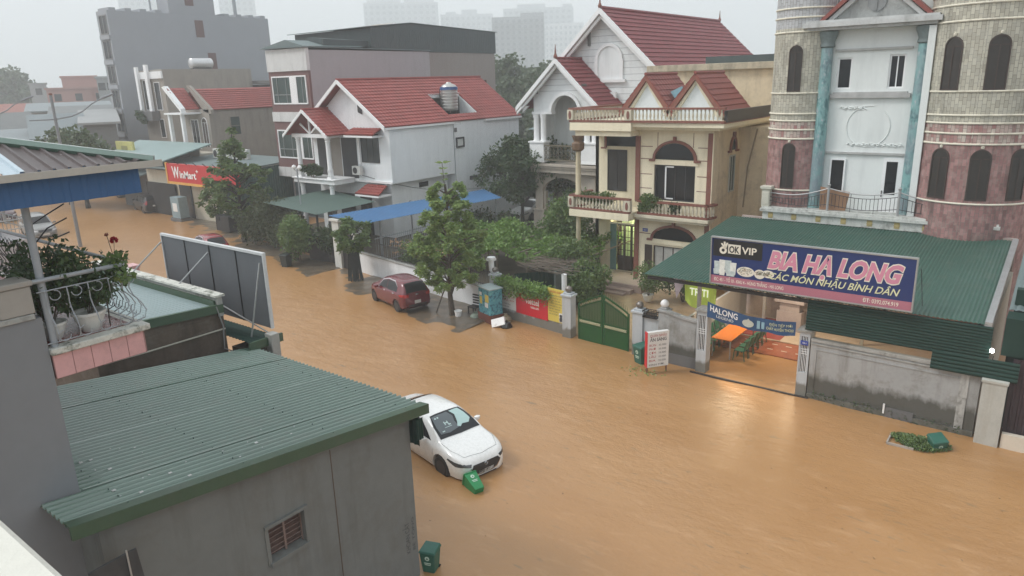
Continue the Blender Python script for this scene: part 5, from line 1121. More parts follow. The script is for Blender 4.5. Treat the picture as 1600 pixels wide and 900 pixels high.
# balustrades
BAL = None
balm = mat('cream_baluster', (.6, .56, .44), .7, .1, 2, streak=.3)
def baluster(par, x, y, z, h=.55):
    global BAL
    if BAL is None or abs(BAL[1]-h) > 1e-3:
        q = MB().lathe((x, y, z), [(.05, 0), (.05, .04), (.03, .07), (.055, .18), (.06, .24), (.03, .36), (.025, h-.1), (.045, h-.05), (.05, h)], 8)
        o = build(q, 'baluster', balm, par, smooth=True); BAL = (o, h, (x, y, z)); return
    s_ = BAL[0]; o = bpy.data.objects.new('baluster', s_.data); C.objects.link(o); o.parent = par
    # shared mesh was cut at BAL[2]; shift by the difference of both anchors
    d = Vector((x, y, z))-Vector(BAL[2]); o.location = d+(ORG[s_.name]-ORG[par.name]); ORG[o.name] = ORG[par.name]
def balustrade(par, pts, z, piers, h=.55, sp=.19, m=redtrim, bow=0):
    q = MB()
    for a, b in zip(pts, pts[1:]):
        F, L = frame_between(a, b, z); q.fbox(F, -.06, L+.06, 0, .1, -.11, .11); q.fbox(F, -.08, L+.08, .1+h, .19+h, -.13, .13)
    o = build(q, 'balustrade', m, par)
    for a, b in zip(pts, pts[1:]):
        F, L = frame_between(a, b, z); n = max(1, int(L/sp))
        for k in range(n):
            p = F.p(L*(k+.5)/n, .1, 0)
            if any((p.x-c[0])**2+(p.y-c[1])**2 < .045 for c in piers): continue
            baluster(o, p.x, p.y, p.z, h)
    for c in piers:
        build(MB().box(c[0]-.17, c[0]+.17, c[1]-.14, c[1]+.14, z+.1, z+.1+h), 'pier', balm, o, bevel=.01)
        build(MB().prism(FY(c[1]-.14), [(c[0]+.075*math.cos(2*PI*k/14), z+.1+h/2+(.2*math.sin(2*PI*k/14))) for k in range(14)], 0.002, .02), 'oval', redtrim, o)
    return o
balustrade(ch, [(XL-.2, 33.4), (XL-.2, 31.55), (XM, 31.55)], 4.0, [(XL-.2, 31.55), (XM-.05, 31.55)]); build(MB().box(XL-.3, XM+.05, 31.42, 33.5, 3.62, 3.98), 'slab', cream, ch, bevel=.02)
build(MB().box(XM+.1, XR+.2, 31.85, 32.59, 3.78, 3.95).box(XM+.2, XR+.1, 31.95, 32.59, 3.66, 3.778), 'slab', balm, ch, bevel=.03)
balustrade(ch, [(XM+.15, 32.55), (XM+.35, 32.0), (XR+.05, 32.0), (XR+.2, 32.4), (XR+.2, 32.58)], 3.96, [], .5)
balustrade(ch, [(XL-.2, 39), (XL-.2, 31.55), (XM, 31.55), (-12.55, 31.65)], 8.42, [(XL-.2, 31.55), (XM-.05, 31.55)], .5)
build(MB().box(XL-.25, XM+.1, 31.45, 39, 8.0, 8.4).box(XM+.101, -12.5, 31.6, 39, 8.2, 8.4).box(XM+.101, -12.8, 31.9, 39, 8.06, 8.19), 'roof_slab', cream, ch, bevel=.02)
build(MB().box(-12.75, -12.6, 32.2, 39.0, 8.42, 8.95), 'roof_railing', darkmetal, ch); build(MB().box(-12.65, -12.45, 31.6, 39.0, 8.402, 8.42), 'roof_edge', redtrim, ch)
# twin gabled tiled roof
def gable_roof(par, xa, xb, y0, y1, z0, zr, tm, over=.25, trim=True):
    xm = (xa+xb)/2; q = MB(); tile_slope(q, (xb+over, y0-over, z0-.1), (xb+over, y1, z0-.1), (xm, y1, zr), (xm, y0-over, zr)); tile_slope(q, (xa-over, y1, z0-.1), (xa-over, y0-over, z0-.1), (xm, y0-over, zr), (xm, y1, zr)); ridge_cap(q, (xm, y0-over, zr+.04), (xm, y1, zr+.04)); return build(q, 'roof', tm, par, fix=False)
yr = 34.2
for xa, xb, nm in ((-18.9, -16.35, 1), (-16.3, -13.7, 2)):
    xm = (xa+xb)/2; gable_roof(ch, xa, xb, yr, 37.5, 8.9, 10.6, redtile3); Fg = FY(yr)
    build(MB().prism(Fg, [(xa, 8.41), (xb, 8.41), (xb, 8.85), (xm, 10.45), (xa, 8.85)], -.15, 0), 'gable', mat('white_gable_panel', (.62, .67, .7), .8, .08, 1) if nm == 1 else bpy.data.materials['white_gable_panel'], ch)
    q = MB(); q.prism(Fg, [(xa-.3, 8.6), (xa-.05, 8.6), (xm, 10.32), (xm, 10.65)], .02, .24).prism(Fg, [(xb+.3, 8.6), (xb+.05, 8.6), (xm, 10.32), (xm, 10.65)], .02, .24); build(q, 'bargeboard', redtrim, ch)
    q = MB(); q.prism(Fg, [(xa+.02, 8.55), (xa+.2, 8.55), (xm, 10.12), (xm, 10.3)], .002, .1).prism(Fg, [(xb-.02, 8.55), (xb-.2, 8.55), (xm, 10.12), (xm, 10.3)], .002, .1); build(q, 'inner_trim', balm, ch)
build(MB().face([(-16.6, 34.7, 9.75), (-16.3, 34.7, 9.35), (-16.1, 35.6, 9.5), (-16.5, 35.8, 10.0)]).face([(-16.3, 34.7, 9.35), (-15.9, 34.7, 9.75), (-15.7, 35.6, 10.1), (-16.1, 35.6, 9.5)]), 'tarpaulin', mat('pale_blue_tarp', (.22, .38, .43), .6, .2, 3), label='crumpled pale blue tarpaulin between the twin red gables', cat='tarpaulin', fix=False)
# side window + rear block
Fs = FX(XR+.013); window(ch, Fs, 34.6, 35.3, 4.9, 6.7, fm=mat('grey_frame', (.4, .42, .4), .5), gm=greenglass, bars=1); q = MB().prism(Fs, [(34.95+.3*math.cos(PI*k/12), 6.95+.55*math.sin(PI*k/12)) for k in range(13)], .002, .03); build(q, 'fanlight', darkglass, ch); archtrim(ch, Fs, 34.95, .32, 6.95, .57, .1)
rb = thing('rear_block', 'stained cream rear block with dark sheet roof between cream house and tower', 'building', (-14, 42, 0)); build(MB().box(-20, -10.3, 39.5, 48, -.3, 10.75), 'wall', creamside, rb); build(MB().box(-20.3, -10.2, 39.2, 48, 10.752, 11.1), 'parapet', mat('mossy_cream_parapet', (.45, .4, .3), .85, .2, 1, streak=.7, scol=(.12, .11, .08), grime=.5, gcol=(.1, .1, .07)), rb, bevel=.03)
build(MB().box(-17.5, -10.2, 41, 46, 11.102, 11.5), 'roof_sheet', blacksheet, rb)
build(MB().box(-13.34, -10.4, 36.0, 39.4, -.3, 8.0), 'side_wing', creamside, rb); build(MB().tube([(-12.5, 35.9, 7.9), (-12.9, 35.95, 6), (-13.0, 35.9, 4)], .04, 6), 'downpipe', mat('tan_pipe', (.3, .24, .16), .7), rb)

# ================================================================ WHITE HOUSE
wh = thing('white_house', 'white two storey house with bright red tiled gable roof and columned porch', 'house', (-40, 40, 0)); XR, XL, YF = -36.6, -44.8, 34.0; XM = -40.7
whs = mat('cool_white_wall', (.76, .79, .8), .8, .06, .35, streak=.28, scol=(.4, .42, .43))
q = MB().box(XL, XR, YF, 48.4, 3.98, 7.75); q.prism(FY(YF), [(XL, 7.751), (XR, 7.751), (XM, 10.7)], -6.5, 0).prism(FY(YF), [(XL, 7.751), (XR, 7.751), (XM, 10.7)], -14.4, -9.9).prism(FY(YF), [(XL, 7.751), (XR-2.4, 7.751), (XR-2.4, 9.45), (XM, 10.7)], -9.899, -6.501); q.box(XL, XR-.5, YF+.3, 40, -.3, 3.978).box(XL, XR-.001, 40.4, 48.4, -.3, 3.978); build(q, 'wall', whs, wh)
build(MB().box(XL, XR+.05, YF-.12, YF-.001, 3.98, 4.12), 'floor_band', whitetrim, wh)
q = MB(); ov = .35; zE = 7.86; yb_ = 48.6; zR = 10.9
def slope(q, xe, ze, y0, y1): tile_slope(q, *([(xe, y0, ze), (xe, y1, ze), (XM, y1, zR), (XM, y0, zR)] if xe > XM else [(xe, y1, ze), (xe, y0, ze), (XM, y0, zR), (XM, y1, zR)]), step=.34)
slope(q, XR+.12, zE-.05, YF-.7, 40.5); slope(q, XR-2.4, 9.65, 40.52, 43.9); tile_slope(q, (XR+.12, 40.52, 7.81), (XR+.12, 43.9, 7.81), (XR-.5, 43.9, 8.26), (XR-.5, 40.52, 8.26), step=.34); slope(q, XR+.12, zE-.05, 43.92, yb_); slope(q, XL-.3, zE-.1, YF-.7, yb_)
ridge_cap(q, (XM, YF-.7, zR+.05), (XM, yb_, zR+.05)); build(q, 'roof', redtile, wh, fix=False)
F = FY(YF-.68); q = MB()
for xe in (XR+.3, XL-.3): q.prism(F, [(xe, 7.55), (xe-(.0), 7.85), (XM, 10.95), (XM, 10.68)], -.04, .04)
build(q, 'bargeboard', whitetrim, wh)
for a, b in ((YF-.5, 40.4), (44, yb_)): build(MB().box(XR, XR+.2, a, b, 7.62, 7.75), 'eave_board', whitetrim, wh)
q = MB().prism(FX(XR+.005), [(40.5, 7.6), (43.9, 7.6), (43.9, 7.74), (40.5, 7.74)], -.4, 0); q.prism(FY(40.5), [(XR, 7.76), (XR-2.4, 7.76), (XR-2.4, 9.6)], -.06, .0).prism(FY(43.95), [(XR, 7.76), (XR-2.4, 7.76), (XR-2.4, 9.6)], -.06, .0); q.box(XR-2.5, XR-2.4, 40.5, 43.95, 8, 9.75); build(q, 'tank_recess', whs, wh); build(MB().box(XR-2.39, XR-.56, 40.56, 43.88, 7.76, 7.86), 'shaded_recess_floor', darkgrey, wh)  # recess floor coloured dark to give the shade inside the white recess
tk = thing('water_tank', 'upright ribbed steel water tank on the bright red tiled roof', 'water tank', (-38.3, 42.0, 8.4)); pr = [(.001, 0), (.6, 0)]
for k in range(7): pr += [(.62, .1+k*.22), (.66, .14+k*.22), (.66, .24+k*.22), (.62, .28+k*.22)]
pr += [(.6, 1.72), (.5, 1.85), (.2, 1.98), (.16, 2.06), (.001, 2.08)]; build(MB().lathe((-38.3, 42.0, 8.5), pr, 24), 'tank', mat('dull_tank_steel', (.5, .5, .48), .35, .12, 2, metal=.7), tk, smooth=True)
build(MB().lathe((-38.3, 42.0, 10.0), [(.668, 0), (.668, .22)], 24), 'band', mat('blue_band', (.05, .12, .3), .5), tk, smooth=True); q = MB()
for k in range(4): a = PI/4+k*PI/2; q.tube([(-38.3+.6*math.cos(a), 42+.6*math.sin(a), 7.85), (-38.3+.6*math.cos(a), 42+.6*math.sin(a), 8.52)], .035, 5)
q.tube([(-38.3-.3, 41.3, 8), (-38.3-.3, 41.3, 10.1)], .03, 5); build(q, 'stand', darkmetal, tk)
F = FY(YF); window(wh, F, -39.5, -37.7, 5.35, 7.3, fm=darkmetal, gm=mat('grey_window_glass', (.05, .058, .06), .12), bars=2, n0=.01, fwid=.05)
build(MB().fbox(F, -39.78, -39.6, 5.2, 7.5, .002, .1), 'pilaster', whitetrim, wh); build(MB().prism(F, [(-39.5, 9.35), (-39.5, 8.75), (-39.1, 8.62), (-39.1, 9.15)], .002, .06), 'vent', darkmetal, wh)
q = MB(); tile_slope(q, (-40.2, YF-.9, 7.32), (-37.3, YF-.9, 7.32), (-37.3, YF, 7.7), (-40.2, YF, 7.7)); build(q, 'canopy_tiles', redtile, wh, fix=False); build(MB().box(-40.2, -37.25, YF-.92, YF-.02, 7.12, 7.24), 'canopy_slab', whitetrim, wh)
q = MB(); tile_slope(q, (-39.2, YF-1.2, 3.35), (-36.8, YF-1.2, 3.35), (-37.2, YF, 3.85), (-39.2, YF, 3.85)); build(q, 'canopy_tiles', redtile, wh, fix=False); build(MB().box(-39.2, -36.8, YF-1.2, YF, 3.17, 3.28), 'canopy_slab', whitetrim, wh)
for a, b in ((-44.3, -43.2), (-41.6, -40.0)): build(MB().fbox(F, a, b, 4.2, 7.0, .002, .03), 'door', mat('grey_black_door', (.03, .032, .034), .5, .2, 2), wh)
build(MB().fbox(F, -43.1, -41.7, 4.2, 7.0, .002, .02), 'panel', stonegrey, wh)
for a, b in ((-44.3, -43.2), (-42.6, -41.0), (-40.4, -39.2)): build(MB().fbox(FY(YF+.3), a, b, .1, 3.0, .002, .03), 'door', bpy.data.materials['grey_black_door'], wh)
# porch
yp = 32.4; build(MB().box(-45.0, -40.4, yp-.3, YF-.13, 3.9, 4.2).box(-45.1, -40.3, yp-.4, YF-.13, 4.202, 4.28), 'balcony', whitetrim, wh, bevel=.02)
for x in (-44.4, -41.1):
    for z0, z1 in ((.1, 3.9), (4.9, 7.1)): cl = build(MB().lathe((x, yp, 0), [(.2, z0), (.17, z0+.1), (.16, z1-.3), (.2, z1-.25), (.16, z1-.2), (.24, z1)], 14), 'column', whitetrim, wh, smooth=True)
    build(MB().box(x-.2, x+.2, yp-.2, yp+.2, 4.282, 4.4).box(x-.12, x-.04, yp-.15, yp+.15, 4.402, 4.9).box(x+.04, x+.12, yp-.15, yp+.15, 4.402, 4.9), 'pedestal', whitetrim, wh)
build(MB().box(-44.8, -40.7, yp-.2, yp+.2, 7.102, 7.35).box(-40.9, -40.7, yp+.2, YF, 7.102, 7.35), 'porch_beam', whitetrim, wh)
xm = -42.75; za = 9.0; q = MB(); tile_slope(q, (-40.35, yp-.7, 7.3), (-40.35, YF+.6, 7.3), (xm, YF+.6, za), (xm, yp-.7, za), step=.3); tile_slope(q, (-45.15, YF+.6, 7.3), (-45.15, yp-.7, 7.3), (xm, yp-.7, za), (xm, YF+.6, za), step=.3); ridge_cap(q, (xm, yp-.7, za+.04), (xm, YF+.6, za+.04)); build(q, 'porch_roof', redtile, wh, fix=False)
F = FY(yp-.68); q = MB().prism(F, [(-45.2, 7.1), (-45.2, 7.3), (xm, 9.05), (xm, 8.82)], -.04, .04).prism(F, [(-40.3, 7.1), (-40.3, 7.3), (xm, 9.05), (xm, 8.82)], -.04, .04)
Ft = FY(yp-.1); q.prism(Ft, [(xm-.06, 7.36), (xm+.06, 7.36), (xm+.06, 8.6), (xm-.06, 8.6)], 0, .1).prism(Ft, [(xm-.1, 7.36), (xm+.05, 7.36), (xm-1.0, 8.1), (xm-1.1, 8.0)], 0, .08).prism(Ft, [(xm+.1, 7.36), (xm-.05, 7.36), (xm+1.0, 8.1), (xm+1.1, 8.0)], 0, .08); build(q, 'porch_truss', whitetrim, wh)
bush('balcony_plant', 'leafy plant spilling over the white house balcony between two columns', (-43.0, 32.3, 4.3), 1.4, .35, 1.0, 1100, .2, .07, leafB, lump=8)
def ac_unit(): 
    t = thing('air_conditioner', 'a', 'air conditioner'); build(MB().box(-.42, .42, -.15, .15, 0, .6), 'casing', mat('ac_white', (.6, .6, .57), .5, .08, 2), t, bevel=.02)
    build(MB().lathe((0, 0, 0), [(.22, 0), (.22, .02), (.15, .021), (.001, .022)], 20), 'fan_guard', darkmetal, t); g_ = t.children[1]; g_.rotation_euler[0] = PI/2; g_.location = (-.1, -.151, .3); return t
a0 = ac_unit(); a0.location = (-39.75, YF-.3, 4.5); a0['label'] = 'single air conditioner box on the white house wall beside the right porch column'
for i, (x, y) in enumerate(((-61.3, 38.2), (-60.1, 38.4), (-58.8, 38.6), (-57.7, 38.8))):
    o = dup(a0, loc=(x, 36.0+.15*i, 4.6), rz=0); o.scale = (1.25, 1.25, 1.4); o['group'] = 'row of air conditioners on the grey green roof'; o['label'] = ['leftmost', 'second from left', 'third from left', 'rightmost'][i]+' of four white air conditioners on the flat steel roof'
Fs = FX(XR+.004); window(wh, Fs, 40.6, 41.5, 5.85, 6.6, fm=darkmetal, gm=mat('white_blind', (.6, .62, .6), .6), bars=0, n0=.03, fwid=.12); build(MB().fbox(Fs, 40.38, 40.42, 3.0, 7.6, 0, .04), 'downpipe', greypaint, wh)
build(MB().fbox(Fs, 40.5, 40.75, 7.0, 7.3, 0.001, .04), 'vent', darkgrey, wh)
for y in (37.0, 42.0): build(MB().box(XR-.5, XR-.45, y, y+.9, 3.35, 3.7) if y < 40 else MB().fbox(Fs, y, y+.9, 3.3, 3.6, 0, .03), 'vent', darkglass, wh)
q = MB(); A_, B_ = Vector((-39.2, 33.6, 4.5)), Vector((-31.4, 37.5, 3.6)); q.tube([A_.lerp(B_, k/10)-Vector((0, 0, .5*math.sin(PI*k/10))) for k in range(11)], .022, 4); build(q, 'cable', darkmetal, label='thin dark cable sagging from the air conditioner along the white house wall', cat='cable')
# blue-roofed carport
cp = thing('carport', 'long blue corrugated carport roof beside the white house', 'carport', (-33, 32, 0)); A = gz(515, 343, 3.0); B = gz(775, 305, 3.35)
build(MB().sheet((-34.7, 26.9, 3.12), (-33.1, 39.5, 3.12), (-30.3, 38.0, 2.93), (-31.55, 26.9, 2.93), 50, .012), 'roof_sheet', bluesheet, cp, fix=False)
build(MB().box(-34.7, -31.55, 26.84, 26.89, 2.8, 2.95), 'fascia', galv, cp)
for x, y in ((-31.0, 34.0), (-30.6, 37.7), (-34, 33), (-31.8, 28.3)): build(MB().box(x-.05, x+.05, y-.05, y+.05, -.1, 2.93 if x > -33 else 3.2), 'post', greypaint, cp)
build(MB().box(-34.45, -33.85, 26.85, 27.45, -.3, 2.85).box(-34.55, -33.75, 26.75, 27.55, 2.852, 2.98), 'pillar', mat('white_gatepost', (.6, .61, .58), .8, .08, 1, streak=.4), cp)
build(MB().box(-33.83, -32.9, 27.0, 27.08, -.2, 2.2).box(-37.5, -34.47, 27.3, 27.4, -.2, 1.6), 'gate_panel', darkmetal, cp); build(MB().box(-32.85, -32.6, 26.95, 27.3, -.3, 2.2), 'pillar', bpy.data.materials['white_gatepost'], cp)
q = MB(); y = 27.6
while y < 37.8: q.tube([(-31.5, y, .2), (-31.5, y, 2.0)], .018, 4); y += .16
q.box(-31.52, -31.48, 27.5, 38, 1.9, 1.94).box(-31.52, -31.48, 27.5, 38, .5, .54); build(q, 'railing', greypaint, cp)
# green carport left
gc = thing('carport', 'dark grey green canopy roof in front of the white house porch', 'carport', (-41, 31, 0))
P = [gz(431, 320, 3.1), gz(520, 328, 2.9), gz(604, 300, 2.9), gz(515, 293, 3.1)]
build(MB().sheet((-42.8, 27.9, 3.15), (-37.0, 27.7, 2.85), (-37.0, 32.6, 2.95), (-42.8, 33.4, 3.3), 50, .012), 'roof_sheet', mat('dusky_green_sheet', (.1, .15, .13), .5, .12, 1), gc, fix=False)
for x, y in ((-42.5, 28.2), (-37.3, 28.0), (-37.3, 32.2)): build(MB().box(x-.05, x+.05, y-.05, y+.05, -.2, 2.9), 'post', darkmetal, gc)
gpo = thing('street_pole', 'thin grey pole with twin globe lights rising beside the dark canopy', 'pole', (-40.2, 29.0, 0)); build(MB().tube([(-40.2, 29.0, 0), (-40.2, 29.0, 5.4)], .045, 8), 'pole', greypaint, gpo); q = MB()
for dx in (-.3, .3): build(MB().lathe((-40.2+dx, 29, 5.35), [(.001, 0), (.12, .06), (.15, .15), (.1, .27), (.001, .3)], 10), 'globe', whiteclean, gpo, smooth=True)
build(MB().tube([(-40.5, 29, 5.35), (-40.2, 29, 5.2), (-39.9, 29, 5.35)], .02, 5), 'arm', greypaint, gpo)

# ================================================================ THREE STOREY HOUSE
ts = thing('three_storey_house', 'three storey mauve grey house with plum banded street front', 'house', (-50, 42, 0)); X0_, X1_, YF = -52.3, -47.2, 36.0
build(MB().box(X0_, X1_, YF+.25, 49.4, 3.55, 13.25), 'wall', mauve, ts); build(MB().box(X0_, X1_-.8, YF+1.2, 49, -.3, 3.548), 'ground_wall', mat('pale_mauve_ground', (.45, .45, .46), .8, .06), ts)
F = FY(YF+.25); swb = mat('stained_white_band', (.6, .61, .6), .8, .08, 1, streak=.6, scol=(.3, .3, .29))
for z0, z1 in ((11.75, 13.4), (7.9, 8.65), (3.5, 4.25)): build(MB().fbox(F, X0_, X1_, z0, z1, .002, .3), 'white_band', swb, ts)
for z0, z1 in ((4.252, 7.898), (8.652, 11.748)): build(MB().fbox(F, X0_, X1_, z0, z1, .002, .2), 'plum_band', plum, ts)
for z0, z1 in ((5.0, 7.25), (9.25, 11.4)):
    o = window(ts, F, X0_+.35, X1_-.35, z0, z1, fm=whitetrim, gm=greenglass, bars=0, n0=.22, fwid=.1); build(MB().fbox(F, X0_+2.7, X0_+3.55, z0+.1, z1-.1, .24, .27), 'pier', whitetrim, ts)
    build(MB().fbox(F, X0_+1.0, X0_+1.06, z0+.1, z1-.1, .235, .262).fbox(F, X0_+2.15, X0_+2.21, z0+.1, z1-.1, .235, .262).fbox(F, X0_+4.2, X0_+4.26, z0+.1, z1-.1, .235, .262).fbox(F, X0_+.45, X0_+2.7, z0+.7, z0+.76, .235, .262), 'mullion', mat('grey_mullion', (.22, .24, .24), .5), o)
build(MB().box(X0_+.3, X1_-1.2, YF+1.16, YF+1.2, .1, 3.0), 'shopfront', mat('blue_grey_door', (.12, .16, .18), .4, .3, 1.5), ts)
q = MB().hexa([(X0_-.4, YF-.3, 13.5), (X1_+.1, YF-.3, 13.42), (X1_+.1, 49.5, 13.3), (X0_-.4, 49.5, 13.4), (X0_-.4, YF-.3, 13.55), (X1_+.1, YF-.3, 13.5), (X1_+.1, 49.5, 13.38), (X0_-.4, 49.5, 13.5)]); q.prism(FY(YF-.2), [(X0_-.3, 13.56), (X1_, 13.51), (-49.4, 14.05)], -6, 0); build(q, 'roof', tealdark, ts)
q = MB().hexa([(-50, 38, 13.6), (-47.6, 38, 13.6), (-47.6, 44, 13.6), (-50, 44, 13.6), (-49.5, 38, 14.3), (-47.6, 38, 14.1), (-47.6, 44, 14.0), (-49.5, 44, 14.2)]); build(q, 'skylight_box', blacksheet, ts)
tb2 = thing('taupe_building', 'taupe building with dark slate green sheet storey on its roof', 'building', (-50, 54, 0)); build(MB().box(-58, -47.25, 49.45, 58.8, -.3, 13.2), 'wall', taupe, tb2)
q = MB().prism(FX(-47.2), [(42.6, 13.5), (49.44, 13.22), (49.46, 13.22), (58.95, 13.18), (58.95, 15.15), (47.2, 15.55), (42.6, 15.05)], -10, 0); build(q, 'sheet_storey', blacksheet, tb2)
build(MB().hexa([(-57.5, 42.0, 15.02), (-47.1, 42.0, 15.07), (-47.1, 47.2, 15.57), (-57.5, 47.2, 15.57), (-57.5, 42.0, 15.07), (-47.1, 42.0, 15.12), (-47.1, 47.2, 15.62), (-57.5, 47.2, 15.62)]).hexa([(-57.5, 47.22, 15.57), (-47.1, 47.22, 15.57), (-47.1, 59.1, 15.17), (-57.5, 59.1, 15.17), (-57.5, 47.22, 15.62), (-47.1, 47.22, 15.62), (-47.1, 59.1, 15.22), (-57.5, 59.1, 15.22)]), 'roof', tealdark, tb2)
q = MB().sheet((-47.19, 42.7, 13.55), (-47.19, 58.9, 13.3), (-47.19, 58.9, 15.1), (-47.19, 42.7, 15.0), 60, .01, .01, 'trap'); build(q, 'ribbed_cladding', blacksheet, tb2, fix=False)
window(tb2, FX(-47.24), 54.5, 57.3, 10.2, 10.7, fm=mat('rusty_railing', (.15, .06, .05), .7), bars=7, n0=.03)
build(MB().face([(-51, 43, 15.15), (-49, 43.2, 15.17), (-48, 46.5, 15.65), (-50.5, 46.6, 15.66)]), 'patched_sheet', mat('tan_patch', (.4, .35, .28), .7, .3, 3), tb2, fix=False)

# ================================================================ BIG GABLED HOUSE
bh = thing('gabled_villa', 'white villa with tall dark red tiled gables and arched balcony', 'house', (-28, 46, 0)); ys, yg = 42.0, 44.5
vw = mat('villa_white_render', (.76, .79, .79), .8, .06, .5, streak=.35, scol=(.34, .36, .36)); vg = mat('villa_stone_render', (.44, .39, .33), .75, .12, 1, streak=.4)
ap = py(947, 14, yg); er = py(1050, 122, yg); xm = ap.x; zr_ = ap.z; hw = 8.0; ze = zr_-hw*(ap.z-er.z)/(er.x-ap.x)
q = MB().box(xm-4.6, xm+5.5, yg, 63, -.3, min(ze+2.4, zr_-5.6*(zr_-ze)/hw-.3)); ze_ = ze; zt0 = min(ze+2.4, zr_-5.6*(zr_-ze)/hw-.3); q.prism(FY(yg), [(xm-4.6, zt0+.001), (xm+5.5, zt0+.001), (xm+5.5, zr_-5.5*(zr_-ze)/hw-.25), (xm, zr_-.25), (xm-4.6, zr_-4.6*(zr_-ze)/hw-.25)], -18.5, 0); build(q, 'wall', vw, bh)
rise = (zr_-ze)/hw; RX = 6.9; q = MB(); zq = zr_-RX*rise; tile_slope(q, (xm+RX, yg-.8, zq), (xm+RX, 63.8, zq), (xm, 63.8, zr_), (xm, yg-.8, zr_), step=.42, drop=.05); tile_slope(q, (xm-RX, 63.8, zq), (xm-RX, yg-.8, zq), (xm, yg-.8, zr_), (xm, 63.8, zr_), step=.42); ridge_cap(q, (xm, yg-.8, zr_+.06), (xm, 63.8, zr_+.06), .12); build(q, 'main_roof', redtile2, bh, fix=False)
def barge(par, F, x, z, w_, rs__, th_=.32, n0=-.05, n1=.12):
    q = MB()
    for s_ in (1, -1): q.prism(F, [(x, z+.04), (x, z-th_), (x+s_*w_, z-th_-w_*rs__), (x+s_*w_, z+.04-w_*rs__)], n0, n1)
    return build(q, 'bargeboard', whitetrim, par)
barge(bh, FY(yg-.8), xm, zr_, RX+.1, rise); barge(bh, FY(yg-.6), xm, zr_-.4, RX-.3, rise, .2)
q = MB()
for k in range(14): z = 8.6+k*.42; wv = min(5.5, (zr_-.5-z)/rise-.2); q.fbox(FY(yg), xm-wv, xm+wv, z, z+.03, .001, .008) if wv > .3 else None
build(q, 'groove', mat('villa_groove', (.4, .42, .43), .9), bh)
F = FY(yg); aw = py(952, 100, yg); q = MB().prism(F, arch_pts(aw.x-.85, aw.x+.85, aw.z-1.0, aw.z+.3, 12), .002, .05); nb_ = build(q, 'niche', vw, bh); archq = MB(); n = 12
for k in range(n):
    a, b = PI*k/n, PI*(k+1)/n; Pf = lambda t, e: (aw.x+(.85+e)*math.cos(t), aw.z+.3+(.85+e)*math.sin(t)); archq.prism(F, [Pf(a, 0), Pf(a, .2), Pf(b, .2), Pf(b, 0)], .002, .14)
archq.fbox(F, aw.x-1.1, aw.x-.85, aw.z-1, aw.z+.3, .002, .12).fbox(F, aw.x+.85, aw.x+1.1, aw.z-1, aw.z+.3, .002, .12).fbox(F, aw.x-1.3, aw.x+1.3, aw.z-1.2, aw.z-1.002, .002, .2); build(archq, 'arch_trim', whitetrim, nb_)
for p_ in ((921, 60),): h_ = py(*p_, yg-.05); build(MB().box(h_.x-.07, h_.x+.07, yg-.7, yg, h_.z+.2, h_.z+.5).box(h_.x-.06, h_.x+.06, yg-.2, yg, h_.z-.5, h_.z+.198), 'bracket', darkgrey, bh)
# front gable
ap2 = py(877, 92, ys); el = py(818, 165, ys); x2, z2 = ap2.x, ap2.z; r2 = (z2-el.z)/(x2-el.x); w2 = x2-el.x
F = FY(ys); sx0_, sx1_ = x2-2.35, x2+2.9; AC, AR = .3, 1.08
q = MB().prism(F, [(sx0_, 8.4), (sx0_, z2-2.35*r2-.15), (x2, z2-.15), (sx1_, z2-2.9*r2-.15), (sx1_, 8.4)]+[(x2+AC+AR*math.cos(PI*k/14), 8.4+AR*math.sin(PI*k/14)) for k in range(15)], -.3, 0); build(q, 'front_gable', vw, bh)
q = MB(); 
for s_ in (1, -1): tile_slope(q, *([(x2+w2, ys-.7, z2-w2*r2), (x2+w2, yg, z2-w2*r2), (x2, yg, z2), (x2, ys-.7, z2)] if s_ > 0 else [(x2-w2, yg, z2-w2*r2), (x2-w2, ys-.7, z2-w2*r2), (x2, ys-.7, z2), (x2, yg, z2)]), step=.36, drop=.045)
ridge_cap(q, (x2, ys-.7, z2+.05), (x2, yg, z2+.05)); build(q, 'front_roof', redtile2, bh, fix=False); barge(bh, FY(ys-.7), x2, z2, w2+.1, r2, .28); barge(bh, FY(ys-.5), x2, z2-.35, w2-.3, r2, .16)
q = MB(); n = 14
for k in range(n):
    a, b = PI*k/n, PI*(k+1)/n; Pf = lambda t, e: (x2+AC+(AR+e)*math.cos(t), 8.4+(AR+e)*math.sin(t)); q.prism(F, [Pf(a, 0), Pf(a, .22), Pf(b, .22), Pf(b, 0)], .002, .16)
build(q, 'arch_trim', whitetrim, bh); q = MB()
q = MB()
for k in range(5): z = 9.75+k*.38; wv = min(2.3, (z2-.3-z)/r2-.1); q.fbox(F, x2-wv, x2+wv, z, z+.03, .001, .008)
build(q, 'groove', bpy.data.materials['villa_groove'], bh)
for a, z in ((-2.0, 9.9), (1.9, 9.9)): build(MB().box(x2+a-.06, x2+a+.06, ys-.5, ys, z+.1, z+.3).box(x2+a-.05, x2+a+.05, ys-.15, ys, z-.3, z+.098), 'bracket', darkgrey, bh)
build(MB().box(sx0_, sx1_, ys+2.2, ys+2.4, 4.9, 9.6), 'recess_wall', vw, bh); window(bh, FY(ys+2.19), x2-.2, x2+1.1, 5.2, 8.2, bars=1, fm=whitetrim); [build(MB().box(a, a+.2, ys+.3, yg, 4.9, 8.9), 'side_wall', vw, bh) for a in (sx0_, sx1_-.2)]
[build(MB().fbox(F, a, b, 8.25, 8.395, -.4, .1), 'impost', whitetrim, bh) for a, b in ((sx0_-.1, x2+AC-AR), (x2+AC+AR, sx1_+.1))]
for x in (sx0_+.25, sx0_+.85, sx1_-.85, sx1_-.25): build(MB().lathe((x, ys-.05, 0), [(.24, 6.42), (.2, 6.55), (.19, 7.95), (.24, 8.12), (.26, 8.24)], 14), 'column', whitetrim, bh, smooth=True)
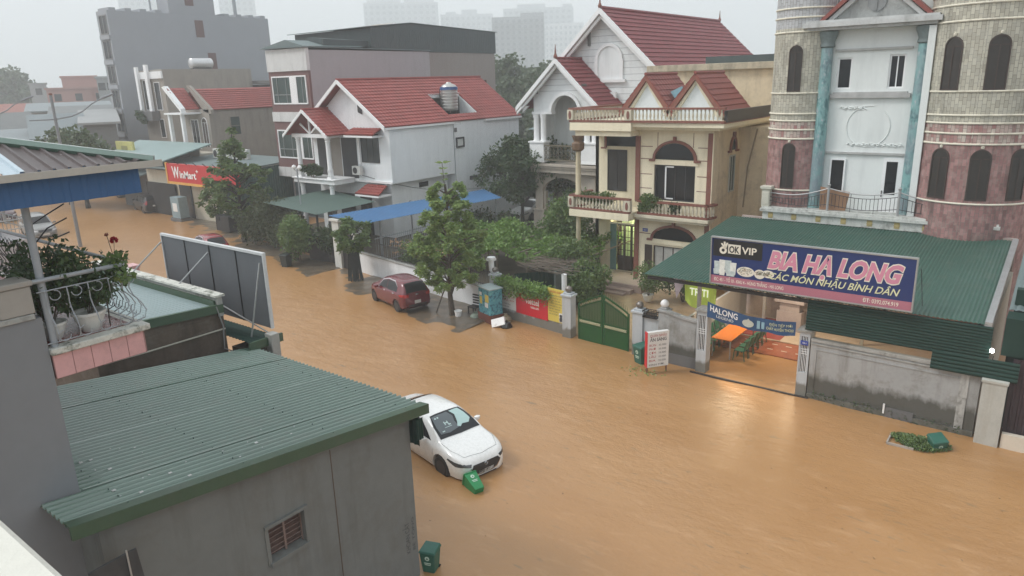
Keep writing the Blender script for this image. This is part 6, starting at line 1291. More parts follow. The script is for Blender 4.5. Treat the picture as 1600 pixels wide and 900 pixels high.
for x in (sx0_+.5, sx1_-.5): build(MB().box(x-.6, x+.6, ys-.45, ys+.3, 5.1, 6.3).box(x-.68, x+.68, ys-.52, ys+.35, 6.302, 6.42).box(x-.66, x+.66, ys-.5, ys+.35, 4.98, 5.098), 'pedestal', whitetrim, bh, bevel=.02)
q = MB().box(sx0_+1.1, sx1_-1.1, ys-.4, ys-.34, 6.1, 6.2).box(sx0_+1.1, sx1_-1.1, ys-.4, ys-.34, 5.12, 5.2)
for k in range(9): x = sx0_+1.25+k*(5.1-2.5)/8; q.tube([(x-.12, ys-.37, 5.2), (x+.1, ys-.37, 5.5), (x-.1, ys-.37, 5.8), (x+.12, ys-.37, 6.1)], .03, 5); q.tube([(x+.12, ys-.37, 5.2), (x-.1, ys-.37, 5.5), (x+.1, ys-.37, 5.8), (x-.12, ys-.37, 6.1)], .025, 5)
build(q, 'wrought_rail', mat('bronze_rail', (.14, .12, .08), .5, .2, 5), bh)
build(MB().box(sx0_-.3, sx1_+.3, ys-.65, yg, 4.6, 4.76).box(sx0_-.15, sx1_+.15, ys-.55, yg, 4.3, 4.598).box(sx0_-.4, sx1_+.4, ys-.75, yg, 4.762, 4.9), 'balcony_slab', vg, bh)
q = MB().prism(F, [(sx0_, -.2), (sx0_, 4.29), (sx1_, 4.29), (sx1_, -.2), (sx1_-.9, -.2), (sx1_-.9, 2.9)]+[(x2+1.65*math.cos(PI*k/12), 2.9+1.0*math.sin(PI*k/12)) for k in range(13)]+[(sx0_+.9, 2.9), (sx0_+.9, -.2)], -.3, 0); build(q, 'lower_arch', vg, bh)
for x in (sx0_+.45, sx1_-.45): build(MB().box(x-.45, x+.45, ys-.25, ys-.001, .2, 1.5).box(x-.3, x+.3, ys-.15, ys-.001, 1.502, 4.0).box(x-.5, x+.5, ys-.3, ys-.001, 1.52, 1.62), 'pilaster', vg, bh)
build(MB().box(sx0_, sx1_, ys+2.2, ys+2.4, -.2, 4.6), 'inner_wall', vg, bh); window(bh, FY(ys+2.19), x2-1.5, x2-.2, .6, 3.2, bars=1, fm=whitetrim)
for (x, y) in ((xm, yg-.8), (xm, 63.8), (x2, ys-.7)): zz = zr_ if x == xm else z2; build(MB().lathe((x, y, zz), [(.1, 0), (.14, .15), (.06, .35), (.02, .9)], 8), 'finial', redtrim, bh)
rl2 = thing('side_annexe', 'dark open fronted annexe between white house and villa', 'building', (-33, 50, 0)); build(MB().box(-36.0, -29.5, 50, 54, -.3, 6.2), 'wall', mat('annexe_grey', (.3, .31, .31), .8, .1), rl2); build(MB().sheet((-36.2, 49, 6.6), (-29.4, 49, 6.6), (-29.4, 54, 7.3), (-36.2, 54, 7.3), 30, .02), 'roof_sheet', tealsheet, rl2, fix=False)
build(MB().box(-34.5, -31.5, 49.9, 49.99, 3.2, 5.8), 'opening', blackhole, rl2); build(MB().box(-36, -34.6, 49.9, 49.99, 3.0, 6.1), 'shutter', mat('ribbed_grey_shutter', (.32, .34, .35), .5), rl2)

# ================================================================ CORNER SHOP, RED ROOFED HOUSE, FAR STREET
ms = thing('corner_shop', 'single storey corner shop with grey green roof and red sign', 'shop', (-58, 33, 0)); mg = mat('cream_shopfront', (.5, .47, .38), .7, .1, 1, streak=.3)
build(MB().box(-66, -52.7, 31.6, 38.5, -.3, 3.9), 'wall', mg, ms); q = MB().sheet((-52.6, 30.9, .2), (-52.6, 38.4, .2), (-52.6, 38.4, 4.5), (-52.6, 30.9, 4.1), 34, .02, .02, 'trap'); build(q, 'side_cladding', mat('deep_green_steel', (.03, .075, .065), .55, .1, 1), ms, fix=False)
build(MB().hexa([(-66, 30.8, 4.15), (-52.5, 30.8, 4.15), (-52.5, 38.5, 4.6), (-66, 38.5, 4.6), (-66, 30.8, 4.25), (-52.5, 30.8, 4.25), (-52.5, 38.5, 4.7), (-66, 38.5, 4.7)]), 'roof', tealdark, ms)
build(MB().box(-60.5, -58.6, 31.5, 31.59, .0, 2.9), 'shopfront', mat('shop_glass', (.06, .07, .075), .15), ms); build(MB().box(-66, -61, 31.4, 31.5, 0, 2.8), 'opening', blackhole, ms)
a, b, c, d = py(259, 253, 30.6), py(312, 262, 30.6), py(262, 280, 30.6), py(312, 292, 30.6); F = FY(30.6)
wm = thing('shop_sign', 'long red supermarket sign with yellow edge and white lettering', 'sign', (a.x, 30.6, 3)); SX0, SX1, SZ0, SZ1 = a.x, a.x+10.3, 3.25, 4.75
build(MB().fbox(F, SX0, SX1, SZ0, SZ1, -.25, 0), 'board', mat('supermarket_red', (.5, .02, .025), .4, .05, 2), wm); build(MB().fbox(F, SX0-.06, SX1, SZ0-.2, SZ0-.001, -.26, .04).fbox(F, SX0-.18, SX0-.001, SZ0-.2, SZ1+.05, -.26, .04), 'edge', mat('amber_edge', (.65, .36, .08), .5), wm)
text(wm, 'lettering', 'W', F, SX0+.8, SZ0+.35, .95, whiteclean, wid=1.15, n=.02, bold=.03); text(wm, 'lettering', 'inMart', F, SX0+2.0, SZ0+.38, .6, whiteclean, wid=2.5, n=.02, bold=.03); text(wm, 'lettering', '+', F, SX0+4.55, SZ0+.85, .35, whiteclean, wid=.35, n=.02, bold=.03)
q = MB()
for k in range(7): q.tube([(SX0+.5+k*1.4, 30.6, SZ1), (SX0+.8+k*1.4, 30.2, SZ1+.25)], .03, 5)
build(q, 'lamp_arm', darkmetal, wm)
mh = thing('red_roofed_house', 'grey rendered house with red tiled roof and white gable porch', 'house', (-68, 42, 0)); MX = -66.0
build(MB().box(-71, MX, 38.4, 48, -.3, 8.75), 'wall', stonegrey, mh); q = MB(); tile_slope(q, (MX+.15, 38.6, 8.7), (MX+.15, 48, 8.7), (-69, 48, 10.65), (-69, 38.6, 10.65), step=.36, drop=.06); q.face([(-69, 38.6, 10.6), (-69, 48, 10.6), (-72, 48, 8.7), (-72, 38.6, 8.7)]); build(q, 'roof', redtile, mh, fix=False)
F = FY(38.4); build(MB().prism(F, [(MX+.4, 8.3), (MX+.4, 8.75), (-68.9, 11.0), (-69.4, 11.0), (-66.9, 8.6)], -.3, 0), 'gable', stonegrey, mh); build(MB().prism(FY(36.6), [(-67.6, 8.5), (-67.6, 8.9), (-70.2, 11.0), (-70.6, 10.9)], -.4, .05).box(-70.6, -67.4, 36.4, 38.4, 8.35, 8.5), 'porch_gable', whitetrim, mh)
q = MB(); tile_slope(q, (-67.7, 36.6, 8.8), (-67.7, 38.5, 8.8), (-70, 38.5, 10.8), (-70, 36.6, 10.8), step=.36); build(q, 'porch_roof', redtile, mh, fix=False)
for x in (-70.2, -67.9): build(MB().box(x-.16, x+.16, 36.6, 36.9, 4.7, 8.34), 'column', whitetrim, mh)
window(mh, F, -69.4, -68.1, 5.0, 7.8, bars=1); window(mh, F, -67.5, -66.5, 5.2, 8.0, arch=True, gm=mat('niche_dark', (.1, .08, .07), .8)); window(mh, FX(MX), 40.5, 41.6, 6.2, 8.0, fm=stonegrey, gm=greenglass, bars=0, hbars=1)
build(MB().box(-71, MX+1.0, 36.3, 38.4, 4.4, 4.8).box(-71, MX+1.0, 36.3, 36.4, 4.802, 5.6), 'balcony', mat('cream_balcony', (.5, .46, .38), .8, .1), mh); build(MB().box(-71, -61.5, 36.5, 38.39, -.3, 4.398), 'ground_wall', stonegrey, mh)
tl2 = thing('teal_shed', 'low building with pale teal roof left of the red sign', 'building', (-72, 34, 0)); build(MB().hexa([(-73, 31, 4.75), (-61.5, 31, 4.75), (-62.5, 36.2, 5.75), (-76, 36.2, 5.75), (-73, 31, 4.85), (-61.5, 31, 4.85), (-62.5, 36.2, 5.85), (-76, 36.2, 5.85)]), 'roof', tealsheet, tl2); build(MB().box(-73, -66.1, 32.5, 36, -.3, 4.7), 'wall', darkgrey, tl2)
build(MB().hexa([(-74, 30.2, 3.0), (-66.4, 30.2, 3.0), (-66.4, 32.4, 3.5), (-74, 32.4, 3.5), (-74, 30.2, 3.1), (-66.4, 30.2, 3.1), (-66.4, 32.4, 3.6), (-74, 32.4, 3.6)]), 'awning', tealdark, tl2)
ys_ = thing('yellow_sign', 'pale yellow framed sign board on a rooftop left of the red sign', 'sign', (-78, 33, 5)); a = py(180, 222, 33); b = py(206, 236, 33); F = FY(33); build(MB().fbox(F, a.x, a.x+3.4, a.z-1.5, a.z+.1, -.2, 0), 'board', mat('faded_yellow', (.55, .52, .2), .6), ys_); build(MB().fbox(F, a.x+1.1, a.x+2.3, a.z-1.1, a.z-.3, .001, .02), 'picture', mat('olive_mark', (.3, .28, .12), .6), ys_)
w_ = thing('white_sign', 'small white notice sign on a roof edge beside the pale trees', 'sign', (-85, 33, 5)); a = py(138, 216, 34); build(MB().fbox(FY(34), a.x, a.x+2.2, a.z-1.5, a.z, -.1, 0), 'board', sgw, w_); build(MB().fbox(FY(34), a.x+.4, a.x+1.8, a.z-.7, a.z-.55, .001, .02).fbox(FY(34), a.x+.4, a.x+1.8, a.z-1.1, a.z-1.0, .001, .02), 'lettering', inkr, w_)
# grey tower block
gt_ = thing('grey_tower', 'tall blank blue grey building with narrow windowed street front', 'building', (-103, 55, 0)); X1_ = -97.3
q = MB().box(-100.2, X1_, 45, 68, -.3, 20.4).box(-100.1, X1_+.001, 53, 59.6, 20.41, 24); 
build(q, 'wall', bluegrey, gt_); q = MB()
for k in range(12): y = 45.3+k*1.95; q.box(-100.2, X1_, y, y+.8, 20.402, 20.75) if not 52 < y < 60 else None
build(q, 'battlement', bluegrey, gt_)
F = FY(45); wb = mat('brown_shutter', (.12, .065, .06), .6)
for k in range(5): z0 = 5.6+k*3; window(gt_, F, -99.6, -97.7, z0, z0+2.3, fm=greywall, bars=1, n0=.03, fwid=.12); build(MB().fbox(F, -99.9, -97.4, z0-.6, z0-.1, .002, .2), 'ledge', bluegrey, gt_)
Fs = FX(X1_)
for yy, zz in ((57.0, 18.6), (58.3, 14.4), (56.0, 22.6)): o = build(MB().fbox(Fs, yy-.6, yy+.6, zz-1.1, zz+1.1, .002, .05), 'window', wb, gt_)
build(MB().tube([(-100, 64.5, 20.4), (-100, 64.5, 27)], .25, 6).tube([(-100, 52, 20.4), (-100, 52, 26)], .12, 6), 'mast', greypaint, gt_)
g2 = thing('grey_house', 'grey house with white framed balcony in front of the tall grey building', 'house', (-90, 48, 0)); build(MB().box(-90.6, -85, 44.4, 56, -.3, 13.0), 'wall', stonegrey, g2)
F = FY(44.4); build(MB().fbox(F, -90.6, -85, 12.0, 12.8, .0, .2).fbox(F, -88.3, -87.7, 8.0, 13.6, .2, .5).fbox(F, -90.6, -90.1, 8, 13.4, .2, .5), 'white_frame', whitetrim, g2); window(g2, F, -89.9, -88.5, 8.4, 11.9, bars=1, n0=.03); window(g2, F, -87.3, -86, 8.4, 11.6, bars=0, n0=.03); window(g2, F, -87.3, -86.2, 5.2, 7.4, bars=0, n0=.03)
build(MB().fbox(F, -91, -87, 7.2, 8.3, .0, 1.0), 'balcony', darkgrey, g2); bush('balcony_shrub', 'dark shrub hanging on the grey house balcony far left', (-89.2, 43.3, 6.9), 1.1, .4, 1.4, 160, .4, .2, leafB, lump=4, stems=2)
build(MB().box(-90, -80, 56, 66, 11.1, 11.5).box(-90, -81, 57, 66, -.3, 11.0), 'side_roof', darkgrey, g2)
hz_ = thing('water_tank', 'horizontal steel water tank on the roof of the grey house', 'water tank', (-87.5, 50.3, 13)); build(MB().tube([(-87.5, 49.3, 13.75), (-87.5, 49.45, 13.75), (-87.5, 52.1, 13.75), (-87.5, 52.25, 13.75)], [.4, .62, .62, .4], 16), 'tank', mat('bright_tank_steel', (.6, .6, .6), .3, metal=.6), hz_, smooth=True); build(MB().box(-87.9, -87.1, 49.6, 51.9, 13.0, 13.2), 'stand', darkmetal, hz_)

# ================================================================ FAR HOUSES AND TOWERS
def far_house(A, B, h, dep, wallm, roofm, label, kind='gable', wins=0):
    A = Vector((A[0], A[1], 0)); B = Vector((B[0], B[1], 0)); t = thing('far_house', label, 'house', (A+B)/2, 'hazy houses beyond the tin roof'); F, L = frame_between(A, B, 0)
    build(MB().fbox(F, 0, L, -.6, h, -dep, 0), 'wall', wallm, t)
    def slab(n0, z0, n1, z1, th=.25): return [F.p(-.5, z0, n0), F.p(L+.5, z0, n0), F.p(L+.5, z1, n1), F.p(-.5, z1, n1), F.p(-.5, z0+th, n0), F.p(L+.5, z0+th, n0), F.p(L+.5, z1+th, n1), F.p(-.5, z1+th, n1)]
    if kind == 'gable': build(MB().hexa(slab(.6, h, -dep/2, h+dep*.28)).hexa(slab(-dep/2-.01, h+dep*.28, -dep-.6, h)), 'roof', roofm, t)
    elif kind == 'shed': build(MB().hexa(slab(.6, h+.01, -dep-.6, h+dep*.1)), 'roof', roofm, t)
    else: build(MB().fbox(F, -.3, L+.3, h+.001, h+.4, -dep-.3, .3), 'roof', roofm, t)
    for k in range(wins): a = L*(k+.5)/wins; build(MB().fbox(F, a-.7, a+.7, h-2.6, h-1, .0, .08), 'window', darkglass, t)
    return t
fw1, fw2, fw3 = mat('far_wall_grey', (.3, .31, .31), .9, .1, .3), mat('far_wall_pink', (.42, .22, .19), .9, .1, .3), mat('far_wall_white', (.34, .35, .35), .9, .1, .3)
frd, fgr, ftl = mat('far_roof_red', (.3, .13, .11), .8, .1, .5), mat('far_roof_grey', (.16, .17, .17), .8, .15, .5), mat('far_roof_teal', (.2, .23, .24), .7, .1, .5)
def fh(pxl, pxr, ytop, D, h_extra, *a, **k):
    A = dist_at(pxl, ytop, D); B = dist_at(pxr, ytop, D); return far_house(A, B, (A.z+B.z)/2+h_extra, 9 if k.get('kind') != 'shed' else 12, *a, **k)
fh(70, 168, 132, 200, -1, fw2, fw2, 'pinkish flat topped block in the haze left of the grey building', kind='flat', wins=3)
fh(95, 150, 121, 215, 0, fw2, fw2, 'upper pink storey rising behind the pinkish flat block', kind='flat')
fh(150, 178, 122, 190, 0, fw1, fw3, 'pale block with rooftop bits just left of the tall grey building', kind='flat', wins=2)
fh(45, 72, 132, 230, 0, fw3, fw1, 'faint white block with stepped roof far left', kind='flat', wins=1)
fh(-15, 44, 152, 170, -4, fw1, frd, 'house with faded brown red gable roof at the far left edge')
fh(40, 172, 160, 150, -1.5, fw3, ftl, 'long white building with pale teal roof behind the street lamp', kind='shed', wins=4)
fh(78, 180, 172, 115, -1, fgr, fgr, 'long low dark grey roofed building beside the tall grey building', kind='shed')
fh(48, 182, 186, 110, -2.2, fw1, ftl, 'pale grey sheet roofed shed in front of the dark grey roof', kind='shed')
fh(50, 128, 197, 98, -1.5, fw1, ftl, 'pale blue roofed shed behind the roadside trees', kind='gable')
fh(-12, 45, 186, 120, -2, fw1, fgr, 'grey gabled house low at the left edge of the haze')
fh(0, 45, 200, 95, -2, fw3, ftl, 'low pale roof right behind the tin roof ridge', kind='shed')
fh(128, 180, 186, 96, -.6, fgr, fw1, 'open fronted two storey shelter left of the tall grey building', kind='shed')
far_lm = bpy.data.materials['leaf_far']
def skyscraper(pxl, pxr, ytop, D, col, label, cols=10, rows=14, dep=18, steps=(), lit=0):
    A = dist_at(pxl, ytop, D); B = dist_at(pxr, ytop, D); t = thing('apartment_tower', label, 'apartment tower', ((A+B)/2).to_tuple()[:2]+(0,), 'apartment towers in the mist'); F, L = frame_between(A, B, 0); H = (A.z+B.z)/2; m = mat('tower_wall_%d' % pxl, col, .8, .05, .05)
    build(MB().fbox(F, 0, L, -.6, H, -dep, 0), 'wall', m, t); dz = 3.4*D/480; nr = min(rows, int((H-10)/dz))
    wm_ = NT('tower_window_%d' % pxl); ob = wm_.n('ShaderNodeTexCoord'); dt = wm_.n('ShaderNodeVectorMath', operation='DOT_PRODUCT'); wm_.l(ob.outputs['Object'], dt.inputs[0]); dt.inputs[1].default_value = F.u*(cols/L); fr = wm_.n('ShaderNodeMath', operation='FRACT'); wm_.l(dt.outputs['Value'], fr.inputs[0])
    k_ = wm_.ramp(fr.outputs[0], .5, .54); wm_.l(wm_.mix(k_, (col[0]*.6, col[1]*.62, col[2]*.64), col), wm_.b.inputs['Base Color']); wm_.b.inputs['Roughness'].default_value = .5
    for i in range(nr): z = H-dz-i*dz; build(MB().fbox(F, L*.02, L*.98, z, z+dz*.5, .0, .12), 'window_row', wm_.m, t); build(MB().fbox(F, 0, L, z-dz*.2, z-dz*.08, .0, .5), 'balcony_line', m, t)
    for a, b, h in steps: build(MB().fbox(F, L*a, L*b, H+.01, H+h, -dep*.7, -2), 'roof_block', m, t)
    return t
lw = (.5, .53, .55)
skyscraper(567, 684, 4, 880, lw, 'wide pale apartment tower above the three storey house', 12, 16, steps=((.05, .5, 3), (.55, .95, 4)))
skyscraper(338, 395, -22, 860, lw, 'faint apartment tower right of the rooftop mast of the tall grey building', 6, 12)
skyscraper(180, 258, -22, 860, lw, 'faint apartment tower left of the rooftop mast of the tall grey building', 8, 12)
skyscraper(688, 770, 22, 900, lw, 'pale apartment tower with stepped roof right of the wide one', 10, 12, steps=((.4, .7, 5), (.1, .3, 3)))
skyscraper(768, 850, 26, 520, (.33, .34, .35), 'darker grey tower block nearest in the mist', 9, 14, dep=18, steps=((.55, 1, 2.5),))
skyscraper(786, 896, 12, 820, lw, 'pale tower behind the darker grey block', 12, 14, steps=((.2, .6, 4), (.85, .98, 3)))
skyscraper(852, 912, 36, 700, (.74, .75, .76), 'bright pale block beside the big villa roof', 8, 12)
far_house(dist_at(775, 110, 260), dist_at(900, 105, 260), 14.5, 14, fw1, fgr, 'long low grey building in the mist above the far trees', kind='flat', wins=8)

# ================================================================ VEHICLES
tyrem = mat('tyre_rubber', (.02, .02, .02), .8, .2, 8); rimm = mat('alloy_rim', (.42, .42, .42), .35, .1, 8); platem = mat('plate_white', (.6, .6, .58), .5); chrome = mat('chrome', (.6, .6, .6), .15, .02, 3, metal=1)
def smooth_interp(xs, ys, x):
    if x <= xs[0]: return ys[0]
    if x >= xs[-1]: return ys[-1]
    i = max(k for k in range(len(xs)-1) if xs[k] <= x); h = xs[i+1]-xs[i]; t = (x-xs[i])/h
    def sl(k):
        if k == 0: return (ys[1]-ys[0])/(xs[1]-xs[0])
        if k == len(xs)-1: return (ys[-1]-ys[-2])/(xs[-1]-xs[-2])
        a, b = (ys[k]-ys[k-1])/(xs[k]-xs[k-1]), (ys[k+1]-ys[k])/(xs[k+1]-xs[k])
        return 0 if a*b <= 0 else 2*a*b/(a+b)
    m0, m1 = sl(i)*h, sl(i+1)*h
    return (2*t**3-3*t*t+1)*ys[i]+(t**3-2*t*t+t)*m0+(-2*t**3+3*t*t)*ys[i+1]+(t**3-t*t)*m1
def car(name, label, cat, spec, bodym, group=None, detail=True):
    t = thing(name, label, cat, (0, 0, 0), group); L, W = spec['L'], spec['W']; top, belt, wid, roofw = spec['top'], spec['belt'], spec['wid'], spec['roofw']; wr = spec.get('wr', .33)
    def S(x):
        f = lambda tb: smooth_interp([p[0] for p in tb], [p[1] for p in tb], x); zt, zb, w_, rw = f(top), f(belt), f(wid)*W/2, f(roofw)*W/2; lo = f(spec['low'])
        zb = min(zb, zt-.015); g = max(0, zt-zb)
        return [(0, lo), (w_*.8, lo), (w_*.95, lo+.05), (w_*.995, lo+.2), (w_, (lo+zb)/2+.05), (w_*.985, zb-.1), (w_*.955, zb-.02), (w_*.93, zb+.012)]+[(w_*.93+(rw-w_*.93)*k, zb+.012+(g-.012)*(k**.85)*.9) for k in (.25, .5, .75)]+[(rw, zt-.1*g-.004), (rw*.9, zt-.03*g-.001), (rw*.6, zt+.008), (rw*.3, zt+.014), (0, zt+.016)]
    n = 90; P = []; q = MB(); m = len(S(0)); full = 2*m-2
    for i in range(n+1):
        u = i/n; x = -L/2+L*(u-.0)  ; s_ = S(x); ring = [Vector((x, y, z)) for y, z in s_]+[Vector((x, -y, z)) for y, z in s_[-2:0:-1]]; q.v += ring
    for i in range(n):
        for j in range(full): a, b = i*full+j, i*full+(j+1) % full; q.f.append((a, b, b+full, a+full)); q.mi.append(0)
    q.f.append(tuple(range(full))); q.f.append(tuple(n*full+k for k in range(full))[::-1]); q.mi += [0, 0]
    body = build(q, 'body', bodym, t, smooth=True); me = body.data
    bv0 = BVHTree.FromPolygons([v.co.copy() for v in me.vertices], [tuple(p.vertices) for p in me.polygons])
    # wheel arches cut through the flanks
    cut = MB()
    for wx in spec['wheels']:
        for sy in (-1, 1): cut.tube([(wx, sy*(W/2-.24), wr*.98), (wx, sy*(W/2+.3), wr*.98)], wr+.065, 24)
    co = bpy.data.meshes.new('c'); co = cut.to_mesh('c', Vector((0, 0, 0))); bb = bmesh.new(); bb.from_mesh(co); bmesh.ops.recalc_face_normals(bb, faces=bb.faces); bb.to_mesh(co); bb.free(); cobj = bpy.data.objects.new('c', co); C.objects.link(cobj)
    md = body.modifiers.new('b', 'BOOLEAN'); md.operation = 'DIFFERENCE'; md.object = cobj; md.solver = 'EXACT'; dg = bpy.context.evaluated_depsgraph_get(); nm = bpy.data.meshes.new_from_object(body.evaluated_get(dg)); body.modifiers.clear(); body.data = nm; bpy.data.objects.remove(cobj)
    try: nm.set_sharp_from_angle(angle=R(32))
    except Exception: pass
    lin = MB()
    for wx in spec['wheels']: lin.box(wx-wr-.02, wx+wr+.02, -W/2+.25, W/2-.25, .12, wr*2+.02)
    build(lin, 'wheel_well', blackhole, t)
    def proj(poly, ax, sgn, mname, m_, off=.006, par=None, cuts=3):
        bm = bmesh.new(); vs = [bm.verts.new((a, b, 0)) for a, b in poly]; bm.faces.new(vs); bmesh.ops.triangulate(bm, faces=bm.faces); bmesh.ops.subdivide_edges(bm, edges=bm.edges, cuts=cuts, use_grid_fill=True); q = MB(); ids = {}
        for v in bm.verts:
            a, b = v.co.x, v.co.y
            if ax == 'y': o_, d = Vector((a, sgn*3, b)), Vector((0, -sgn, 0))
            elif ax == 'x': o_, d = Vector((sgn*5, a, b)), Vector((-sgn, 0, 0))
            else: o_, d = Vector((a, b, 5)), Vector((0, 0, -1))
            h, nn, _, _ = bv0.ray_cast(o_, d)
            if h is None: h, nn, _, _ = bv0.find_nearest(Vector((a, sgn*W/2, b)) if ax == 'y' else Vector((sgn*L/2, a, b)))
            ids[v] = len(q.v); q.v.append(h-d*off+(nn*off*.5 if nn.dot(d) < 0 else -nn*off*.5))
        for f in bm.faces: q.f.append(tuple(ids[v] for v in f.verts)); q.mi.append(0)
        bm.free(); o = build(q, mname, m_, par or t, fix=False); o.data.polygons.foreach_set('use_smooth', [True]*len(o.data.polygons)); return o
    global CARPROJ
    CARPROJ = proj; G = spec['glass']; gm_ = spec.get('gm', darkglass)
    for nm_, poly in G.get('side', {}).items():
        for sg in (-1, 1):
            proj(poly, 'y', sg, 'side_window', gm_)
    ws = proj(G['front'], 'z', 1, 'windscreen', gm_, .008, cuts=5); proj(G['rear'], 'z', 1, 'rear_window', gm_, .008, cuts=5)
    for nm_, ax, sg, poly, m_ in spec['trim']: proj(poly, ax, sg, nm_, m_, .008)
    for ax, pts, sg in spec.get('seams', ()):
        for a, b in zip(pts, pts[1:]):
            dx, dz = b[0]-a[0], b[1]-a[1]; l = math.hypot(dx, dz) or 1; nx_, nz_ = -dz/l*.004, dx/l*.004
            proj([(a[0]+nx_, a[1]+nz_), (b[0]+nx_, b[1]+nz_), (b[0]-nx_, b[1]-nz_), (a[0]-nx_, a[1]-nz_)], ax, sg, 'seam', darkmetal, .004, cuts=1) if detail else None
    for wx in spec['wheels']:
        for sy in (-1, 1):
            y0 = sy*(W/2-.2); w_ = build(MB().lathe((0, 0, 0), [(wr*.62, -.1), (wr*.94, -.1), (wr, -.06), (wr, .06), (wr*.94, .1), (wr*.62, .1), (wr*.6, .0)], 28), 'wheel', tyrem, t, smooth=True); w_.rotation_euler[0] = PI/2*sy*-1; w_.location = (wx, sy*(W/2-.13), wr)
            r_ = MB().lathe((0, 0, 0), [(wr*.64, .1), (wr*.62, .075), (wr*.55, .05), (.001, .045)], 24)
            r2_ = MB()
            for k in range(5 if not spec.get('spokes') else spec['spokes']):
                a = 2*PI*k/(spec.get('spokes') or 5); d = Vector((math.cos(a), math.sin(a), 0)); e = Vector((-d.y, d.x, 0)); r2_.hexa([d*.03-e*.035+Vector((0, 0, .05)), d*.03+e*.035+Vector((0, 0, .05)), d*wr*.62+e*.045+Vector((0, 0, .06)), d*wr*.62-e*.045+Vector((0, 0, .06)), d*.03-e*.035+Vector((0, 0, .09)), d*.03+e*.035+Vector((0, 0, .09)), d*wr*.62+e*.035+Vector((0, 0, .1)), d*wr*.62-e*.035+Vector((0, 0, .1))])
            ri = build(r_, 'rim', darkmetal, w_, smooth=True); build(r2_, 'spokes', rimm, w_)
    for sy in (-1, 1):
        mxp = spec['mirror']; mm = MB().lathe((mxp[0], sy*(W/2+.09), mxp[1]), [(.001, -.07), (.07, -.06), (.1, 0), (.09, .05), (.001, .075)], 12, sx=.75, sy=1.1); mm.tube([(mxp[0], sy*(W/2-.1), mxp[1]-.05), (mxp[0], sy*(W/2+.05), mxp[1]-.03)], .025, 6); build(mm, 'mirror', spec.get('mirm', bodym), t, smooth=True)
    ORG[t.name] = Vector((0, 0, 0)); return t
def cpaint(name, col, rough=.22):
    s = NT(name); s.b.inputs['Base Color'].default_value = c4(col); s.b.inputs['Roughness'].default_value = rough; s.b.inputs['Coat Weight'].default_value = .6; s.b.inputs['Coat Roughness'].default_value = .08
    f = s.noise(s.obj((3, 3, 3)), 4, 6); s.l(s.mix(s.ramp(f, .45, .75), c4(col), c4((col[0]*.85+.02, col[1]*.85+.018, col[2]*.85+.01))), s.b.inputs['Base Color']); return s.m
headm = mat('headlamp_dark', (.05, .055, .06), .1, .5, 14, spec=1); ledm = mat('headlamp_reflector', (.6, .62, .65), .1, .2, 14); tailm = mat('tail_lamp_red', (.4, .015, .012), .15, .2, 10)
# --- white saloon (front towards +x)
sed = dict(L=4.66, W=1.8, wr=.335, spokes=10,
  top=[(-2.33, .72), (-2.3, .88), (-2.2, .98), (-2.0, 1.02), (-1.75, 1.07), (-1.1, 1.35), (-.6, 1.425), (-.1, 1.44), (.3, 1.41), (.6, 1.32), (1.0, 1.13), (1.22, 1.02), (1.6, .955), (1.95, .87), (2.15, .79), (2.26, .71), (2.33, .58)],
  belt=[(-2.33, .68), (-2.2, .88), (-1.7, .96), (-1, .965), (0, .93), (1, .9), (1.6, .86), (2.1, .74), (2.33, .56)],
  wid=[(-2.33, .74), (-2.25, .84), (-2.0, .94), (-1.5, .99), (-.5, 1), (.8, .99), (1.5, .98), (1.9, .93), (2.12, .84), (2.25, .72), (2.33, .55)],
  roofw=[(-2.33, .6), (-2, .66), (-1.4, .62), (-.8, .63), (0, .66), (.6, .7), (1.1, .8), (1.6, .78), (2.1, .66), (2.33, .45)],
  low=[(-2.33, .4), (-2.1, .22), (-1.7, .18), (1.8, .18), (2.1, .17), (2.28, .2), (2.33, .26)], wheels=(-1.36, 1.36), mirror=(.62, .98),
  glass=dict(side={'a': [(.86, .955), (.55, 1.13), (.2, 1.3), (-.25, 1.345), (-.28, .985)], 'b': [(-.33, .985), (-.31, 1.345), (-.75, 1.31), (-1.15, 1.16), (-1.22, 1.03)]},
    front=[(.34, -.5), (.34, .5), (.72, .63), (1.16, .68), (1.2, 0), (1.16, -.68), (.72, -.63)], rear=[(-1.72, -.55), (-1.72, .55), (-1.05, .52), (-1.05, -.52)]),
  trim=[('grille', 'x', 1, [(-.42, .62), (.42, .62), (.5, .52), (.36, .36), (.22, .32), (-.22, .32), (-.36, .36), (-.5, .52)], mat('grille_black', (.012, .012, .013), .4, .5, 30)),
        ('headlight', 'y', -1, [(2.22, .68), (1.72, .76), (1.68, .72), (2.0, .6), (2.26, .6)], headm), ('headlight', 'y', 1, [(2.22, .68), (1.72, .76), (1.68, .72), (2.0, .6), (2.26, .6)], headm),
        ('headlight_inner', 'x', 1, [(-.46, .66), (-.7, .68), (-.72, .61), (-.5, .58)], headm), ('headlight_inner', 'x', 1, [(.46, .66), (.7, .68), (.72, .61), (.5, .58)], headm),
        ('grille_trim', 'x', 1, [(-.52, .54), (-.38, .335), (-.23, .295), (.23, .295), (.38, .335), (.52, .54), (.5, .55), (.365, .36), (.22, .32), (-.22, .32), (-.365, .36), (-.5, .55)], chrome),
        ('number_plate', 'x', 1, [(-.25, .41), (.25, .41), (.25, .28), (-.25, .28)], platem), ('lower_intake', 'x', 1, [(-.66, .27), (.66, .27), (.6, .225), (-.6, .225)], blackhole)],
  seams=[('y', [(.98, .9), (1.0, .6), (.9, .3)], -1), ('y', [(-.3, .95), (-.32, .3)], -1), ('z', [(1.22, -.74), (1.7, -.72), (2.08, -.56), (2.16, 0), (2.08, .56), (1.7, .72), (1.22, .74)], 1)])
wpaint = cpaint('white_car_paint', (.78, .78, .76))
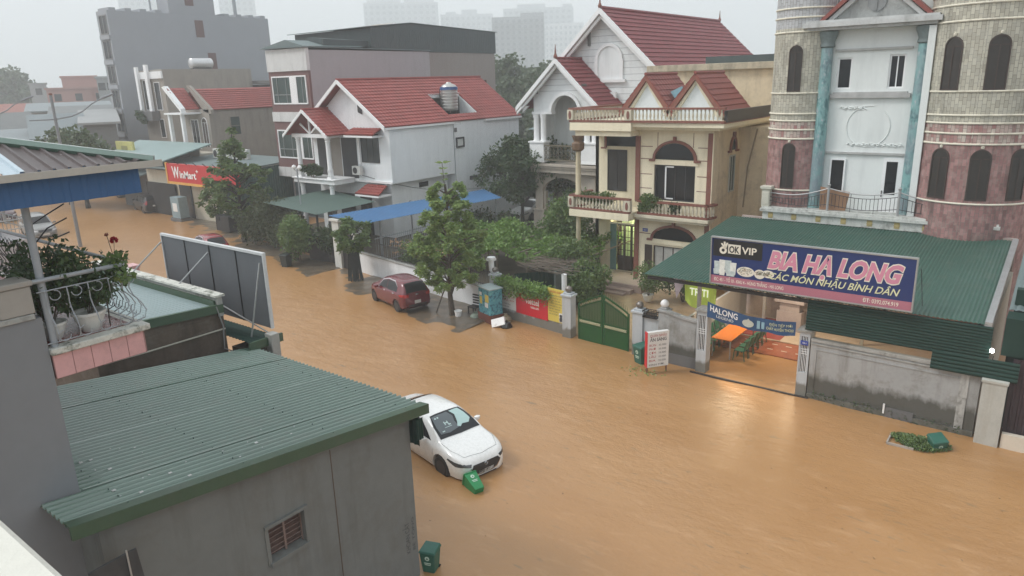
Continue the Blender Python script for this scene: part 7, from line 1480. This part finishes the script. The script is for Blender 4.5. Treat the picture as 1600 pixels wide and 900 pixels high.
HEAD = R(-13); wc = car('parked_car', 'white saloon car standing in the brown flood beside the grey shed', 'car', sed, wpaint)
q = MB().lathe((0, 0, 0), [(.055, 0), (.06, .012), (.05, .02), (.042, .012), (.001, .006)], 18); em = build(q, 'emblem', chrome, wc, smooth=True); em.rotation_euler = (0, PI/2, 0); em.location = (2.325, 0, .56)
q = MB(); q.tube([(2.345, -.035, .575), (2.35, 0, .55), (2.345, .035, .575)], .007, 5); build(q, 'emblem_wing', chrome, wc)
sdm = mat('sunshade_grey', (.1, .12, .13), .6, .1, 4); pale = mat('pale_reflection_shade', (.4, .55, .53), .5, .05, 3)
# folding sun shades behind the glass, seen as printed cloth
def on_glass(poly, m_, nm, off): return CARPROJ(poly, 'z', 1, nm, m_, off)
on_glass([(.42, -.5), (.42, .02), (.62, .1), (.8, .04), (1.02, .06), (1.08, -.3), (1.04, -.58), (.8, -.58)], sdm, 'sunshade', .014)
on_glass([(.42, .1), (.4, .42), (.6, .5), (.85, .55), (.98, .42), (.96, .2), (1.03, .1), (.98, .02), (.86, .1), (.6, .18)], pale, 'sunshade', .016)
tc = mat('shade_print', (.5, .62, .6), .5)
for a, b, c_, d in ((.72, -.2, .84, -.17), (.72, -.3, .84, -.27), (.76, -.27, .79, -.2), (.83, -.2, .87, -.12), (.9, -.36, .915, -.12), (.5, -.46, .55, -.41), (.5, -.38, .55, -.33), (.98, -.5, 1.01, -.42)): CARPROJ([(a, b), (c_, b), (c_, d), (a, d)], 'z', 1, 'print', tc, .019, cuts=1)
wc.location = (-13.93, 14.05, -.17); wc.rotation_euler[2] = HEAD
# --- red hatchback
hat = dict(L=3.77, W=1.66, wr=.3, spokes=8,
  top=[(-1.88, .85), (-1.84, 1.0), (-1.72, 1.22), (-1.5, 1.42), (-1.2, 1.485), (-.6, 1.505), (-.1, 1.49), (.25, 1.43), (.6, 1.27), (1.0, 1.05), (1.2, .99), (1.5, .9), (1.72, .78), (1.88, .55)],
  belt=[(-1.88, .83), (-1.75, .98), (-1, .97), (0, .92), (1, .87), (1.5, .8), (1.88, .5)],
  wid=[(-1.88, .8), (-1.8, .9), (-1.5, .98), (-.5, 1), (.8, 1), (1.3, .97), (1.65, .87), (1.8, .72), (1.88, .55)],
  roofw=[(-1.88, .68), (-1.6, .68), (-1, .68), (0, .7), (.6, .76), (1.1, .8), (1.5, .74), (1.88, .5)],
  low=[(-1.88, .35), (-1.7, .22), (1.6, .2), (1.88, .3)], wheels=(-1.19, 1.19), mirror=(.62, .95),
  glass=dict(side={'a': [(.62, .96), (.28, 1.28), (-.18, 1.4), (-.2, .98)], 'b': [(-.26, .98), (-.25, 1.4), (-.85, 1.4), (-1.22, 1.2), (-1.22, 1.0)]}, front=[(.3, -.5), (.3, .5), (1.0, .6), (1.0, -.6)], rear=[(-1.84, -.55), (-1.84, .55), (-1.52, .5), (-1.52, -.5)]),
  trim=[('tail_lamp', 'x', -1, [(-.78, .98), (-.45, .92), (-.48, .8), (-.78, .82)], tailm), ('tail_lamp', 'x', -1, [(.78, .98), (.45, .92), (.48, .8), (.78, .82)], tailm), ('tail_lamp_side', 'y', -1, [(-1.8, .96), (-1.5, .92), (-1.55, .85), (-1.8, .84)], tailm), ('tail_lamp_side', 'y', 1, [(-1.8, .96), (-1.5, .92), (-1.55, .85), (-1.8, .84)], tailm),
        ('number_plate', 'x', -1, [(-.17, .62), (.17, .62), (.17, .46), (-.17, .46)], platem), ('bumper_insert', 'x', -1, [(-.5, .44), (.5, .44), (.45, .32), (-.45, .32)], darkmetal), ('badge', 'x', -1, [(-.08, .93), (.08, .93), (.08, .88), (-.08, .88)], chrome),
        ('window_trim', 'y', 1, [(.62, .99), (.28, 1.31), (-.2, 1.43), (-.85, 1.42), (-1.22, 1.22), (-1.2, 1.25), (-.85, 1.455), (-.2, 1.46), (.3, 1.35)], chrome), ('window_trim', 'y', -1, [(.62, .99), (.28, 1.31), (-.2, 1.43), (-.85, 1.42), (-1.22, 1.22), (-1.2, 1.25), (-.85, 1.455), (-.2, 1.46), (.3, 1.35)], chrome),
        ('door_handle', 'y', 1, [(-.1, .9), (.04, .9), (.04, .85), (-.1, .85)], chrome), ('door_handle', 'y', 1, [(-1.0, .92), (-.86, .92), (-.86, .87), (-1.0, .87)], chrome)],
  seams=[('y', [(-.22, .95), (-.24, .3)], 1), ('y', [(.7, .9), (.75, .3)], 1)])
rpaint = cpaint('dark_red_car_paint', (.13, .008, .018)); rc = car('parked_car', 'dark red hatchback parked on the wet verge by the white garden wall', 'car', hat, rpaint); rc.location = (-25.7, 23.75, -.02); rc.rotation_euler[2] = R(164)
rc2 = car('parked_car', 'red car roof showing just above the top of the dark billboard', 'car', hat, cpaint('faded_red_paint', (.22, .02, .03)), detail=False); rc2.location = (-45.3, 25.0, -.2); rc2.rotation_euler[2] = R(168)
# --- black people carrier, silver pickup
suv = dict(L=4.7, W=1.8, wr=.36,
  top=[(-2.35, .9), (-2.32, 1.2), (-2.2, 1.55), (-2.0, 1.7), (-1.2, 1.76), (0, 1.76), (.5, 1.68), (.85, 1.45), (1.2, 1.2), (1.4, 1.1), (1.9, 1.02), (2.2, .9), (2.35, .6)],
  belt=[(-2.35, .9), (-2.2, 1.05), (0, 1.02), (1.2, .98), (1.9, .9), (2.35, .55)], wid=[(-2.35, .86), (-2.2, .95), (-1.5, 1), (1.4, 1), (1.9, .95), (2.2, .85), (2.35, .7)],
  roofw=[(-2.35, .74), (-1.5, .74), (0, .74), (.6, .76), (1.2, .84), (1.9, .8), (2.35, .6)], low=[(-2.35, .4), (-2.1, .28), (2, .28), (2.35, .35)], wheels=(-1.4, 1.4), mirror=(.95, 1.15),
  glass=dict(side={'a': [(.95, 1.06), (.55, 1.5), (-.1, 1.62), (-.1, 1.08)], 'b': [(-.16, 1.08), (-.16, 1.62), (-1.2, 1.62), (-1.2, 1.1)], 'c': [(-1.27, 1.1), (-1.27, 1.62), (-2.0, 1.55), (-2.1, 1.12)]}, front=[(.58, -.55), (.58, .55), (1.22, .68), (1.22, -.68)], rear=[(-2.3, -.6), (-2.3, .6), (-2.1, .55), (-2.1, -.55)]),
  trim=[('tail_lamp', 'x', -1, [(-.85, 1.3), (-.6, 1.25), (-.65, .95), (-.85, .95)], tailm), ('tail_lamp', 'x', -1, [(.85, 1.3), (.6, 1.25), (.65, .95), (.85, .95)], tailm), ('number_plate', 'x', -1, [(-.22, .9), (.22, .9), (.22, .76), (-.22, .76)], platem),
        ('headlight', 'x', 1, [(-.82, .86), (-.5, .82), (-.5, .72), (-.8, .74)], ledm), ('headlight', 'x', 1, [(.82, .86), (.5, .82), (.5, .72), (.8, .74)], ledm), ('grille', 'x', 1, [(-.45, .84), (.45, .84), (.4, .66), (-.4, .66)], darkmetal), ('number_plate', 'x', 1, [(-.25, .56), (.25, .56), (.25, .44), (-.25, .44)], platem)])
bc = car('parked_car', 'black people carrier seen from behind near the red shop sign', 'car', suv, cpaint('black_car_paint', (.015, .013, .015), .3), detail=False); bc.location = (-67.3, 31.9, -.15); bc.rotation_euler[2] = R(168)
sv = car('parked_car', 'silver car with its front toward the camera behind the balcony roses', 'car', suv, cpaint('silver_car_paint', (.22, .225, .22), .3), detail=False); sv.location = (-63.8, 21.4, -.2); sv.rotation_euler[2] = R(-8)
s3 = car('parked_car', 'dark car half hidden behind the grey roof post', 'car', suv, cpaint('maroon_car_paint', (.08, .03, .035), .3), detail=False); s3.location = (-75, 22.5, -.2); s3.rotation_euler[2] = R(-8)
s4 = car('parked_car', 'white car parked under trees beside the villa columns', 'car', sed, wpaint, detail=False); s4.location = (-33.0, 45.5, .1); s4.rotation_euler[2] = R(-95)
s5 = car('parked_car', 'dark car parked farthest down the flooded street', 'car', suv, cpaint('dark_grey_car_paint', (.03, .03, .035), .3), detail=False); s5.location = (-80, 35.5, -.2); s5.rotation_euler[2] = R(165)

# ================================================================ BINS, CABINETS, LITTER
WX, WY = gz(1438, 694).x, gz(1438, 694).y
def bin_(label, m, loc, rz=0, tilt=(0, 0), s=1.0, lidm=None, mark=None):
    t = thing('wheelie_bin', label, 'bin', (0, 0, 0)); q = MB(); b0, b1, h = .2, .27, .8
    q.hexa([(-b0, -b0, 0), (b0, -b0, 0), (b0, b0, 0), (-b0, b0, 0), (-b1, -b1, h), (b1, -b1, h), (b1, b1, h), (-b1, b1, h)]); build(q, 'body', m, t, bevel=.025)
    q = MB().hexa([(-b1-.03, -b1-.03, h+.002), (b1+.03, -b1-.03, h+.002), (b1+.03, b1+.03, h+.002), (-b1-.03, b1+.03, h+.002), (-b1, -b1, h+.07), (b1, -b1, h+.07), (b1-.02, b1, h+.12), (-b1+.02, b1, h+.12)]); l_ = build(q, 'lid', lidm or m, t, bevel=.015); build(MB().tube([(-.2, b1+.05, h+.03), (.2, b1+.05, h+.03)], .018, 6), 'handle', m, l_)
    for sx in (-1, 1): build(MB().tube([(sx*.2, .2, .06), (sx*.24, .2, .06)], .07, 12), 'wheel', tyrem, t)
    F = Fr((0, -.236, .4), (1, 0, 0), (0, -.087, 1)); 
    if mark: q = MB().prism(F, [(.08*math.cos(2*PI*k/16), .22+.08*math.sin(2*PI*k/16)) for k in range(16)], .004, .012); q.fbox(F, -.12, .12, .02, .05, .004, .012).fbox(F, -.1, .1, -.04, -.015, .004, .012); build(q, 'emblem', mark, t); q = MB().prism(F, [(-.045, .19), (.045, .19), (0, .27)], .012, .015); build(q, 'symbol', m, t)
    t.location = loc; t.rotation_euler = (tilt[0], tilt[1], rz); t.scale = (s, s, s); ORG[t.name] = Vector((0, 0, 0)); return t
gb = mat('bin_green', (.01, .2, .06), .45, .15, 4); gb2 = mat('bin_teal', (.015, .1, .07), .5, .15, 4); mk = mat('bin_print', (.5, .62, .52), .6)
bin_('bright green wheelie bin tipped over in the water at the white car', gb, (-11.25, 12.72, .03), rz=R(70), tilt=(R(-72), R(0)), s=.68, mark=mk)
bin_('teal green wheelie bin standing at the corner of the grey shed', gb2, (-10.15, 9.72, -.05), rz=R(20), s=.68, mark=mk)
bin_('small green bin with pale lid label behind the pavement sign', gb2, (-12.0, 23.3, -.12), rz=R(-25), s=.95, mark=mk)
bin_('dark green bin floating among hyacinth leaves', gb2, (WX+.42, WY+.12, -.3), rz=R(35), tilt=(R(10), R(-8)), s=.75, mark=mk)
bin_('dark bin under the round roadside bush', mat('bin_dark', (.02, .03, .028), .6), (-37.3, 25.4, -.1), rz=R(10), s=1.0)
q = MB()
for k in range(2000):
    a = rng.uniform(0, 2*PI); r = math.sqrt(rng.random())*(1+.12*math.sin(3*a)); x, y = WX+.72*r*math.cos(a), WY+.42*r*math.sin(a); q.leaf(Vector((x, y, .01+.06*rng.random())), rdir(-.1, .7), .09, .035)
tag(build(q, 'floating_weeds', leafC, None, fix=False, kind='stuff'), 'raft of green floating weeds around the dark bin')
build(MB().box(WX-.8, WX-.1, WY-.5, WY-.46, -.02, .05).box(WX-.82, WX-.78, WY-.46, WY+.25, -.02, .05), 'pallet_frame', mat('grey_wood', (.35, .32, .28), .8, .2, 4), label='thin grey wooden frame edging the raft of floating weeds', cat='frame')
fd = thing('utility_cabinet', 'blue painted utility cabinet with leaf pattern on a brick plinth', 'cabinet', (-20.2, 24.1, 0)); ft = NT('cabinet_blue_print'); c_ = ft.mix(ft.ramp(ft.noise(ft.pos(), 9, 4), .52, .56), (.09, .33, .4), (.03, .13, .19)); c_ = ft.mix(ft.ramp(ft.noise(ft.pos(), 5, 2), .62, .64), c_, (.16, .42, .42)); ft.l(c_, ft.b.inputs['Base Color']); ft.b.inputs['Roughness'].default_value = .45
F, L = frame_between((-20.75, 23.95), (-19.72, 23.62)); F.n = F.u.cross(F.v)
build(MB().fbox(F, 0, L, -.2, .36, -.75, 0), 'plinth', mat('brick_red_plinth', (.16, .05, .035), .8, .2, 4, grime=.3), fd, bevel=.01); cb = build(MB().fbox(F, .06, L-.06, .362, 1.55, -.7, -.04), 'body', ft.m, fd, bevel=.012); build(MB().fbox(F, .02, L-.02, 1.552, 1.6, -.74, 0), 'top', mat('cabinet_top', (.35, .42, .42), .5), fd)
build(MB().fbox(F, .15, .36, .8, 1.15, -.038, -.034).fbox(F, .6, .9, .95, 1.3, -.038, -.034), 'poster', sgy, fd); build(MB().fbox(F, .58, .85, .7, .92, -.038, -.034).fbox(F, .13, .34, 1.2, 1.35, -.038, -.034), 'notice', sgw, fd)
fd2 = thing('utility_cabinet', 'grey blue cabinet standing in the water below the red sign', 'cabinet', (-59.2, 30.4, 0)); build(MB().box(-59.8, -58.5, 30.2, 31.0, .25, 2.0), 'body', mat('cabinet_grey_blue', (.22, .3, .33), .5, .15, 2), fd2, bevel=.02); build(MB().box(-60, -58.3, 30.1, 31.1, -.2, .248), 'plinth', darkgrey, fd2); build(MB().fbox(FY(30.2), -59.5, -58.8, .8, 1.5, .0, .02), 'notice', sgw, fd2)
tub = thing('bucket', 'white plastic bucket on the verge under the street tree', 'bucket', (-21.7, 23.65, 0)); build(MB().lathe((-21.7, 23.65, -.02), [(.001, 0), (.13, 0), (.17, .32), (.19, .33), (.17, .34), (.15, .3), (.12, .02), (.001, .02)], 18), 'body', whiteclean, tub, smooth=True)
cr = thing('chair', 'black plastic chair dumped against the white wall by the cabinet', 'chair', (-21.3, 24.4, 0)); build(MB().box(-21.6, -21.1, 24.2, 24.6, .35, .4), 'seat', darkmetal, cr); q = MB(); 
for k in range(4): q.box(-21.6, -21.1, 24.6, 24.64, .45+k*.13, .52+k*.13)
build(q, 'backrest', darkmetal, cr)
for x in (-21.57, -21.13):
    for y in (24.23, 24.57): build(MB().box(x-.02, x+.02, y-.02, y+.02, -.05, .349), 'leg', darkmetal, cr)
def bag(label, c, m, s=.3):
    q = MB(); q.lathe(c, [(.001, 0), (s, s*.1), (s*1.05, s*.5), (s*.7, s), (s*.2, s*1.15), (s*.3, s*1.4), (.001, s*1.35)], 14)
    for v in q.v: v += Vector((rng.uniform(-1, 1), rng.uniform(-1, 1), rng.uniform(-.5, .5)))*s*.12
    return build(q, 'rubbish_bag', m, label=label, cat='bag', smooth=True)
bag('black rubbish bag lying in the water right of the cabinet', (-18.95, 23.75, -.08), mat('black_bag', (.012, .012, .014), .3), .26); bag('mixed pale and green rubbish bag left of the blue cabinet', (-20.95, 24.0, -.05), mat('mixed_bag', (.2, .25, .2), .5, .6, 8), .24); bag('tan sack leaning on the wall right of the cabinet', (-19.45, 24.35, 0), mat('tan_sack', (.28, .24, .16), .7, .4, 8), .26)
o = build(MB().box(-19.5, -18.85, 23.45, 23.6, .05, .42).box(-19.35, -19.25, 23.43, 23.449, .12, .24), 'foam_box', whiteclean, label='white foam box tilted among rubbish right of the blue cabinet', cat='box', bevel=.01); o.rotation_euler = (R(-30), R(-18), R(20))
# floating twigs and leaves, small scraps riding on the flood
q = MB()
for k in range(70):
    y = rng.uniform(9.8, 23); x = rng.uniform(-22, 1); 
    if -16.2 < x < -11 and 12.5 < y < 16: continue
    q.leaf(Vector((x, y, wz(x, y)+.004)), Vector((rng.uniform(-1, 1), rng.uniform(-1, 1), .02)), rng.uniform(.04, .1), rng.uniform(.006, .016))
tag(build(q, 'floating_debris', mat('sodden_twigs', (.1, .075, .04), .8, .4, 5), None, fix=False, kind='stuff'), 'scattered twigs and leaves drifting on the brown water')
q = MB()
for k in range(70): a = rng.gauss(0, 1); x, y = -11.6+.45*a, 22.5+.25*rng.gauss(0, 1); q.leaf(Vector((x, y, .02)), rdir(-.05, .25), .09, .03)
tag(build(q, 'floating_leaves', leafA, None, fix=False, kind='stuff'), 'loose green leaves floating around the pavement sign')

# street lamps
def lamp_post(label, x, y, h, rz=0, reach=3.1):
    t = thing('street_lamp', label, 'street lamp', (0, 0, 0)); build(MB().tube([(0, 0, -.3), (0, 0, h)], [.13, .09], 10), 'pole', mat('lamp_pole_grey', (.22, .23, .24), .5, .1, 3) if not bpy.data.materials.get('lamp_pole_grey') else bpy.data.materials['lamp_pole_grey'], t, smooth=True)
    build(MB().tube([(0, 0, h+.0), (0, 0, h+.12)], [.12, .1], 10), 'cap', redtrim, t); z = h-1.6
    build(MB().tube([(0, -1.6, z+.0), (0, 0, z), (0, reach*.35, z+.15), (0, reach*.6, z+.45), (0, reach*.8, z+.9), (0, reach, z+1.2)], [.04, .05, .05, .05, .045, .04], 6), 'arm', bpy.data.materials['lamp_pole_grey'], t, smooth=True)
    q = MB().tube([(0, reach, z+1.2), (0, reach+.4, z+1.36), (0, reach+1.0, z+1.55)], [.05, .1, .06], 8); build(q, 'lamp_head', bpy.data.materials['lamp_pole_grey'], t, smooth=True); t.location = (x, y, 0); t.rotation_euler[2] = rz; return t
lamp_post('grey street lamp with curved arm rising past the blue edged roof', -55.7, 21.1, 10.5)
lb = dist_at(-30, 176, 75); lamp_post('second street lamp reaching in from the left edge of the view', lb.x, lb.y, 10.5)
wq = MB(); 
for k in range(3): wq.tube([(-18+i*.0, 3.0, 8.4+.1*k) for i in range(2)], .01, 4) if False else None

# ================================================================ TREES AND PLANTS
tree('street_tree', 'tall fresh green street tree beside the dark red hatchback', (-22.1, 23.7, 0), 7.0, .13, [(1.5, 1.0), (2.0, 1.75), (3.2, 1.7), (4.4, 1.35), (5.6, .85), (6.2, .45)], 170, 210, .17, .034, leafA, bark, crad=.32, whorl=True, limbs=60, stake=[(-.9, -.2)], trunk_top=.88, lobes=.15)
tq = thing('tree_shoot', 'lone shoot rising above the crown of the tall street tree', 'shoot', (-22.2, 23.7, 6.0)); q = MB().tube([(-22.15, 23.7, 5.6), (-22.25, 23.7, 7.15)], [.03, .012], 5); build(q, 'stem', bark, tq); q = MB()
for z in (6.35, 6.6, 6.85, 7.1):
    for k in range(9): a = rng.uniform(0, 6.28); q.leaf(Vector((-22.2, 23.7, z)), Vector((math.cos(a), math.sin(a), .15)), .24 if z < 7 else .42, .045)
build(q, 'foliage', leafA, tq, fix=False)
# second tree, trunk wrapped in dark netting
t2 = tree('street_tree', 'small street tree with trunk wrapped in dark netting', (-31.2, 25.6, 0), 3.7, .09, [(1.7, .6), (2.2, 1.25), (3.0, 1.0), (3.5, .5)], 46, 75, .22, .05, leafC, barkdark, crad=.34, whorl=True, limbs=20)
q = MB(); c = Vector((-31.1, 25.55, 0)); n = 36
for k in range(n): a = 2*PI*k/n; r0_, r1_ = .42+.08*math.sin(k*2.3), .3+.05*math.sin(k*1.7); q.tube([c+Vector((r0_*math.cos(a), r0_*.8*math.sin(a), -.1)), c+Vector((r1_*math.cos(a), r1_*.8*math.sin(a), 1.3)), c+Vector((.2*math.cos(a), .2*math.sin(a), 2.1))], .035, 4, False)
build(q, 'netting', mat('dark_netting', (.03, .038, .036), .8, .4, 8), t2, fix=False)
bush('round_bush', 'rounded green bush overhanging the water left of the white gate pillar', (-37.7, 26.5, .1), 1.6, 1.3, 2.9, 5500, .2, .06, leafC, lump=16, droop=.4)
bush('dark_shrub', 'dark shrub between the rounded bush and the white gate pillar', (-35.4, 27.3, .1), 1.0, .9, 2.0, 2200, .16, .05, leafB, lump=8)
bush('clipped_hedge', 'tall dull green hedge mass left of the grey green canopy', (-43.3, 28.4, 0), 2.3, 1.6, 3.6, 8500, .17, .05, leafH, lump=22); bush('clipped_hedge', 'dense hedge below the dark canopy edge', (-40.3, 28.4, 0), 2.0, 1.3, 2.6, 5200, .17, .05, leafH, lump=16)
bush('clipped_hedge', 'hedge end at the roadside next to the bare tree trunk', (-46.5, 29.6, 0), 1.6, 1.5, 2.4, 3200, .18, .05, leafB, lump=10)
tree('street_tree', 'tall layered tree partly covering the red supermarket sign', (-46.1, 28.2, 0), 8.0, .16, [(2.0, .5), (3.2, 1.9), (4.8, 1.9), (6.2, 1.0), (7.9, .45)], 85, 60, .3, .08, leafC, barkdark, crad=.5, whorl=True, limbs=50, lobes=.3)
tree('street_tree', 'slender tree in front of the cream shop wall', (-52.2, 29.8, 0), 4.2, .09, [(1.2, .5), (2.2, 1.1), (3.2, 1.0), (4.0, .5)], 36, 50, .28, .08, leafC, barkdark, crad=.45, whorl=True, limbs=24)
bush('dark_shrub', 'dark shrub at the water edge below the slender tree', (-50.3, 30.3, 0), 1.5, 1.0, 1.7, 1800, .2, .06, leafB, lump=8)
build(MB().box(-51.6, -49.9, 29.4, 30.2, .1, 1.3).box(-51.5, -51.1, 29.35, 29.4, .9, 1.2), 'covered_motorbike', mat('black_cover', (.02, .022, .024), .6, .3, 3), label='dark covered bulk by the shop wall under the trees', cat='cover', bevel=.2)
tree('garden_tree', 'dark spreading tree growing beside the white house wall', (-32.0, 42.5, .1), 6.6, .14, [(2.2, 1.2), (3.2, 2.7), (4.6, 2.6), (5.6, 1.7), (6.4, .8)], 130, 75, .26, .075, leafB, barkdark, crad=.55, limbs=70, lobes=.35)
tree('garden_tree', 'second dark tree in front of the villa annexe', (-30.0, 44.0, .1), 5.8, .12, [(2.6, 1.0), (3.6, 2.1), (5.0, 2.0), (6.0, .9)], 70, 70, .26, .075, leafB, barkdark, crad=.55, limbs=40, lobes=.35)
bush('garden_shrub', 'dark shrubs under the spreading tree by the blue carport', (-31.2, 36.5, .1), 1.5, 3.0, 1.9, 4200, .18, .055, leafB, lump=14)
bush('garden_shrub', 'shrubs with pinkish blooms behind the white garden wall', (-27.9, 27.6, .1), 2.2, .8, 1.9, 3600, .15, .05, leafC, lump=12)
q = MB()
for k in range(70): c = Vector((rng.uniform(-30, -26), rng.uniform(27, 28), rng.uniform(1.4, 2.1))); clump(q, c, .07, 6, .09, .04)
tag(build(q, 'blossom', mat('peach_bloom', (.5, .33, .22), .7, .3, 5), None, fix=False, kind='stuff'), 'small peach blooms scattered in the garden shrubs')
# vine pergola
pg = thing('pergola', 'low garden pergola buried in bright green vines', 'pergola', (-24, 31, .1)); q = MB()
for x in range(-28, -18, 2):
    for y in (29.5, 33.5): q.box(x-.05, x+.05, y-.05, y+.05, 0, 1.9)
for k in range(12): q.box(-28.5+k*.9, -28.44+k*.9, 29, 34.6, 1.9, 1.95)
build(q, 'frame', twig, pg); f = MB()
for k in range(15000):
    x = rng.uniform(-29, -19.2); y = rng.uniform(28.8, 35); z = 1.95+.25*math.sin(x*1.7+y)+.2*math.sin(y*2.3)+rng.gauss(0, .13); f.leaf(Vector((x, y, z)), rdir(-.3, .8), rng.uniform(.12, .24), rng.uniform(.05, .09))
build(f, 'vine', leafV, pg, fix=False)
q = MB()
for k in range(260): x = rng.uniform(-20.6, -18.4); y = rng.uniform(26.5, 29.3); a = rng.uniform(-.5, .5)+(PI/2 if rng.random() < .4 else 0); l_ = rng.uniform(.5, 1.4); z = 2.0+rng.uniform(-.1, .15); q.tube([(x, y, z), (x+l_*math.cos(a), y+l_*math.sin(a), z+rng.uniform(-.1, .1))], .012, 4, False)
tag(build(q, 'dry_branches', twig, None, fix=False), 'tangle of dry grey twigs on a trellis behind the sign wall', 'brushwood')
build(MB().sheet((-20.3, 26.2, .6), (-16.9, 28.6, .6), (-16.9, 28.6, 2.0), (-20.3, 26.2, 1.7), 26, .02), 'metal_fence', greendark, label='dark green corrugated fence panel under the dry twigs', cat='fence', fix=False)
build(MB().box(-18.3, -18.2, 26.6, 29.6, .1, 2.0), 'metal_fence', mat('grey_green_boards', (.1, .12, .11), .8, .3, 2, streak=.6), label='tall grey green board fence between vine garden and cream house', cat='fence'); build(MB().lathe((-17.6, 26.4, .1), [(.12, 0), (.12, 1.9)], 12), 'post', whitetrim, label='short white round post in front of the green fence panel', cat='post')
f = MB()
for k in range(4200):
    s_ = rng.random(); x = -20.1+3.1*s_; y = 24.55-.38*s_; o_ = rng.random(); f.leaf(Vector((x+rng.gauss(0, .1), y+rng.uniform(-.12, .5), 1.75+rng.gauss(0, .12)-o_*.55*(1-.5*s_)*(rng.random() < .45))), rdir(-.8, .5), .11, .04)
tag(build(f, 'creeper', leafV, None, fix=False), 'green creeper tumbling over the phone shop sign wall', 'creeper')
bush('garden_shrub', 'large leafy shrub in front of the cream house column', (-19.4, 29.6, .1), 1.7, 1.4, 2.9, 5200, .17, .055, leafC, lump=16); bush('garden_shrub', 'shrub between board fence and porch steps of the cream house', (-17.4, 28.0, .1), 1.3, 1.2, 2.0, 3600, .15, .05, leafC, lump=12)
tree('garden_tree', 'leafy tree beside the left corner of the cream house', (-21.9, 33.5, .1), 4.6, .09, [(1.4, 1.0), (2.6, 1.7), (3.8, 1.3), (4.4, .6)], 60, 70, .2, .06, leafC, bark, crad=.45, limbs=26)
pot('potted_plant', 'white pot of greenery on the balcony of the villa porch steps', (-25.4, 39.3, 2.2), 1.6, n=260, spread=.7, L=.2, h=.9)
pot('potted_plant', 'bushy shrub in white tub right of the cream house porch steps', (-15.3, 30.2, .1), 1.2, n=900, spread=.75, L=.13, h=1.3, fol=leafC)
bush('garden_shrub', 'dark plants along the yard wall beside the lilac cloth', (-13.9, 31.2, .1), 1.2, .7, 1.6, 3000, .15, .045, leafB, lump=10)
bush('terrace_plant', 'greenery spilling over the left first floor balustrade', (-19.2, 31.9, 4.1), 1.2, .3, .85, 1500, .13, .04, leafC, lump=9); bush('terrace_plant', 'climbing plant over the right first floor balustrade', (-16.3, 32.0, 3.95), .7, .25, .9, 1300, .13, .045, leafC, lump=7); bush('terrace_plant', 'small plant in the middle of the right balustrade', (-14.9, 32.1, 3.95), .5, .22, .8, 700, .12, .04, leafB, lump=5)
for i, (x, y, h_, r_) in enumerate(((dist_at(118, 220, 80).x, dist_at(118, 220, 80).y, 7.4, 2.4), (dist_at(92, 220, 84).x, dist_at(92, 220, 84).y, 7.0, 2.2))): tree('roadside_tree', ['hazy roadside tree left of the pale trees by the lamp', 'hazy roadside tree behind the tin roof hip'][i], (x, y, 0), h_, .2, [(2.5, r_*.6), (4, r_), (5.8, r_*.7), (h_, r_*.2)], 60, 50, .45, .16, leafF, barkdark, crad=.8, limbs=20)
q = dist_at(4, 130, 260); tree('far_tree', 'big misty tree at the far left skyline', (q.x, q.y, -.5), 19, .6, [(4, 5), (9, 9), (14, 8), (18, 3)], 110, 60, 1.1, .4, leafB, barkdark, crad=2.2, limbs=30)
for i, (a, D, H_) in enumerate(((795, 118, 14), (825, 112, 13), (850, 120, 13), (868, 105, 10))):
    q = dist_at(a, 150, D); tree('far_tree', ['leftmost hazy tree beside the taupe building', 'second hazy tree below the mist grey block', 'third hazy tree near the villa gable', 'small hazy tree tucked against the villa bargeboard'][i], (q.x, q.y, -.5), H_, .3, [(3, 2.5), (7, 4.2), (11, 3.6), (H_, 1.2)], 80, 55, .7, .25, leafF, barkdark, crad=1.4, limbs=20, group='hazy trees behind the villa')

# ================================================================ RAIN HAZE
hzb = MB().box(-1020, 62, -37, 1020, -1.7, 175); hzo = build(hzb, 'haze', whiteclean, kind='stuff'); hzo.data.materials.clear(); hm = bpy.data.materials.new('haze_volume'); hm.use_nodes = True; hn_ = hm.node_tree; hn_.nodes.clear()
ho = hn_.nodes.new('ShaderNodeOutputMaterial'); hv = hn_.nodes.new('ShaderNodeVolumePrincipled'); hv.inputs['Color'].default_value = (.97, .99, 1, 1); hv.inputs['Density'].default_value = .0015; hv.inputs['Anisotropy'].default_value = .0; hn_.links.new(hv.outputs[0], ho.inputs['Volume']); hzo.data.materials.append(hm)
hzo['label'] = 'grey rain haze filling the air over the town'
